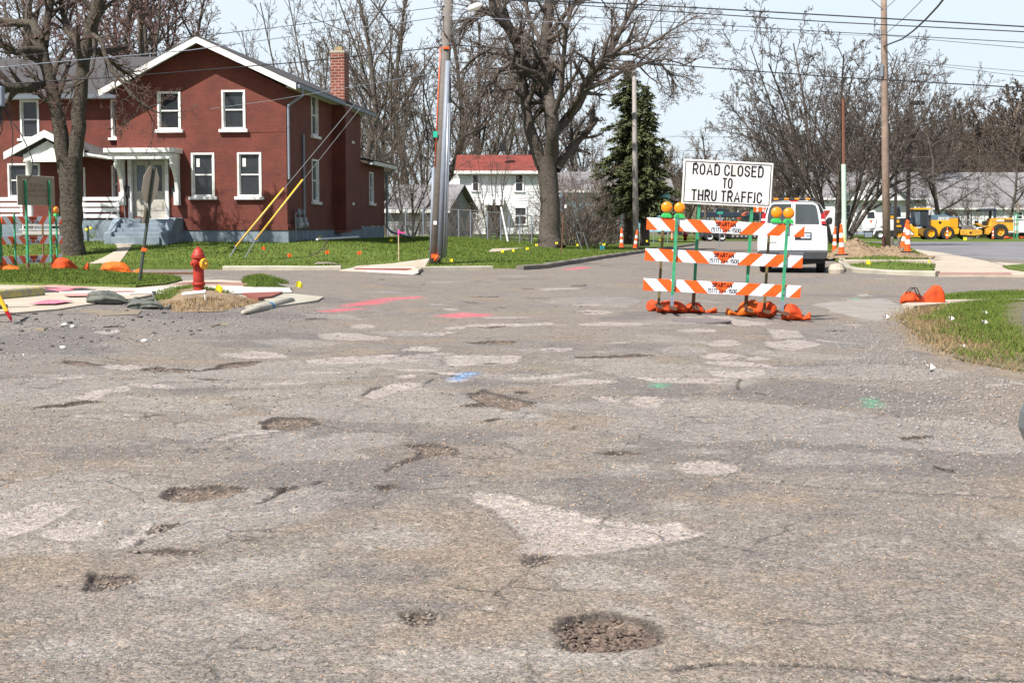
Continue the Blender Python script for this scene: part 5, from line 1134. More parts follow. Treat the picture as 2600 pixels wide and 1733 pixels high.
# spruces
def spruce(u,vt,vb,Y,label,wpx,n=36,st=.13):
    p=at(u,vb,Y); h=at(u,vt,Y).z-p.z; e=E('spruce_tree',label,'tree',tuple(p)); m=MB(); m.tube([(0,0,-.3),(0,0,h*.5),(0,0,h*.97)],[.32,.2,.03],8); m.build('trunk',M['bark'],e)
    Wd=wpx*Y/F/2; S=[];D=[];L=[]
    bt=TR()
    for i in range(n):
        f=i/(n-1); z=h*(st+(.99-st)*f); rr=Wd*(1-f)**.8*rd.uniform(.45,1.2)+.12
        for k in range(6):
            a=6.28*k/6+i*1.1+rd.uniform(-.3,.3); R_=rr*rd.uniform(.45,1.2); ns=max(3,int(R_*13)); pts=[]
            for j in range(ns):
                t_=.12+.9*(j+rd.random())/ns; dz_=-.32*R_*t_*t_*1.1+.12*R_*t_**3; c=(math.cos(a)*R_*t_,math.sin(a)*R_*t_,z+dz_)
                for _ in range(6):
                    S.append((c[0]+rd.gauss(0,.09),c[1]+rd.gauss(0,.09),c[2]-abs(rd.gauss(0,.09)))); D.append((math.cos(a)+rd.gauss(0,.9),math.sin(a)+rd.gauss(0,.9),rd.gauss(-.5,.3))); L.append(rd.uniform(.16,.34))
            bt.b.append((1,[Vector((0,0,z)),Vector((math.cos(a)*R_*.5,math.sin(a)*R_*.5,z-.1*R_)),Vector((math.cos(a)*R_,math.sin(a)*R_,z-.22*R_))],[.035,.025,.01]))
    V,Fq=tubes([(P,r) for _,P,r in bt.b],3); mesh_np('branches',V,Fq,M['bark'],e)
    S=np.array(S);D=np.array(D);D/=np.linalg.norm(D,axis=1,keepdims=True);L=np.array(L)[:,None]; sdv=np.cross(D,[0,0,1.]); sdv/=np.linalg.norm(sdv,axis=1,keepdims=True)+1e-9; dn=np.cross(D,sdv)
    wv=.045*(.7+.6*rng.random((len(S),1))); side=sdv*wv+dn*rng.normal(size=(len(S),1))*.03
    V=np.stack([S-side,S+side,S+D*L+side*.2,S+D*L-side*.2],1); mesh_np('crown',V.reshape(-1,3),np.arange(4*len(S)).reshape(-1,4),M['needle'],e)
spruce(1596,150,608,88,'taller left spruce with bare lower trunk behind the cones',215,n=34,st=.2)
spruce(1637,215,612,86,'right spruce standing just behind the pale metal pole',195,n=32,st=.17)
spruce(1535,470,600,112,'small spruce by the blue house wall',90,n=16)
spruce(1950,385,560,240,'tiny distant dark conifer above the sign corner',40,n=14)
# ---------------------------------------------------------------- barricades and sign stands
def channel(m,x,y,z0,z1,w=.045,d=.03,t=.004):
    m.box(x,y,(z0+z1)/2,w,t,z1-z0); m.box(x-w/2+t/2,y+d/2,(z0+z1)/2,t,d-t,z1-z0); m.box(x+w/2-t/2,y+d/2,(z0+z1)/2,t,d-t,z1-z0)
def foot(par,x,y,ry=0,L=.75):
    m=MB(); m.box(x,y,.012,.05,L,.005); m.box(x-.024,y,.035,.004,L,.045); m.box(x+.024,y,.035,.004,L,.045); o=m.build('foot',M['rust'],par); return o
def barricade(loc_,rz,ry,label,group,lamps=((-.93,),(-.73,),(.78,),(.97,))):
    e=E('road_barricade',label,'barricade',loc_,rz,group,ry=ry)
    for z in(.365,.83,1.31):
        m=MB(); m.box(0,0,0,2.46,.022,.19); r=m.build('rail',M['stripe'],e,bevel=.003); r.location=(0,0,z)
        text('SPARTAN',.058,M['darkred_ink'],r,(0.0,-.0135,.042),W=.30,st=.24)
        text('(517) 244-1500',.058,M['blackink'],r,(.01,-.0135,-.044),W=.45,st=.2)
        b=MB()
        for x in(-.76,.95):
            b.lathe([(.0,-.062),(.01,-.06),(.01,-.05),(0,-.05)],(x,0,.05),'y',8); b.lathe([(.0,-.062),(.01,-.06),(.01,-.05),(0,-.05)],(x,0,-.05),'y',8)
        b.build('bolt',M['steel'],r)
    for x in(-.77,.95):
        m=MB(); channel(m,x,-.045,.16,1.47); p=m.build('post',M['green'],e); m=MB(); channel(m,x,-.05,.03,.22,.05); 
        for k in range(5): m.box(x,-.053,.055+k*.034,.014,.004,.014)
        m.build('sleeve',M['grey'],p); foot(e,x,-.1,L=.8)
    for x in(-.95,.72):
        m=MB(); channel(m,x,.2,.03,1.3,.04); m.build('post',M['rustpost'],e); foot(e,x,.15,L=.7)
    for (x,) in lamps:
        m=MB(); m.prism([(-.08,1.415),(.08,1.415),(.08,1.455),(.045,1.485),(-.045,1.485),(-.08,1.455)],'y',-.035,.035); h=m.build('warning_light',M['greenl'],e,bevel=.008); h.location=(x,0,0)
        m=MB(); m.lathe([(0,-.045),(.05,-.043),(.082,-.025),(.089,0),(.082,.025),(.05,.043),(0,.045)],(0,0,1.575),'y',24)
        m.build('lens',M['amber'],h,smooth=True)
    return e
BL=(3.26,22.2,.029)
barricade(BL,R(0),R(2.75),'three rail orange and white barricade with four amber lamps in mid road','striped barricades')
def signstand(loc_,rz,ry,label,front=True,W=1.42,Hh=.70,zc=2.0,posts=(-.42,.42)):
    e=E('sign_stand',label,'sign',loc_,rz,None,ry=ry)
    p=MB(); p.box(0,0,zc,W,.012,Hh); pn=p.build('panel',M['white'] if front else mk('sign_grey',(.42,.42,.43),.5,.05,3),e,bevel=.01)
    m=MB(); m.box(0,.0095,zc,W-.01,.006,Hh-.01); m.build('panel_back',M['signback'] if front else M['steel'],pn)
    if front:
        m=MB(); i=.035; t=.012
        for s in(-1,1): m.box(0,-.0075,zc+s*(Hh/2-i),W-2*i+t,.003,t); m.box(s*(W/2-i),-.0075,zc,t,.003,Hh-2*i-t)
        m.build('border',M['blackink'],pn)
        for t_,z,w__ in(('ROAD CLOSED',.202,1.10),('TO',0.0,.14),('THRU TRAFFIC',-.205,1.10)):
            text(t_,.155 if z else .145,M['blackink'],pn,(0,-.008,zc+z),W=w__,st=.165,sp=.36)
        m=MB()
        for x in(-.42,.42):
            for z in(-.27,.27): m.lathe([(0,-.014),(.012,-.013),(.012,-.006),(0,-.006)],(x,0,zc+z),'y',8)
        m.build('bolt',M['grey'],pn)
        text('SPARTAN\nBARRICADING\n(517) 244-1500',.075,M['rust'],pn,(0,.0135,zc),rot=(math.pi/2,0,math.pi),W=.75,st=.12,label='faint stencilled lettering on the sign back')
    for x in posts:
        m=MB(); m.box(x,.05,(zc+.25+.3)/2,.045,.045,zc+.25-.3); q=m.build('post',M['green'],e); m=MB(); m.box(x,.05,.165,.05,.05,.27); m.build('stub',M['rust'],q); foot(e,x,.0,L=.9)
    return e
signstand((3.30,22.55,.03),R(1),R(2.75),'white ROAD CLOSED TO THRU TRAFFIC sign behind the mid road barricade')
pb2=at(72,690,34.4)
barricade((pb2.x,34.8,float(H(pb2.x,34.4))+.01),R(74),R(0),'small looking striped barricade at the left edge beside the maple','striped barricades',lamps=((1.0,),))
pq=at(97,690,34.0); signstand((pq.x,34.0,float(H(pq.x,34))+.01),R(252),R(0),'brown back of a sign on green posts before the left barricade',posts=(-.45,.45))
pq=at(-54,690,33.0); signstand((pq.x,33.2,float(H(pq.x,33))+.01),R(240),0,'grey hinged sign panel cut by the left picture edge',front=False,W=1.15,Hh=1.28,zc=1.05,posts=(-.52,.35))
# far barricade on the right
# ---------------------------------------------------------------- bags
def bagmesh(m,L,W,Hh,neck=.75,flare=.3,seed=0,n=40,k=32,wr=.13):
    vs=[]
    for i in range(n):
        t=i/(n-1)
        if t<neck: r=math.sin(math.pi*(t/neck)**.75)**.55 if 0<t<neck else .02; r=max(r,.16 if t>0 else .02)
        else: r=.16+flare*((t-neck)/(1-neck))**1.2
        if t==1: r*=.6
        for j in range(k):
            a=2*math.pi*j/k; wv=1+wr*math.sin(7*a+seed+t*5)*(.25+1.1*abs(t-.4))+wr*3.2*float(fbm(t*5+seed,math.cos(a)*1.6+seed,seed+3))+wr*.9*float(fbm(t*16+seed,math.cos(a)*5,seed+5))
            y=math.cos(a)*r*W/2*wv; z=math.sin(a)*r*Hh*.5*wv+Hh*.42*min(1,r+.15)
            if z<.005: z=.005+.002*math.sin(j*3+i)
            vs.append((t*L-L/2,y+.03*math.sin(t*7+seed),z))
    fs=[(i*k+j,i*k+(j+1)%k,(i+1)*k+(j+1)%k,(i+1)*k+j) for i in range(n-1) for j in range(k)]+[tuple(range(k)),tuple(range((n-1)*k,n*k))]
    m.add(vs,fs)
def bag(p,L,W,Hh,rz,mat,label,seed=1,tie=True,name='sandbag',neck=.75,flare=.35,rx=0,ry=0,cat='sandbag',group=None,wr=.13):
    e=E(name,label,cat,tuple(p),rz,group,rx=rx,ry=ry); m=MB(); bagmesh(m,L,W,Hh,neck,flare,seed,wr=wr); m.build('sack',mat,e,smooth=True)
    if tie:
        m=MB(); x=neck*L-L/2; pts=[(x,math.cos(a)*W*.085,Hh*.2+math.sin(a)*Hh*.14) for a in np.linspace(0,6.28,12)]; m.tube(pts,.008,6); m.build('tie',M['black'],e)
    return e
def rp(x,y,dz=0): return (x,y,float(Zat(np.array([x]),np.array([y]))[0])+dz)
bag(rp(2.63,22.5),.68,.36,.21,R(8),M['bag'],'orange sandbag under the left barricade posts',1,group='orange sandbags')
bag(rp(3.02,22.65),.5,.32,.19,R(-20),M['bag'],'crumpled orange sandbag right of the left sign foot',5,group='orange sandbags',neck=.6)
bag(rp(2.28,22.9,.0),.28,.2,.2,R(60),M['bag'],'small red orange sack behind the leftmost barricade foot',9,neck=.55,group='orange sandbags',flare=.7)
bag(rp(3.72,22.75),.56,.4,.27,R(190),M['bag2'],'amber sandbag leaning at the right sign foot',3,group='orange sandbags')
bag(rp(4.05,22.7),.42,.36,.28,R(100),M['bag'],'folded red orange sandbag between the right posts',7,group='orange sandbags',flare=.6,neck=.6)
bag(rp(4.45,22.25),.46,.38,.28,R(-15),M['bag'],'plump orange sandbag at the right end of the barricade',11,group='orange sandbags')
bag(rp(-11.75,33.6,.02),1.1,.5,.28,R(-15),M['bag2'],'orange sandbag before the left brown sign back',13,group='orange sandbags')
bag(rp(-10.75,34.6,.02),.9,.45,.42,R(15),M['bag'],'orange sandbag with twisted neck between green sign posts',15,group='orange sandbags',flare=.6)
bag(rp(-10.2,37.2,.02),1.1,.5,.4,R(-5),M['bag2'],'orange sandbag lying to the right of the left barricade',17,group='orange sandbags')
bag(rp(-12.6,34.0,.02),.7,.4,.4,R(20),M['bag'],'red orange sack at the left picture edge',19,group='orange sandbags')
m=MB(); m.box(0,0,.03,2.6,.09,.05); m.box(.6,.3,.03,2.6,.09,.05); o=m.build('steel_foot',M['rust'],label='rusty steel base rails lying beside the left barricade',cat='base rail'); o.location=rp(-10.0,36.2,.02); 
# big orange bags right
p=gh(2345,776); e=E('canvas_bag','empty bright orange canvas bag with black handles by the right verge','bag',(p.x,p.y,p.z+.01),R(-8)); S=F/p.y
def sheet(m,pts,th=.03):
    pass
m=MB(); bagmesh(m,.56,.34,.26,.85,.4,3); q=m.build('sack',M['bag'],e,smooth=True); q.location=(-.17,0,0); q.rotation_euler=(0,R(6),R(10))
m=MB(); m.prism([(-.12,.0),(.02,.20),(.16,.36),(.22,.385),(.30,.37),(.37,.24),(.39,.05),(.05,.0)],'y',-.10,.16); q=m.build('flap',M['bag'],e,bevel=.03,smooth=True)
m=MB(); 
for s in(0,.05): m.tube([(-.37+s,-.1,.17),(-.33+s,-.12,.26),(-.26+s,-.12,.34),(-.2+s,-.12,.33),(-.14+s,-.14,.2),(-.06+s,-.15,.12)],.011,6)
m.build('handle',M['black'],e)
# grey sandbags
p=gh(285,775); bag((p.x,p.y,p.z+.02),.80,.36,.22,R(-12),M['sandbag'],'grey woven sandbag with a frayed neck on the gravel',2,wr=.3,neck=.78,group='grey sandbags')
p=gh(378,784); bag((p.x,p.y,p.z+.0),.62,.34,.14,R(8),M['sandbag'],'flat grey sandbag lying in front of the hydrant bed',6,wr=.25,neck=.85,tie=False,group='grey sandbags')
p=gh(393,768); bag((p.x,p.y,p.z+.06),.22,.09,.13,R(20),M['sandbag'],'small upright scrap of grey sack behind the flat sandbag',8,neck=.6,tie=False,ry=R(-75),group='grey sandbags')
# ---------------------------------------------------------------- hydrant and its neighbours
p=at(505,741,24.0); hy=E('fire_hydrant','weathered red fire hydrant with yellow side cap','fire hydrant',tuple(p),R(0))
m=MB(); m.lathe([(.088,-.1),(.088,.11),(.108,.115),(.112,.125),(.112,.15),(.106,.158),(.092,.162),(.090,.40),(.094,.56),(.10,.575)],(0,0,0),'z',28); bd=m.build('barrel',M['red'],hy,smooth=True)
b=bd.modifiers.new('e','EDGE_SPLIT'); b.split_angle=R(40)
m=MB(); m.lathe([(.118,.565),(.124,.572),(.124,.595),(.112,.60),(.108,.615),(.112,.618),(.108,.63),(.09,.66),(.078,.69),(.06,.72),(.04,.738),(.024,.742),(.022,.765),(.0,.768)],(0,0,0),'z',28); q=m.build('bonnet',M['red'],hy,smooth=True); b=q.modifiers.new('e','EDGE_SPLIT'); b.split_angle=R(30)
m=MB(); m.M=Matrix.Rotation(R(-25),4,'Z'); m.lathe([(.066,0),(.066,-.115),(.06,-.12),(0,-.121)],(0,0,.485),'y',20); m.M=Matrix.Rotation(R(62),4,'Z'); m.lathe([(.075,0),(.075,-.11)],(0,0,.475),'y',20); q=m.build('outlet',M['red'],hy,smooth=True); b=q.modifiers.new('e','EDGE_SPLIT'); b.split_angle=R(30)
m=MB(); m.M=Matrix.Rotation(R(-25),4,'Z'); m.lathe([(.056,-.118),(.056,-.145),(.05,-.152),(.02,-.155),(.017,-.175),(0,-.176)],(0,0,.485),'y',16); m.build('outlet_cap',M['red'],hy,bevel=.003)
m=MB(); m.M=Matrix.Rotation(R(62),4,'Z'); m.lathe([(.09,-.105),(.092,-.115),(.092,-.14),(.085,-.15),(.03,-.156),(.02,-.16),(.018,-.185),(0,-.186)],(0,0,.475),'y',24)
for a in range(12): 
    an=a*math.pi/6; m.box(.092*math.cos(an),-.127,.475+.092*math.sin(an),.012,.02,.012)
m.build('pumper_cap',mk('cap_yellow',(.75,.42,.03),.5,.15,20,c2=(.45,.2,.03)),hy)
m=MB()
for a in range(8):
    an=a*math.pi/4; m.lathe([(0,.108),(.009,.108),(.009,.166),(0,.166)],(.101*math.cos(an),.101*math.sin(an),0),'z',6)
m.build('flange_bolt',M['red'],hy)
p=at(495,747,21.5); m=MB(); m.tube([(-.19,0,0),(-.16,0,.004),(.14,.02,.035),(.16,.02,.037)],[.028,.028,.029,.036],14); e=E('white_pipe','short white plastic pipe lying before the hydrant','pipe',tuple(p)); m.build('tube',M['white2'],e,smooth=True); m=MB(); m.tube([(.15,.0,-.0),(.152,0,-.1)],.009,6); m.build('peg',M['white2'],e)
def flag(u,v,Y,label,mat='yellowf',h=None,s=.11,group='yellow marker flags',zb=None,rz=0,tilt=0):
    p=at(u,v,Y); zb=hw(p.x,Y) if zb is None else zb; hh=p.z-zb; e=E('marker_flag',label,'flag',(p.x,Y,zb),rz,group,ry=tilt); hh=max(hh,.12)
    m=MB(); m.tube([(0,0,-.05),(.004,0,hh*.5),(0,0,hh+s/2)],.0035,4); m.build('stake',M['steel'],e)
    m=MB(); n=6; vs=[]
    for i in range(n+1):
        for j in(0,1): vs.append((i/n*s*1.15,.018*math.sin(i*1.3+u),hh-s/2+j*s+.012*math.sin(i*.9+u)))
    fs=[(i*2,i*2+2,i*2+3,i*2+1) for i in range(n)]; m.add(vs,fs); q=m.build('flag',M[mat],e); b=q.modifiers.new('s','SOLIDIFY'); b.thickness=.002; return e
flag(546,745,23.6,'yellow flag stuck in the dirt right of the hydrant',s=.10,zb=.22,rz=R(-20),tilt=R(12)); flag(747,727,28.4,'yellow flag at the corner of the white concrete apron',s=.11,zb=.1,tilt=R(20))
for u,v,Y,l in [(802,588,60,'upper yellow flag against the house foundation'),(809,602,58,'lower yellow flag by the white pipe end'),(990,610,58,'yellow flag in the lawn left of the pink ribbon stake'),(1142,662,46.5,'yellow flag just right of the leaning pole'),(1272,638,54,'second yellow flag from the leaning pole'),(1300,636,55,'third yellow flag from the leaning pole'),(1335,631,58,'yellow flag midway to the big maple'),(1359,622,66,'yellow flag left of the big maple trunk'),(1410,617,68,'yellow flag right at the big maple trunk'),(1463,622,66,'yellow flag by the thicket edge'),(1530,621,64,'yellow flag beside the teal flag'),(1616,608,78,'yellow flag before the pale metal pole'),(1640,612,75,'low yellow flag right of the pale metal pole'),(1673,609,78,'yellow flag near the right spruce')]:
    flag(u,v,Y,l,s=.095 if Y>50 else .09)
for u,v,l in [(665,630,'orange flag nearest the yellow guy guards'),(730,648,'orange flag low on the lawn below the guards'),(826,640,'orange flag beside the fallen branch'),(908,642,'orange flag furthest right on the house lawn')]:
    flag(u,v,46.5 if v>635 else 49,l,'orange',s=.10,group='orange marker flags')
flag(1523,628,63,'teal flag beside a yellow flag near the street','navyflag',s=.17,group='teal marker flags'); flag(1606,606,79,'teal flag at the foot of the pale metal pole','navyflag',s=.17,group='teal marker flags')
flag(2199,673,45,'yellow flag in the thin grass strip at the right corner',s=.13,zb=.1); flag(2356,666,46,'folded yellow flag by the right crossing',s=.08,zb=.1); flag(2446,606,146,'tiny yellow flag before the roller drum',s=.3,zb=-.1)
# stake with ribbon
p=at(1012,640,48); zb=hw(p.x,48); e=E('survey_stake','thin wooden stake with pink ribbon on the lawn','stake',(p.x,48,zb)); hh=at(1009,583,48).z-zb
m=MB(); m.box(0,0,hh/2,.03,.015,hh); m.build('stick',M['woodl'],e); m=MB(); m.box(0,0,hh-.1,.04,.022,.18); m.prism([(0,hh-.08),(.12,hh-.13),(.24,hh-.1),(.24,hh-.07),(.12,hh-.09),(0,hh-.02)],'y',-.012,.01); m.build('ribbon',M['pink'],e)
# stop sign
p=gh(356,715,.1); e=E('stop_sign','bare aluminium back of a tilted stop sign on a dark post','sign',tuple(p),0,None,ry=R(8.6)); YS=p.y; Sx=F/YS; ph=(715-424)/Sx*1.01
m=MB(); m.M=Matrix.Rotation(R(80),4,'Z'); channel(m,0,0,-.2,ph,.075,.035,.006); m.build('post',mk('dark_green_post',(.05,.07,.055),.6,.2,8),e)
oc=[(.38*math.cos(R(22.5+45*k)),ph-.36+.38*math.sin(R(22.5+45*k))) for k in range(8)]
m=MB(); m.M=Matrix.Rotation(R(80),4,'Z'); m.prism(oc,'y',.042,.046); m.build('panel',M['stopback'],e)
m=MB(); m.M=Matrix.Rotation(R(80),4,'Z'); m.prism([(x,z) for x,z in[(x*.98,(z-ph+.36)*.98+ph-.36) for x,z in oc]],'y',.0465,.048); m.build('panel_face',M['red'],e)
m=MB(); m.M=Matrix.Rotation(R(80),4,'Z'); m.box(0,.044,ph-.95,.3,.004,.3); m.build('plate',M['stopback'],e)
m=MB(); m.box(0,0,.62,.09,.09,.06); m.build('tape',M['orange'],e)
# wheel stop
a=gh(-90,768,.03); b=gh(104,750,.03); L=(b-a).length; e=E('wheel_stop','worn yellow concrete wheel stop at the left edge','wheel stop',tuple((a+b)/2),math.atan2(b.y-a.y,b.x-a.x))
m=MB(); m.prism([(-.09,0),(.09,0),(.07,.12),(.04,.15),(-.04,.15),(-.07,.12)],'x',-L/2,L/2); m.build('block',mk('worn_yellow',(.5,.42,.1),.85,.15,9,bump=.3,c2=(.3,.3,.27),c2amt=.25),e,bevel=.03)
# yellow tripod leg at the left edge
Yl=17.6; e=E('tripod_stand','yellow and red tripod leg entering at the left edge','tripod',tuple(at(30,816,Yl)))
o0=at(30,816,Yl); f_=lambda u,v,dy=0:tuple(at(u,v,Yl+dy)-o0)
m=MB(); m.tube([f_(17,790),f_(-10,738),f_(-60,640,.4)],.026,8); m.build('leg',M['yellow'],e); m=MB(); m.tube([f_(30,816),f_(26,806),f_(16,789)],[.006,.022,.026],8); m.prism([(f_(24,803)[0],f_(24,803)[2]),(f_(29,794)[0],f_(29,794)[2]),(f_(27,804)[0],f_(27,804)[2])],'y',-.02,.02); m.build('foot',M['redl'],e)
m=MB(); m.tube([f_(-70,640,.5),f_(-110,700,1.2),f_(-150,765,1.8)],.026,8); m.build('leg',M['yellow'],e)
m=MB(); m.tube([f_(-60,782,.1),f_(18,778,.1)],.03,8); m.build('crossbar',M['black'],e); m=MB(); m.tube([f_(18,780,.1),f_(75,778,.3)],.004,4); m.build('rod',M['steel'],e)
# manhole and small stones
p=gh(1782,817); m=MB(); m.lathe([(0,-.02),(.42,-.02),(.42,.012),(.40,.016),(.36,.012),(0,.012)],(0,0,0),'z',32)
o=m.build('manhole_cover',mk('cast_iron',(.19,.16,.16),.7,.2,20,bump=.6,bscale=30),label='purplish iron manhole cover in front of the barricade',cat='manhole cover'); o.location=(p.x,p.y,p.z+.012)
p=gh(1300*0+1455,653)
for u,v,s,l in [(165,828,.06,'black asphalt lump on the gravel left of the stick'),(185,832,.05,'larger black asphalt lump beside the first on gravel'),(367,868,.05,'dark asphalt lump left of the white pebble'),(160,885,.05,'black lump pair on the grey road at left'),(60,902,.02,'white pebble on the road at the left edge'),(405,865,.018,'small white pebble beside the dark lump')]:
    p=gh(u,v); s*=.62; V=IV*s*np.array([1.3,1,.7]); o=mesh_np('road_lump',V*(1+.2*rng.normal(size=(12,1))),IF,M['asphpatch'] if s>.04 else M['paper']); o.location=(p.x,p.y,p.z+s*.5); tag(o,l,'stone')
p=gh(640,780); V=IV*.15*np.array([1.5,1,.5]); o=mesh_np('road_lump',V,IF,M['asphpatch'],smooth=True); o.location=(gh(648,782).x-.05,gh(648,782).y,.08); tag(o,'smooth dark lump at the end of the white kerb','stone')
for u,v,l in [(2250,808,'crumpled white paper cup low in the right verge'),(2415,812,'white wrapper high in the right verge grass'),(2445,885,'torn white paper at the verge edge'),(2502,798,'tan scrap of litter in the right verge'),(2500,822,'striped scrap beside the tan litter'),(2362,938,'flat white scrap on the gravel')]:
    p=gh(u,v,.16 if v<880 else .02); m=MB(); 
    for k in range(4): a=k*1.1; m.add([(0,0,0),(.05*math.cos(a),.05*math.sin(a),.02),(.05*math.cos(a+1.2),.05*math.sin(a+1.2),.055)],[(0,1,2)])
    o=m.build('litter',M['paper'],label=l,cat='litter'); o.location=p
for pts,l in [([(535,828),(560,822),(578,823)],'pale forked twig on the road below the hydrant'),([(262,830),(300,828),(315,831)],'dark thin stick on the gravel'),([(93,835),(110,837),(120,833)],'pale straw on the gravel at left'),([(2370,1182),(2400,1190),(2420,1194)],'short dark stick at the right of the road')]:
    m=MB(); m.tube([gh(u,v,.012) for u,v in pts],.008 if pts[0][1]<1000 else .006,5); m.build('twig',M['straw'] if 'pale' in l else M['bark'],label=l,cat='twig')
m=MB(); f2=lambda u,v,dz=0:at(u,v,47)+Vector((0,0,dz)); m.tube([f2(800,645),f2(818,632),f2(828,615),f2(832,608)],.02,5); m.tube([f2(812,636),f2(825,632),f2(836,627)],.015,5); m.tube([f2(784,650),f2(810,640)],.02,5); m.build('fallen_branch',M['bark'],label='dark forked branch lying on the house lawn',cat='branch')
p=at(832,648,46.2); m=MB(); bagmesh(m,1.3,.4,.16,.9,.1,4); o=m.build('brush_pile',mk('grey_brush',(.22,.19,.15),.9,.4,15,bump=.8,bscale=20),label='low heap of grey straw beside the fallen branch',cat='heap'); o.scale=(.7,1,.7); o.location=(p.x,46.2,hw(p.x,46.2)-.02); 
# daffodils
p=at(237,604,53.5); e=E('daffodil_clump','two yellow daffodils growing by the grey porch wall','flower',(p.x,53.3,p.z-.02)); m=MB()
for k in range(14): a=k*.8; m.add([(.03*math.cos(a),.03*math.sin(a),0),(.03*math.cos(a)+.02,.03*math.sin(a),0),(.2*math.cos(a),.15*math.sin(a),.3+.1*math.sin(k))],[(0,1,2)])
m.build('leaf',M['blade'],e)
for dx,dz in((-.18,.33),(-.02,.38)): MB().lathe([(0,-.05),(.05,-.03),(.06,0),(0,.01)],(dx,-.05,dz),'y',8).build('blossom',M['yellowf'],e)
# ---------------------------------------------------------------- poles, wires
def polybox(m,a,b,w,d=.05,n=6): m.tube([a,b],w/2,n)
YP=46.6; pbx=at(1106,668,YP); zb=hw(pbx.x,YP); e=E('utility_pole','leaning grey utility pole with metal conduits and street lamp','utility pole',(pbx.x,YP,zb)); O_=Vector((pbx.x,YP,zb)); pt=lambda u,v,dy=0:tuple(at(u,v,YP+dy)-O_)
m=MB(); m.tube([pt(1104,676),pt(1122,340),pt(1143,-90)],[.19,.175,.15],16); m.build('pole',M['wood'],e,smooth=True)
m=MB(); m.box(0,0,0,.2,.12,1); o=None
def strap(u0,v0,u1,v1,w,d,yo,mat,nm='conduit',lab=None):
    m=MB(); a=Vector(pt(u0,v0,yo)); b=Vector(pt(u1,v1,yo)); m.tube([a,b],w/2,8); return m.build(nm,mat,e,smooth=True,label=lab)
strap(1094,664,1101,425,.12,.1,-.02,M['grey']); strap(1116,658,1138,155,.19,.1,-.14,M['grey']); strap(1127,655,1139,262,.09,.1,-.2,M['steel']); strap(1133,652,1143,262,.05,.1,-.2,M['grey'],lab='thin pale conduit on the pole right side')
strap(1104,425,1118,120,.032,.1,-.12,M['orange'],lab='orange cable duct'); strap(1103,662,1112,648,.07,.1,-.25,M['orange']); strap(1108,664,1118,650,.07,.1,-.25,M['rust'])
m=MB(); a=Vector(pt(1104,650,-.2)); m.box(a.x,a.y,a.z,.22,.1,.12); m.build('orange_tape',M['orange'],e); a=Vector(pt(1133,122,-.18)); m=MB(); m.box(a.x,a.y,a.z,.2,.06,.06); m.build('orange_tape',M['orange'],e)
a=Vector(pt(1109,341,-.2)); m=MB(); m.box(a.x-.05,a.y,a.z,.14,.01,.2); m.build('tag',mk('green_tag',(.02,.5,.33),.5),e); a=Vector(pt(1105,566,-.2)); m=MB(); m.box(a.x,a.y,a.z,.11,.05,.12); m.build('white_box',M['white2'],e,bevel=.01)
m=MB(); m.tube([pt(1144,92),pt(1147,85,-.3),pt(1160,58,-1),pt(1175,35,-1.6),pt(1190,24,-2)],.03,8); arm=m.build('lamp_arm',M['grey'],e,smooth=True); m=MB(); a=Vector(pt(1190,25,-2)); b=Vector(pt(1222,12,-2.6)); dd=(b-a)
vs=[];
m.tube([a,a+dd*.2,a+dd*.6,b],[.06,.11,.12,.05],10); lh=m.build('lamp_head',M['white2'],e,smooth=True); lh.scale=(1,1,1)
m=MB(); m.tube([pt(1128,42,-.1),pt(1119,52,-.2),pt(1121,75,-.25),pt(1138,97,-.22)],.015,6); m.tube([pt(1141,110,-.2),pt(1141,200,-.2),pt(1143,262,-.2)],.012,5); m.build('cable',M['black'],e)
for v in (15,41,113):
    m=MB(); a=Vector(pt(1138-(v-15)*.05,v,0)); m.tube([a+Vector((-.17,-.1,0)),a+Vector((.17,-.1,0))],.03,6); m.build('clamp',M['steel'],e)
# guys
m=MB()
def guy(u0,v0,u1,v1,um,vm,ua,va,Y0,Y1,label):
    A=at(ua,va,Y0); zb=hw(A.x,Y0); e=E('guy_wire',label,'guy wire',tuple(A),0,'guy wires with yellow guards'); q=lambda u,v,Y:tuple(at(u,v,Y)-A)
    Yg=Y0+.3
    m=MB(); m.tube([q(ua,va+4,Y0),q(u0,v0,Y0+.12)],.018,6); m.lathe([(.03,-.02),(.05,0),(.03,.02)],q(u0,v0,Y0+.12),'y',8); m.build('anchor_rod',M['grey'],e)
    m=MB(); m.tube([q(u0,v0,Y0+.1),q(u1,v1,Y0+.6)],.035,8); m.build('guard',M['yellow'],e,smooth=True)
    m=MB(); m.tube([q(u0,v0,Y0+.1),q(um,vm,Y1)],.011,5); m.build('wire',M['steel'],e)
YG=47.5
guy(599,626,721,478,912,250,584,648,YG,46.8,'left guy wire with yellow guard anchored in the lawn')
guy(649,609,769,456,925,262,622,650,YG+.6,46.8,'right guy wire with taller yellow guard on the lawn')
def wire(pts,r,label,mat=None,group='overhead wires',sag=0):
    P=[at(u,v,Y) for u,v,Y in pts]; Q=[]
    for i in range(len(P)-1):
        for k in range(8):
            f=k/8; q=P[i].lerp(P[i+1],f); q.z-=sag*4*f*(1-f); Q.append(q)
    Q.append(P[-1]); m=MB(); m.tube(Q,r,5); m.build('overhead_wire',mat or M['black'],label=label,cat='wire',group=group)
wl_=M['grey']; yr=lambda u:YP-(u-1140)*.0045
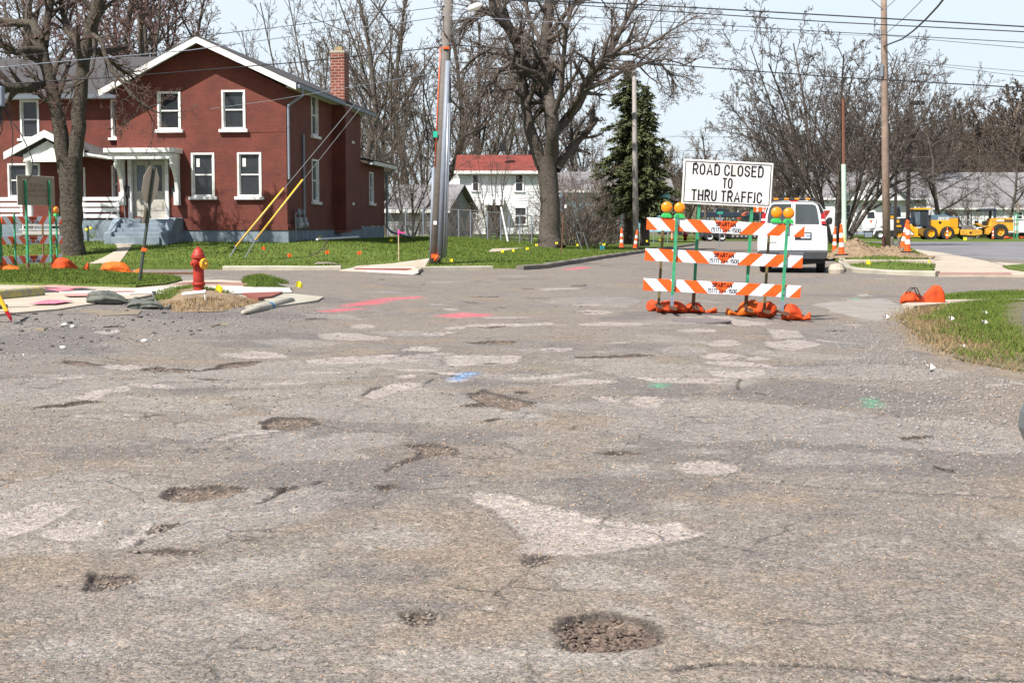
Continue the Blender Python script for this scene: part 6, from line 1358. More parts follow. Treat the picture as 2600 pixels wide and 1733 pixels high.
Wl=[([(1140,-36,YP),(1298,0,yr(1298)),(1587,10,yr(1587)),(2120,40,yr(2120)),(2600,68,yr(2600)),(2900,84,yr(2900))],.02,'topmost thick overhead wire on the right'),
([(1140,-12,YP),(1298,1,yr(1298)),(1560,20,yr(1560)),(2120,57,yr(2120)),(2600,81,yr(2600)),(2900,96,yr(2900))],.016,'second overhead wire from the top on the right'),
([(1140,22,YP),(1560,48,yr(1560)),(2120,82,yr(2120)),(2600,108,yr(2600)),(2900,124,yr(2900))],.011,'third overhead wire from the top on the right'),
([(1136,113,YP),(1300,126,yr(1300)),(1560,154,yr(1560)),(2120,196,yr(2120)),(2600,223,yr(2600)),(2900,238,yr(2900))],.017,'lowest dark overhead wire crossing the right sky')]
for a,b,c in Wl: wire(a,b,c)
wire([(1140,41,YP),(1560,65,yr(1560)),(2120,88,62),(2245,92,63)],.010,'pale thin wire from the leaning pole to the wooden pole',wl_); wire([(2245,90,63),(2350,100,60),(2600,122,55),(2900,145,50)],.011,'thin wire leaving the wooden pole to the right')
wire([(2250,150,63),(2350,160,60),(2600,182,55),(2900,205,52)],.009,'upper of two fine wires right of the wooden pole'); wire([(2250,152,63),(2400,170,60),(2600,194,55),(2900,222,52)],.009,'lower of two fine wires right of the wooden pole')
for a,b,c,mm in [([(1138,15,YP),(1000,33,46),(700,70,45),(480,95,44),(-100,160,42)],.010,'highest thin wire left of the leaning pole',None),([(1136,41,YP),(1040,55,46),(760,90,45),(480,128,44),(250,148,43),(10,170,42),(-150,184,42)],.014,'pale wire passing over the brick house roof',wl_),([(1134,118,YP),(1000,133,46),(760,158,45),(480,181,44),(260,198,43),(-100,220,42)],.017,'dark wire crossing before the brick gable',None),([(1132,180,YP),(850,228,52),(690,255,54),(536,276,54.4)],.008,'service wire dropping to the brick house wall',wl_)]: wire(a,b,c,mm)
for a,b,c in [([(1614,235,90),(1760,245,100),(2120,190,62)],.006,'fine wire from the metal pole towards the right tree'),([(1700,350,110),(1800,322,90),(1940,285,80),(2150,230,66)],.008,'slanting wire above the road closed sign'),([(1500,380,140),(1900,384,140),(2700,390,140)],.015,'faint level wire far behind the sign'),([(1600,345,150),(2000,350,150),(2800,360,150)],.014,'upper faint level wire in the far sky gap'),([(2280,390,120),(2700,392,118)],.013,'far level wire behind the right trees'),([(2280,420,120),(2700,424,118)],.016,'lower far level wire before the white buildings')]: wire(a,b,c)
# wooden pole right
pw=at(2250,646,60); zb=float(H(pw.x,60))+.15; e=E('utility_pole','weathered brown wooden utility pole behind the earth heap','utility pole',(pw.x,60,zb)); O2=Vector((pw.x,60,zb)); p2=lambda u,v,dy=0:tuple(at(u,v,60+dy)-O2)
m=MB(); m.tube([p2(2252,660),p2(2248,400),p2(2245,100),p2(2243,-120)],[.165,.155,.13,.11],14); m.build('pole',mk('brown_wood',(.27,.2,.155),.85,.25,3,bump=.4,c2=(.16,.11,.085)),e,smooth=True)
m=MB(); m.tube([p2(2244,26,-.1),p2(2213,0,-.1),p2(2170,-32,-.1)],.02,5); m.tube([p2(2244,26,-.1),p2(2274,-1,-.1),p2(2310,-32,-.1)],.02,5); m.tube([p2(2150,-32,-.1),p2(2330,-32,-.1)],.05,6); m.build('crossarm_brace',M['steel'],e)
m=MB(); m.box(p2(2236,180)[0],-.15,p2(2236,180)[2],.12,.1,.5); m.build('bracket',M['grey'],e); m=MB(); m.tube([p2(2244,655,-.16),p2(2243,600,-.16)],.06,8); m.build('guard_plate',mk('maroon',(.09,.03,.03),.6),e)
wire([(2243,118,60),(2290,100,55),(2320,78,50),(2350,50,45),(2380,18,41),(2410,-20,38)],.03,'thick twisted cable rising from the wooden pole'); wire([(2252,84,60),(2300,42,53),(2342,0,47),(2375,-36,44)],.012,'thin cable rising beside the twisted cable')
# pale metal pole, brown post, lamps
pm=at(1615,604,77); zb=hw(pm.x,77); e=E('metal_pole','pale galvanised pole in front of the spruces','pole',(pm.x,77,zb)); m=MB(); m.tube([(0,0,-.2),tuple(at(1612,400,77)-Vector((pm.x,77,zb))),tuple(at(1610,180,77)-Vector((pm.x,77,zb)))],[.17,.14,.11],12); m.build('shaft',mk('pale_zinc',(.33,.3,.28),.6,.15,3),e,smooth=True)
pm=at(2144,622,80); O3=Vector((pm.x,80,pm.z)); e=E('marker_post','rusty brown post with pale green lower sleeve','post',tuple(O3)); m=MB(); m.tube([at(2143,500,80)-O3,at(2141,250,80)-O3],[.10,.085],8); m.build('shaft',mk('rust_brown',(.2,.085,.05),.8),e); m=MB(); m.tube([at(2144,630,80)-O3,at(2142,417,80)-O3],.13,10); m.build('sleeve',mk('pale_green',(.5,.66,.52),.5),e); m=MB(); m.tube([at(2140,592,79.7)-O3,at(2146,612,79.6)-O3,at(2153,622,79.5)-O3],.03,5); m.build('ribbon',M['yellowf'],e)
for u,v0,v1,Y,uh,l in [(2304,262,600,118,2338,'tall dark parking lamp with flat head'),(2272,310,598,150,2262,'shorter dark parking lamp behind the wooden pole')]:
    a=at(u,v1,Y); e=E('street_lamp',l,'street lamp',tuple(a)); h=at(u,v0,Y).z-a.z; m=MB(); m.box(0,0,h/2,.26,.26,h); m.build('post',mk('dark_bronze',(.05,.035,.03),.5),e); w_=(uh-u)*Y/F; m=MB(); m.box(w_/2,0,h,abs(w_),.5,.3); m.build('lamp_head',M['black'],e)
m=MB(); 
# off-frame pole with grey box and cable loop (left edge)
Yc=31; pc=at(-46,700,Yc); O4=Vector((pc.x,Yc,.2)); e=E('utility_pole','pole with grey cable box and hanging loop at the left edge','utility pole',tuple(O4)); p4=lambda u,v,dy=0:tuple(at(u,v,Yc+dy)-O4)
m=MB(); m.tube([(0,0,-.3),(0,0,4),(0,0,8)],[.16,.15,.14],12); m.build('pole',M['wood'],e,smooth=True)
m=MB(); a=p4(-12,245,-.1); m.box(a[0],a[1],a[2],.36,.2,.43); m.build('cable_box',M['grey'],e,bevel=.03)
m=MB(); m.tube([p4(8,268),p4(24,298),p4(32,330),p4(33,370),p4(30,395),p4(31,420),p4(40,442),p4(55,456),p4(70,457),p4(80,445),p4(84,425),p4(82,405),p4(72,378),p4(52,338),p4(30,308),p4(5,272)],.011,6); m.tube([p4(2,270),p4(6,300),p4(5,330),p4(-5,355),p4(-20,350)],.014,6); m.tube([p4(-2,270),p4(1,310),p4(-8,345)],.02,6); m.build('cable_loop',M['black'],e)
# small sign post at right of big maple, street sign etc
p=at(1425,634,60); zb=hw(p.x,60); e=E('parking_sign','narrow brown sign post seen edge on by the big maple','sign',(p.x,60,zb)); h=at(1431,495,60).z-zb; m=MB(); m.M=Matrix.Rotation(R(2.5),4,'Y'); m.box(0,0,h/2,.05,.05,h); m.build('post',M['rust'],e); m=MB(); m.box(.09,-.03,h-.4,.12,.03,.75); m.build('panel',mk('brown_sign',(.05,.035,.04),.6),e); m=MB(); m.box(.17,-.06,h-.48,.08,.01,.14); m.build('sticker',M['paper'],e)
p=at(1827,640,100); e=E('street_sign','small green street name sign with yield sign backs far down the road','sign',(p.x,100,-.12)); h=at(1827,540,100).z+.12
m=MB(); m.tube([(0,0,0),(0,0,h+.1)],.04,6); m.build('post',M['steel'],e); m=MB(); m.box(0,0,h,.42,.02,.17); m.build('name_plate',mk('sign_green',(.01,.4,.25),.5),e)
for s in(-1,1): MB().prism([(s*.03,h-.32),(s*.28,h-.32),(s*.17,h-.58),(s*.03,h-.58)],'y',-.02,.02).build('yield_plate',M['grey'],e)
p=at(2094,600,70); e=E('yield_sign','red and white yield sign peeking out behind the van','sign',(p.x,70,-.1)); h=at(2094,543,70).z+.1; m=MB(); m.tube([(0,.02,0),(0,.02,h+.2)],.03,6); m.build('post',M['steel'],e); m=MB(); m.prism([(-.3,h+.22),(.36,h+.22),(.03,h-.32)],'y',-.02,0); m.build('panel',M['white2'],e); m=MB(); m.prism([(-.2,h+.17),(.26,h+.17),(.03,h-.2)],'y',-.026,-.021); m.build('panel_face',M['red'],e)
# chain link fence
def fence(pts,h,label,n=9):
    P=[Vector(p) for p in pts]; e=E('wire_fence',label,'fence',tuple(P[0])); O5=P[0]; tot=len(P)
    for p in P: MB().tube([p-O5+Vector((0,0,-.1)),p-O5+Vector((0,0,h))],.035,6).build('post',M['grey'],e)
    m=MB()
    for i in range(tot-1):
        a,b=P[i]-O5,P[i+1]-O5; m.tube([a+Vector((0,0,h)),b+Vector((0,0,h))],.02,5)
        L=(b-a).length; k=int(L/.14)
        for j in range(k):
            for s in(0,1):
                f0=j/k; f1=min(1,max(0,f0+(h/L)*(1 if s else -1)*.8)); m.tube([a.lerp(b,f0)+Vector((0,0,.03)),a.lerp(b,f1)+Vector((0,0,h-.02 if abs(f1-f0)>.001 else .2))],.005,3,False)
    m.build('mesh',M['steel'],e)
fp=[]
for u in(985,1030,1075,1125,1165,1195,1238,1272,1293,1320,1350): p=at(u,600,79); fp.append((p.x,79,hw(p.x,79)))
fence(fp,1.55,'grey chain link fence between lawn and white house')
fp=[]
for u in(1555,1590,1625,1660,1695): p=at(u,600,112); fp.append((p.x,112,hw(p.x,112)))
fence(fp,1.3,'low wire fence before the blue house')
p=at(1285,610,79.4); m=MB(); m.tube([(0,0,0),(-.38,.3,1.9)],.05,8); o=m.build('leaning_pipe',M['white2'],label='white pipe leaning against the wire fence',cat='pipe'); o.location=(p.x+.1,78.7,hw(p.x,79))
p=at(1478,612,72); e=E('folding_stand','grey folding metal stand in the lawn by the thicket','stand',(p.x,72,hw(p.x,72))); m=MB(); m.tube([(-.3,0,.9),(0,0,0)],.02,5); m.tube([(-.3,0,.9),(.05,.1,.9),(.35,.1,0)],.02,5); m.build('tube',M['steel'],e)
# ---------------------------------------------------------------- traffic cones
def cone(u,vb,Y,label,lean=0,s=1,zb=None):
    p=at(u,vb,Y); e=E('channelizer_cone',label,'traffic cone',tuple(p),0,'tall orange and white striped cones',ry=lean); e.scale=(s,s,s)
    rr=lambda z:.105-.055*z/1.02
    m=MB(); m.lathe([(.19,0),(.19,.04),(.12,.055),(rr(.05),.06),(rr(.28),.28),(rr(.5),.5),(rr(.75),.75),(rr(.93),.93),(.035,.95),(.035,.99),(.05,1.0),(.05,1.03),(.03,1.06),(0,1.07)],(0,0,0),'z',18); b=m.build('body',M['orange'],e,smooth=True); q=b.modifiers.new('e','EDGE_SPLIT'); q.split_angle=R(30)
    for z0,z1 in((.28,.43),(.60,.76)): MB().lathe([(rr(z0)+.003,z0),(rr(z1)+.003,z1)],(0,0,0),'z',18).build('band',M['white2'],b)
    MB().lathe([(.24,-.01),(.24,.03),(.18,.045),(0,.05)],(0,0,0),'z',8).build('base',M['black'],e)
def cone2(u,vt,vb,Y,label,lean=0): cone(u,vb,Y,label,lean,(vb-vt)*Y/F/1.07)
cone2(2119,577,639,60,'striped cone left of a pair by the white van'); cone2(2137,569,647,52,'striped cone right of a pair by the white van',R(-2))
cone2(2291,557,631,58,'striped cone leaning hard behind the upright one at the heap',R(9)); cone2(2304,561,640,53,'upright striped cone at the right end of the earth heap'); cone2(2309,581,611,120,'small distant cone half hidden behind the leaning cone')
cone2(2405,577,606,146,'small distant cone before the grader wheel'); cone2(2521,578,606,146,'small distant cone before the roller wheel')
cone2(1578,578,629,66,'striped cone standing upright left of the metal pole'); cone2(1612,583,631,65,'striped cone tilted right beside the metal pole',R(7)); cone2(1706,588,609,120,'distant cone seen between barricade rails, left one'); cone2(1718,588,609,121,'distant cone seen between barricade rails, right one')
p=at(1740,611,135); e=E('fire_hydrant','tiny distant red hydrant beyond the barricade','fire hydrant',tuple(p)); MB().lathe([(.15,0),(.15,.5),(.22,.52),(.22,.6),(.12,.8),(0,.85)],(0,0,0),'z',12).build('barrel',M['red'],e,smooth=True); MB().box(0,0,.45,.5,.14,.14).build('outlet',M['red'],e)
# earth heap
n1,n2=60,26; vs=[];fs=[]; xs=np.linspace(-2.7,2.3,n1); ys=np.linspace(-1.3,1.3,n2)
for j,y in enumerate(ys):
    for i,x in enumerate(xs):
        b=math.exp(-((x+.9)/.75)**2)*.62+math.exp(-((x-.7)/.75)**2)*.42; z=b*max(0,1-(y/1.3)**2)+.35*float(fbm(x*1.6,y*1.6,31))*min(1,b*3)*max(0,1-(y/1.3)**2)+.10*float(fbm(x*6,y*6,37)); vs.append((x,y,z-.03))
for j in range(n2-1):
    for i in range(n1-1): a=j*n1+i; fs.append((a,a+1,a+n1+1,a+n1))
p=at(2232,645,56.5); m=MB(); m.add(vs,fs); e=E('earth_heap','heap of dug earth and straw at the foot of the wooden pole','heap',(p.x,57,.16)); m.build('soil',M['dirt'],e,smooth=True)
V=np.array(vs); k=rng.integers(0,len(V),2600); P=V[k]; P=P[P[:,2]>.02]; n=len(P); d=rng.normal(size=(n,3)); d[:,2]=abs(d[:,2])*.5; d/=np.linalg.norm(d,axis=1,keepdims=True); sdx=np.cross(d,[0,0,1.]); P=P+rng.normal(size=P.shape)*.03
VV=np.stack([P-sdx*.008,P+sdx*.008,P+d*.12],1).reshape(-1,3); mesh_np('straw',VV,np.arange(3*n).reshape(-1,3),M['straw'],e)
k=rng.integers(0,len(V),120); P=V[k]; S=.03+.07*rng.random(len(P))**2; v_=IV[None]*S[:,None,None]*(1+.2*rng.normal(size=(len(P),12,1)))+P[:,None]; mesh_np('clod',v_.reshape(-1,3),(IF[None]+np.arange(len(P))[:,None,None]*12).reshape(-1,3),M['dirt'],e)['kind']='stuff'
for u,l in((2170,'thin dark shrub stem left on the earth heap'),(2178,'second dark shrub stem on the earth heap')):
    m=MB(); a=at(u,618,62); m.tube([a,at(u-3,580,62),at(u-8,545,62)],.02,5); m.tube([at(u-3,580,62),at(u+3,555,62)],.012,4); m.build('shrub_stem',M['bark'],label=l,cat='stem')
for u,l in ((2265,'short grey bollard right of the wooden pole'),(2282,'second grey bollard beside the leaning cone')):
    a=at(u,617,90); o=MB().lathe([(.1,0),(.1,.75),(.06,.8),(0,.81)],(0,0,0),'z',10).build('bollard',M['wood'],label=l,cat='bollard'); o.location=(a.x,90,-.1)
# kerb culvert end by the van
p=at(2128,688,40.8); m=MB(); m.lathe([(0,0),(.22,0),(.24,.12),(.18,.26),(0,.3)],(0,0,0),'z',14); o=m.build('stone_block',M['concrete'],label='rounded grey kerb stone in the shade of the van',cat='stone'); o.location=(p.x,41,0)
# ---------------------------------------------------------------- the white van
def cv(pts,z,u0,vb,S): return [((z[0]+x/z[2]-u0)/S,(vb-(z[1]+y/z[2]))/S) for x,y in pts]
def wheel(par,x,z,r,w,y0,rim=.58,rimm=None,tyre=None,lugs=0):
    m=MB(); m.lathe([(r*rim,-w/2),(r*.9,-w/2),(r,-w*.38),(r,w*.38),(r*.9,w/2),(r*rim,w/2)],(0,0,0),'y',28,cap=False)
    if lugs:
        for k in range(lugs): 
            a=2*math.pi*k/lugs; m.box(math.cos(a)*r,0,math.sin(a)*r,r*.10,w*.95,r*.10,Matrix.Rotation(-a,3,'Y'))
    t=m.build('wheel',tyre or M['rubber'],par); t.location=(x,y0,z)
    m=MB(); m.lathe([(0,-w*.25),(r*.16,-w*.30),(r*.18,-w*.12),(r*rim*.75,-w*.1),(r*rim*.92,-w*.44),(r*rim,-w*.46),(r*rim,w*.4),(0,w*.4)],(0,0,0),'y',24); m.build('rim',rimm or M['grey'],t,smooth=False); return t
ZV=(1880,490,7.468); SV=87.0; U0=2010; VBV=690.5; YV=F/SV
van=E('white_van','white work van with amber roof light bar parked behind the barricade','van',((U0-1300)/F*YV,YV,0.0),R(-12))
c=lambda p:cv(p,ZV,U0,VBV,SV)
out=[(330,1180),(318,1000),(325,850),(370,640),(420,420),(470,270),(520,185),(600,150),(800,138),(1000,135),(1200,138),(1380,152),(1470,195),(1530,290),(1575,430),(1600,600),(1622,850),(1630,1000),(1612,1180)]
m=MB(); m.prism(c(out),'y',.10,4.9); m.build('body',M['vanwhite'],van,bevel=.05)
ring=[(395,600),(440,420),(480,280),(525,190),(600,155),(1000,140),(1380,156),(1465,200),(1520,300),(1570,440),(1592,600)]
m=MB(); m.prism(c([(380,610)]+ring[1:-1]+[(1600,610)]),'y',.05,.099); m.build('rear_trim',M['black'],van)
dl=[(335,1070),(322,900),(330,800),(440,590),(470,420),(520,260),(560,190),(640,170),(962,158),(962,1070)]
dr=[(968,1070),(968,158),(1330,170),(1400,190),(1440,240),(1490,400),(1510,600),(1600,620),(1618,850),(1620,1070)]
for nm,q,wn_ in(('rear_door',dl,[(498,560),(505,430),(540,260),(590,205),(640,198),(940,195),(940,575),(510,575)]),('rear_door',dr,[(1018,575),(1018,198),(1340,205),(1390,225),(1420,300),(1465,560),(1455,578)])):
    m=MB(); m.prism(c(q),'y',0,.06); d=m.build(nm,M['vanwhite'],van,bevel=.012); m=MB(); m.prism(c(wn_),'y',-.006,.002); m.build('window',mk('tinted_glass',(.07,.085,.09),.12,.25,1.5,spec=.7) if q is dl else bpy.data.materials['tinted_glass'],d)
m=MB(); m.prism(c([(1015,730),(1325,730),(1325,868),(1015,868)]),'y',-.02,-.001); pf=m.build('plate_frame',M['black'],van,bevel=.005); m=MB(); m.prism(c([(1130,752),(1305,752),(1305,842),(1130,842)]),'y',-.026,-.021); pl=m.build('licence_plate',mk('plate_blue',(.55,.62,.8),.5),van)
a=c([(1240,800)])[0]; text('7785',.06,M['blackink'],pl,(a[0],-.028,a[1]),W=.2)
m=MB(); m.prism(c([(500,908),(680,908),(680,926),(500,926)]),'y',-.008,-.001); m.build('badge',M['steel'],van)
for q in([(405,370),(470,362),(462,565),(378,565)],[(1495,372),(1558,372),(1590,582),(1508,582)]):
    m=MB(); m.prism(c(q),'y',-.01,.18); t=m.build('tail_light',M['redl'],van,bevel=.01); ym=(q[0][1]+q[2][1])/2; xs_=[q[0][0]-10 if q[0][0]<900 else q[0][0]+6,q[1][0]-6 if q[0][0]<900 else q[1][0]+10]
    m=MB(); m.prism(c([(xs_[0],ym+5),(xs_[1],ym+5),(xs_[1]+(-2 if q[0][0]<900 else 6),ym+42),(xs_[0]-(12 if q[0][0]<900 else -4),ym+42)]),'y',-.014,-.010); m.build('reverse_light',M['white2'],t)
m=MB(); m.prism(c([(330,1078),(1618,1078),(1625,1120),(1600,1225),(1560,1235),(330,1235)]),'y',-.22,.1); m.build('bumper',mk('bumper_dark',(.05,.055,.06),.45,.2,4),van,bevel=.03)
m=MB(); m.prism(c([(720,1082),(1215,1082),(1170,1180),(760,1180)]),'y',-.228,-.221); m.build('step_pad',mk('pad_grey',(.12,.13,.14),.6),van)
m=MB(); m.prism(c([(350,1236),(1590,1236),(1560,1310),(360,1400)]),'y',.1,4.7); m.build('underbody',M['black'],van); m=MB(); m.box(.1,-.1,.42,.15,.3,.12); m.build('tow_hitch',M['black'],van)
for x in(-.82,.82):
    for y in(.9,4.0):
        m=MB(); m.lathe([(.2,-.13),(.34,-.13),(.37,-.1),(.37,.1),(.34,.13),(.2,.13)],(0,0,0),'x',24,cap=False); t=m.build('wheel',M['rubber'],van); t.location=(x,y,.37); m=MB(); m.lathe([(0,-.1),(.2,-.11),(.2,.11),(0,.1)],(0,0,0),'x',16); m.build('rim',M['grey'],t)
m=MB(); m.prism(c([(590,78),(1395,78),(1395,112),(590,112)]),'y',.5,.75); lb=m.build('light_bar',M['black'],van,bevel=.01)
for x in(648,845,1042,1242): MB().prism(c([(x-42,80),(x+42,80),(x+42,106),(x-42,106)]),'y',.485,.499).build('amber_lamp',M['amber'],lb)
m=MB(); m.prism(c([(700,112),(740,112),(740,140),(700,140)]),'y',.55,.7); m.prism(c([(1280,112),(1320,112),(1320,140),(1280,140)]),'y',.55,.7); m.build('bar_foot',M['black'],lb); m=MB(); m.prism(c([(920,132),(1060,132),(1060,158),(920,158)]),'y',.03,.3); m.build('brake_light',M['redl'],van)
for s,q in((1,[(1625,440),(1700,430),(1730,460),(1728,560),(1690,580),(1615,570)]),(-1,[(300,440),(360,430),(395,450),(400,560),(330,590),(285,560)])):
    m=MB(); m.prism(c(q),'y',3.6,3.75); m.build('mirror',M['black'],van,bevel=.04); m=MB(); a=c([(1600,520)] if s>0 else [(410,520)])[0]; m.box(a[0],3.68,a[1],.3,.05,.06); m.build('mirror_arm',M['black'],van)
# ---------------------------------------------------------------- machines at the far right
YM=163; SM=F/YM; VB=608; ZB=(2120,500,8.7125); ZA=(2340,500,8.7115)
def far(name,label,cat,u0,vb=VB,Y=YM):
    p=at(u0,vb,Y); return E(name,label,cat,tuple(p)),(lambda q,z=ZB:cv(q,z,u0,vb,F/Y))
def px(par,nm,q,y0,y1,mat,bev=.03,label=None):
    m=MB(); m.prism(q,'y',y0,y1); return m.build(nm,mat,par,bevel=bev,label=label)
e,c=far('semi_truck','white day cab semi truck with chrome fuel tank and exhaust stacks','truck',2200)
cabm=M['vanwhite']
cab=px(e,'cab',c([(585,320),(610,295),(870,298),(905,335),(925,480),(880,690),(620,725),(605,560)]),0,2.3,cabm,.06)
px(e,'window',c([(715,345),(850,332),(868,470),(700,472)]),-.03,-.005,M['glass'],0); px(e,'windscreen',c([(885,345),(905,340),(925,470),(905,475)]),.1,2.2,M['glass'],0)
m=MB(); m.prism(c([(755,520),(825,520),(790,585)]),'y',-.02,-.005); m.build('door_logo',M['orange'],cab)
hood=px(e,'hood',c([(900,478),(1060,478),(1180,492),(1290,505),(1312,560),(1312,740),(1190,745),(1150,690),(1080,650),(1000,655),(930,700),(880,830),(850,850),(870,690)]),.1,2.2,cabm,.05)
px(e,'grille',c([(1280,520),(1320,530),(1325,735),(1285,735)]),.3,2.0,M['steel'],.02); px(e,'bumper',c([(1230,750),(1340,745),(1340,880),(1240,880)]),.1,2.2,M['black'],.03)
px(e,'chassis',c([(290,750),(1240,750),(1240,850),(290,850)]),.5,1.8,M['black'],.02)
for x,y in((1000,850),(190,850),(60,850)):
    a=c([(x,y)])[0]; wheel(e,a[0],.53,.53,.35,.15,.5,M['white2'] if x>900 else M['steel'])
a=c([(385,760)])[0]; b=c([(640,890)])[0]
m=MB(); m.lathe([(0,a[0]),(.32,a[0]+.02),(.33,a[0]+.1),(.33,b[0]-.1),(.32,b[0]-.02),(0,b[0])],(0,.2,(a[1]+b[1])/2),'x',18); m.build('fuel_tank',mk('chrome',(.7,.7,.72),.15,.05,3,metal=.9),e,smooth=False)
px(e,'steps',c([(660,780),(825,780),(825,890),(660,890)]),0,.5,M['grey'],.02)
for x in(505,560): 
    a=c([(x,240)])[0]; b=c([(x,720)])[0]; MB().tube([(a[0],.4+(x-505)*.02,b[1]),(a[0],.4+(x-505)*.02,a[1])],.09,10).build('exhaust_stack',M['steel'],e)
px(e,'side_box',c([(420,585),(530,585),(530,695),(420,695)]),0,.5,cabm,.02)
# trailer
p=at(1950,612,146); tr=E('lowboy_trailer','black lowboy flatbed trailer seen through the barricade rails','trailer',tuple(p),R(3)); ZT=(1760,480,9.8); S_=F/146; ct_=lambda q:cv(q,ZT,1950,612,S_)
px(tr,'deck',ct_([(140,1190),(300,1110),(900,1110),(980,1160),(3700,1160),(3700,1230),(940,1245),(880,1200),(300,1200),(160,1200)]),0,2.5,M['black'],.02)
for k,x in enumerate((405,715)): 
    a=ct_([(x,1205)])[0]; wheel(tr,a[0],.46,.46,.3,.1,.6,M['white2'])
    wheel(tr,a[0],.46,.46,.3,2.4,.6,M['white2'])
m=MB(); 
for k in range(24): a=ct_([(980+k*110,1176)])[0]; m.box(a[0],-.01,a[1],.22,.01,.06)
m.build('reflector_tape',M['paper'],tr)
# loader behind pole
e,c=far('wheel_loader','dark cabbed yellow wheel loader half hidden behind the wooden pole','loader',2280,Y=168)
px(e,'body',c([(1150,470),(1450,480),(1580,470),(1560,700),(1450,850),(1230,850),(1150,700)]),.2,2.2,M['navy'],.05); px(e,'panel',c([(1290,510),(1425,510),(1425,575),(1290,575)]),.15,.195,M['deere'],.01); px(e,'panel',c([(1310,625),(1470,625),(1470,670),(1310,670)]),.15,.195,M['deere'],.01,label='lower yellow side panel')
cb=px(e,'cab',c([(1240,215),(1435,215),(1470,440),(1230,480)]),.3,2.0,M['navy'],.04); px(e,'window',c([(1250,245),(1330,245),(1340,380),(1250,390)]),.26,.29,M['glassb'],0); px(e,'window',c([(1350,250),(1420,250),(1440,400),(1355,400)]),.26,.29,M['glass'],0,label='darker rear cab window')
px(e,'lamp',c([(1235,420),(1290,420),(1290,485),(1235,485)]),.1,.3,M['deere'],.01)
for x in(1180,1420): a=c([(x,860)])[0]; wheel(e,a[0],.62,.62,.5,.3,.5,M['deere'])
# grader
e,c=far('motor_grader','yellow motor grader with dark cab and DEERE lettering on the hood','grader',2395)
ca=lambda q:c(q,ZA)
px(e,'engine_body',ca([(240,515),(820,515),(820,690),(850,700),(830,820),(700,830),(640,700),(480,690),(420,800),(410,880),(370,880),(330,760),(270,690),(245,640)]),.3,2.1,M['deere'],.04)
hd=px(e,'hood',ca([(240,400),(560,397),(630,425),(820,440),(820,512),(240,512)]),.35,2.05,M['hood'],.04)
px(e,'louvre_panel',ca([(635,470),(810,470),(810,680),(635,685)]),.27,.33,mk('louvre_yellow',(.7,.3,.012),.5,.1,8),.01); px(e,'vent',ca([(385,540),(445,540),(445,592),(385,592)]),.27,.295,M['black'],.005)
px(e,'radiator',ca([(822,440),(850,450),(850,690),(822,690)]),.4,2.0,M['black'],.02)
a=ca([(500,488)])[0]; text('DEERE',.33,M['paper'],hd,(a[0],.33,a[1]),W=1.25,st=.24)
cab=px(e,'cab',c([(1760,290),(2085,290),(2080,660),(1840,665),(1790,600)]),.4,2.0,M['navy'],.04)
px(e,'roof',c([(1720,265),(1780,250),(2090,247),(2180,255),(2090,285),(1760,288)]),.2,2.2,M['deere'],.03)
px(e,'window',c([(1760,310),(1890,310),(1900,600),(1830,640),(1800,560)]),.36,.39,M['glassb'],0); px(e,'window',c([(1925,320),(2030,320),(2030,640),(1925,640)]),.36,.39,M['glass'],0,label='dark side window of the cab')
px(e,'frame_beam',c([(1600,520),(1650,545),(1760,640),(1860,700),(1880,780),(1980,800),(1980,870),(1850,850),(1740,740),(1640,600)]),.9,1.5,M['deere'],.03); px(e,'front_beam',c([(1480,480),(1620,470),(1740,450),(1790,600),(1680,560),(1600,520)]),.8,1.6,M['navy'],.04)
px(e,'steps',c([(1770,680),(1860,680),(1860,860),(1790,860)]),.4,.8,M['deere'],.02); px(e,'lower_frame',c([(1850,700),(2100,690),(2140,800),(2000,880),(1870,800)]),.5,1.9,mk('dark_ochre',(.3,.15,.02),.6),.03)
px(e,'blade_arm',c([(1650,865),(1890,865),(1910,885),(1650,880)]),.2,1.0,M['deere'],.02)
for x in(205,575):
    a=ca([(x,820)])[0]; r=.75; wheel(e,a[0],r-.03,r,.5,.2,.55,M['deere'],lugs=22); wheel(e,a[0],r-.03,r,.5,2.2,.55,M['deere'],lugs=22)
px(e,'exhaust',ca([(570,330),(610,260),(620,270),(600,340),(600,400),(570,400)]),1,1.2,M['black'],.02)
# roller
e,c=far('road_roller','yellow single drum road roller with black canopy beyond the street','road roller',2520); ca=lambda q:c(q,ZA)
a=ca([(1055,765)])[0]; m=MB(); r=.82; m.lathe([(r*.86,.25),(r,.25),(r,2.1),(r*.86,2.1)],(0,0,0),'y',36); m.lathe([(0,.5),(r*.86,.5),(r*.86,.55),(0,.55)],(0,0,0),'y',36); d=m.build('drum',mk('drum_steel',(.17,.15,.15),.6,.2,4),e); d.location=(a[0],0,r-.02)
px(e,'drum_frame',ca([(855,735),(900,722),(1330,722),(1350,760),(1345,830),(1150,855),(870,840)]),.1,.24,M['cat'],.03); px(e,'hitch',ca([(1330,700),(1400,690),(1430,850),(1350,850)]),.8,1.5,M['black'],.03)
m=MB(); a=ca([(1085,790)])[0]; m.lathe([(0,0),(.13,0),(.13,-.03),(0,-.03)],(a[0],.1,a[1]),'y',12); m.build('hub',M['black'],e)
px(e,'engine_body',ca([(1570,470),(1990,468),(2040,500),(2045,760),(1900,760),(1850,640),(1740,600),(1640,640),(1560,780),(1500,840),(1430,820),(1420,700),(1520,670)]),.3,2.1,M['cat'],.04); px(e,'louvre_panel',ca([(1670,500),(2030,500),(2030,545),(1670,545)]),.26,.295,M['paper'],.005,label='pale lettered strip along the hood'); px(e,'dark_panel',ca([(1830,498),(2035,498),(2035,540),(1830,540)]),.23,.255,M['rust'],.005)
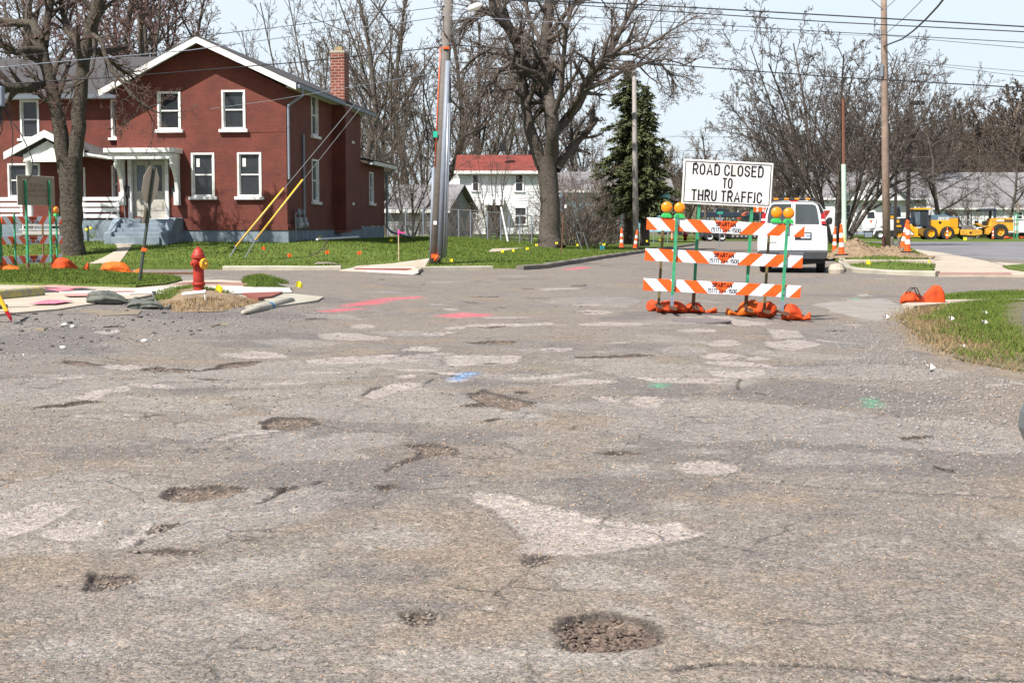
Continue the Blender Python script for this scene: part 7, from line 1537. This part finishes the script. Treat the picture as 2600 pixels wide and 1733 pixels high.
px(e,'platform',ca([(1240,600),(1330,665),(1530,660),(1530,640),(1380,640),(1290,580)]),.3,2.0,M['cat'],.02); px(e,'seat',ca([(1410,540),(1500,540),(1500,630),(1410,630)]),.9,1.4,M['black'],.04); px(e,'console',ca([(1240,520),(1300,540),(1330,600),(1260,600)]),.9,1.4,M['black'],.03)
px(e,'canopy',ca([(1305,290),(1360,262),(1640,255),(1670,300),(1330,322)]),.3,2.1,M['navy'],.03)
for yy in(.35,1.95): px(e,'canopy_post',ca([(1600,300),(1665,300),(1660,480),(1600,480)]),yy,yy+.1,M['navy'],.01)
a=ca([(1735,765)])[0]; wheel(e,a[0],.86,.88,.55,.15,.5,M['cat'],lugs=20); wheel(e,a[0],.86,.88,.55,2.2,.5,M['cat'],lugs=20)
# far barricade seen end on
p=at(2579,606,150); e=E('road_barricade','tall green posted barricade seen edge on beside the roller','barricade',tuple(p),R(80),'striped barricades')
for y in(-1.1,1.1,-.3): MB().box(y,0,1.35,.07,.07,2.7).build('post',M['green'],e)
for z in(.7,1.5): MB().box(0,-.06,z,2.4,.03,.3).build('rail',M['stripe'],e)
MB().box(-.1,-.12,4.2-.9,.9,.03,1.1).build('panel',M['signback'],e)
for dx,l in((-.9,'distant orange sandbag left of the edge on barricade'),(.6,'distant orange sandbag right of the edge on barricade')): bag((p.x+dx,p.y-.3,p.z),.9,.5,.28,0,M['bag'],l,3,tie=False,group='orange sandbags')
# small far vehicles
def farcar(u,vb,Y,label,mat,name='parked_car',L=4.6,pick=False,rz=0):
    p=at(u,vb,Y); e=E(name,label,'pickup' if pick else 'car',tuple(p),rz)
    body=[(-L/2,.35),(L/2,.35),(L/2,.85),(L/2-.9,.98),(L/2-1.3,1.05),(-L/2,1.0)]
    if pick: body=[(-L/2,.45),(L/2,.45),(L/2,1.05),(-L/2,1.12)]
    px(e,'body',body,-.9,.9,mat,.08); top=[(-L*.12,1.05),(L*.28,1.0),(L*.14,1.6),(-L*.08,1.62)] if pick else [(-L*.38,1.0),(L*.24,1.0),(L*.08,1.45),(-L*.25,1.45)]
    t=px(e,'cabin',top,-.75,.75,mat,.06); q=[((a-.02)*.86+.02,(b-1.02)*.8+1.06) for a,b in top]; px(e,'window',q,-.775,-.755,M['glass'],0)
    for x in(-L*.3,L*.3): wheel(e,x,.34,.36,.24,-.82,.55,M['grey'])
    px(e,'tail_light',[(L/2-.02,.7),(L/2+.02,.7),(L/2+.02,.9),(L/2-.02,.9)],-.85,-.5,M['redl'],0)
farcar(1826,560,190,'dark blue pickup far down the road beneath the sign',mk('dark_blue_paint',(.02,.035,.06),.3,.1,3,coat=.4),'pickup_truck',5.6,True)
farcar(1911,563,215,'orange car far off beside the green sign post',mk('rust_orange',(.5,.1,.03),.4,.1,3)); farcar(1925,566,200,'dark sedan far off left of the van',mk('dark_sedan',(.02,.03,.04),.3,.1,3))
p=at(1930,560,170); e=E('arrow_board','orange trailer mounted arrow board with lamp dots beyond the van','arrow board',tuple(p)); MB().box(0,0,1.7,1.6,.1,1.3).build('panel',M['orange'],e)
for i in range(2):
    for j in range(4): MB().lathe([(0,-.07),(.13,-.07),(.13,-.055),(0,-.055)],(-.35+.7*i,0,1.2+.33*j),'y',8).build('lamp',M['white2'],e)
MB().box(0,0,.5,.1,.1,1).build('mast',M['steel'],e)
# car at the right edge: mirror and front corner only
p=at(2640,830,5.6); car=E('parked_car','dark car whose mirror and bumper corner enter at the right edge','car',(2.62,4.6,0.0),R(0))
mp0=at(2612,850,5.0)-Vector((2.62,4.6,0)); m=MB(); m.lathe([(0,-.05),(.08,-.045),(.115,-.01),(.12,.03),(.09,.07),(0,.08)],(0,0,0),'y',24); 
mr_=m.build('mirror',mk('silver_edge',(.35,.36,.38),.3,.1,3,metal=.4),car,smooth=True); mr_.location=tuple(at(2652,800,5.2)-Vector((2.62,4.6,0))); mr_.scale=(.62,.6,.92)
g=MB(); g.lathe([(0,-.057),(.085,-.056),(.104,-.046),(.1,-.03)],(0,0,0),'y',24); g.build('mirror_glass',mk('mirror_dark',(.03,.035,.05),.1,.1,2),mr_)
m=MB(); a=at(2652,850,5.2)-Vector((2.62,4.6,0)); m.tube([a,a+Vector((.12,-.1,-.12)),a+Vector((.3,-.3,-.2))],.02,6); m.build('mirror_arm',M['black'],car)
# front corner
bx=at(2613,1045,5.2)-Vector((2.62,4.6,0)); m=MB(); 
prof=[(.16,.25),(.06,.42),(.0,.52),(-.035,.60),(-.03,.66),(.0,.72),(.1,.76),(1.6,.8),(1.6,.2)]
m.prism([(bx.x+.035+x,z) for x,z in prof],'y',.45,.75); m.prism([(bx.x+.06+x,z) for x,z in prof],'y',-2.2,.449)
cm=mk('car_paint',(.16,.19,.2),.3,.1,3,coat=.6,metal=.3); m.build('body',cm,car,bevel=.04)
m=MB(); m.prism([(bx.x-.012,.55),(bx.x-.012,.68),(bx.x+.03,.68),(bx.x+.03,.55)],'y',.44,.6); m.build('side_marker',M['redl'],car,bevel=.01)
for y in(-1.2,.0): 
    m=MB(); m.lathe([(0,-.1),(.2,-.1),(.3,-.1),(.32,-.07),(.32,.1),(0,.1)],(0,0,0),'x',24); t=m.build('wheel',M['rubber'],car); t.location=(bx.x+.2,y,.32)
# white pickup body cut by van at right? none
tag(bpy.data.objects['camera'],kind=None)
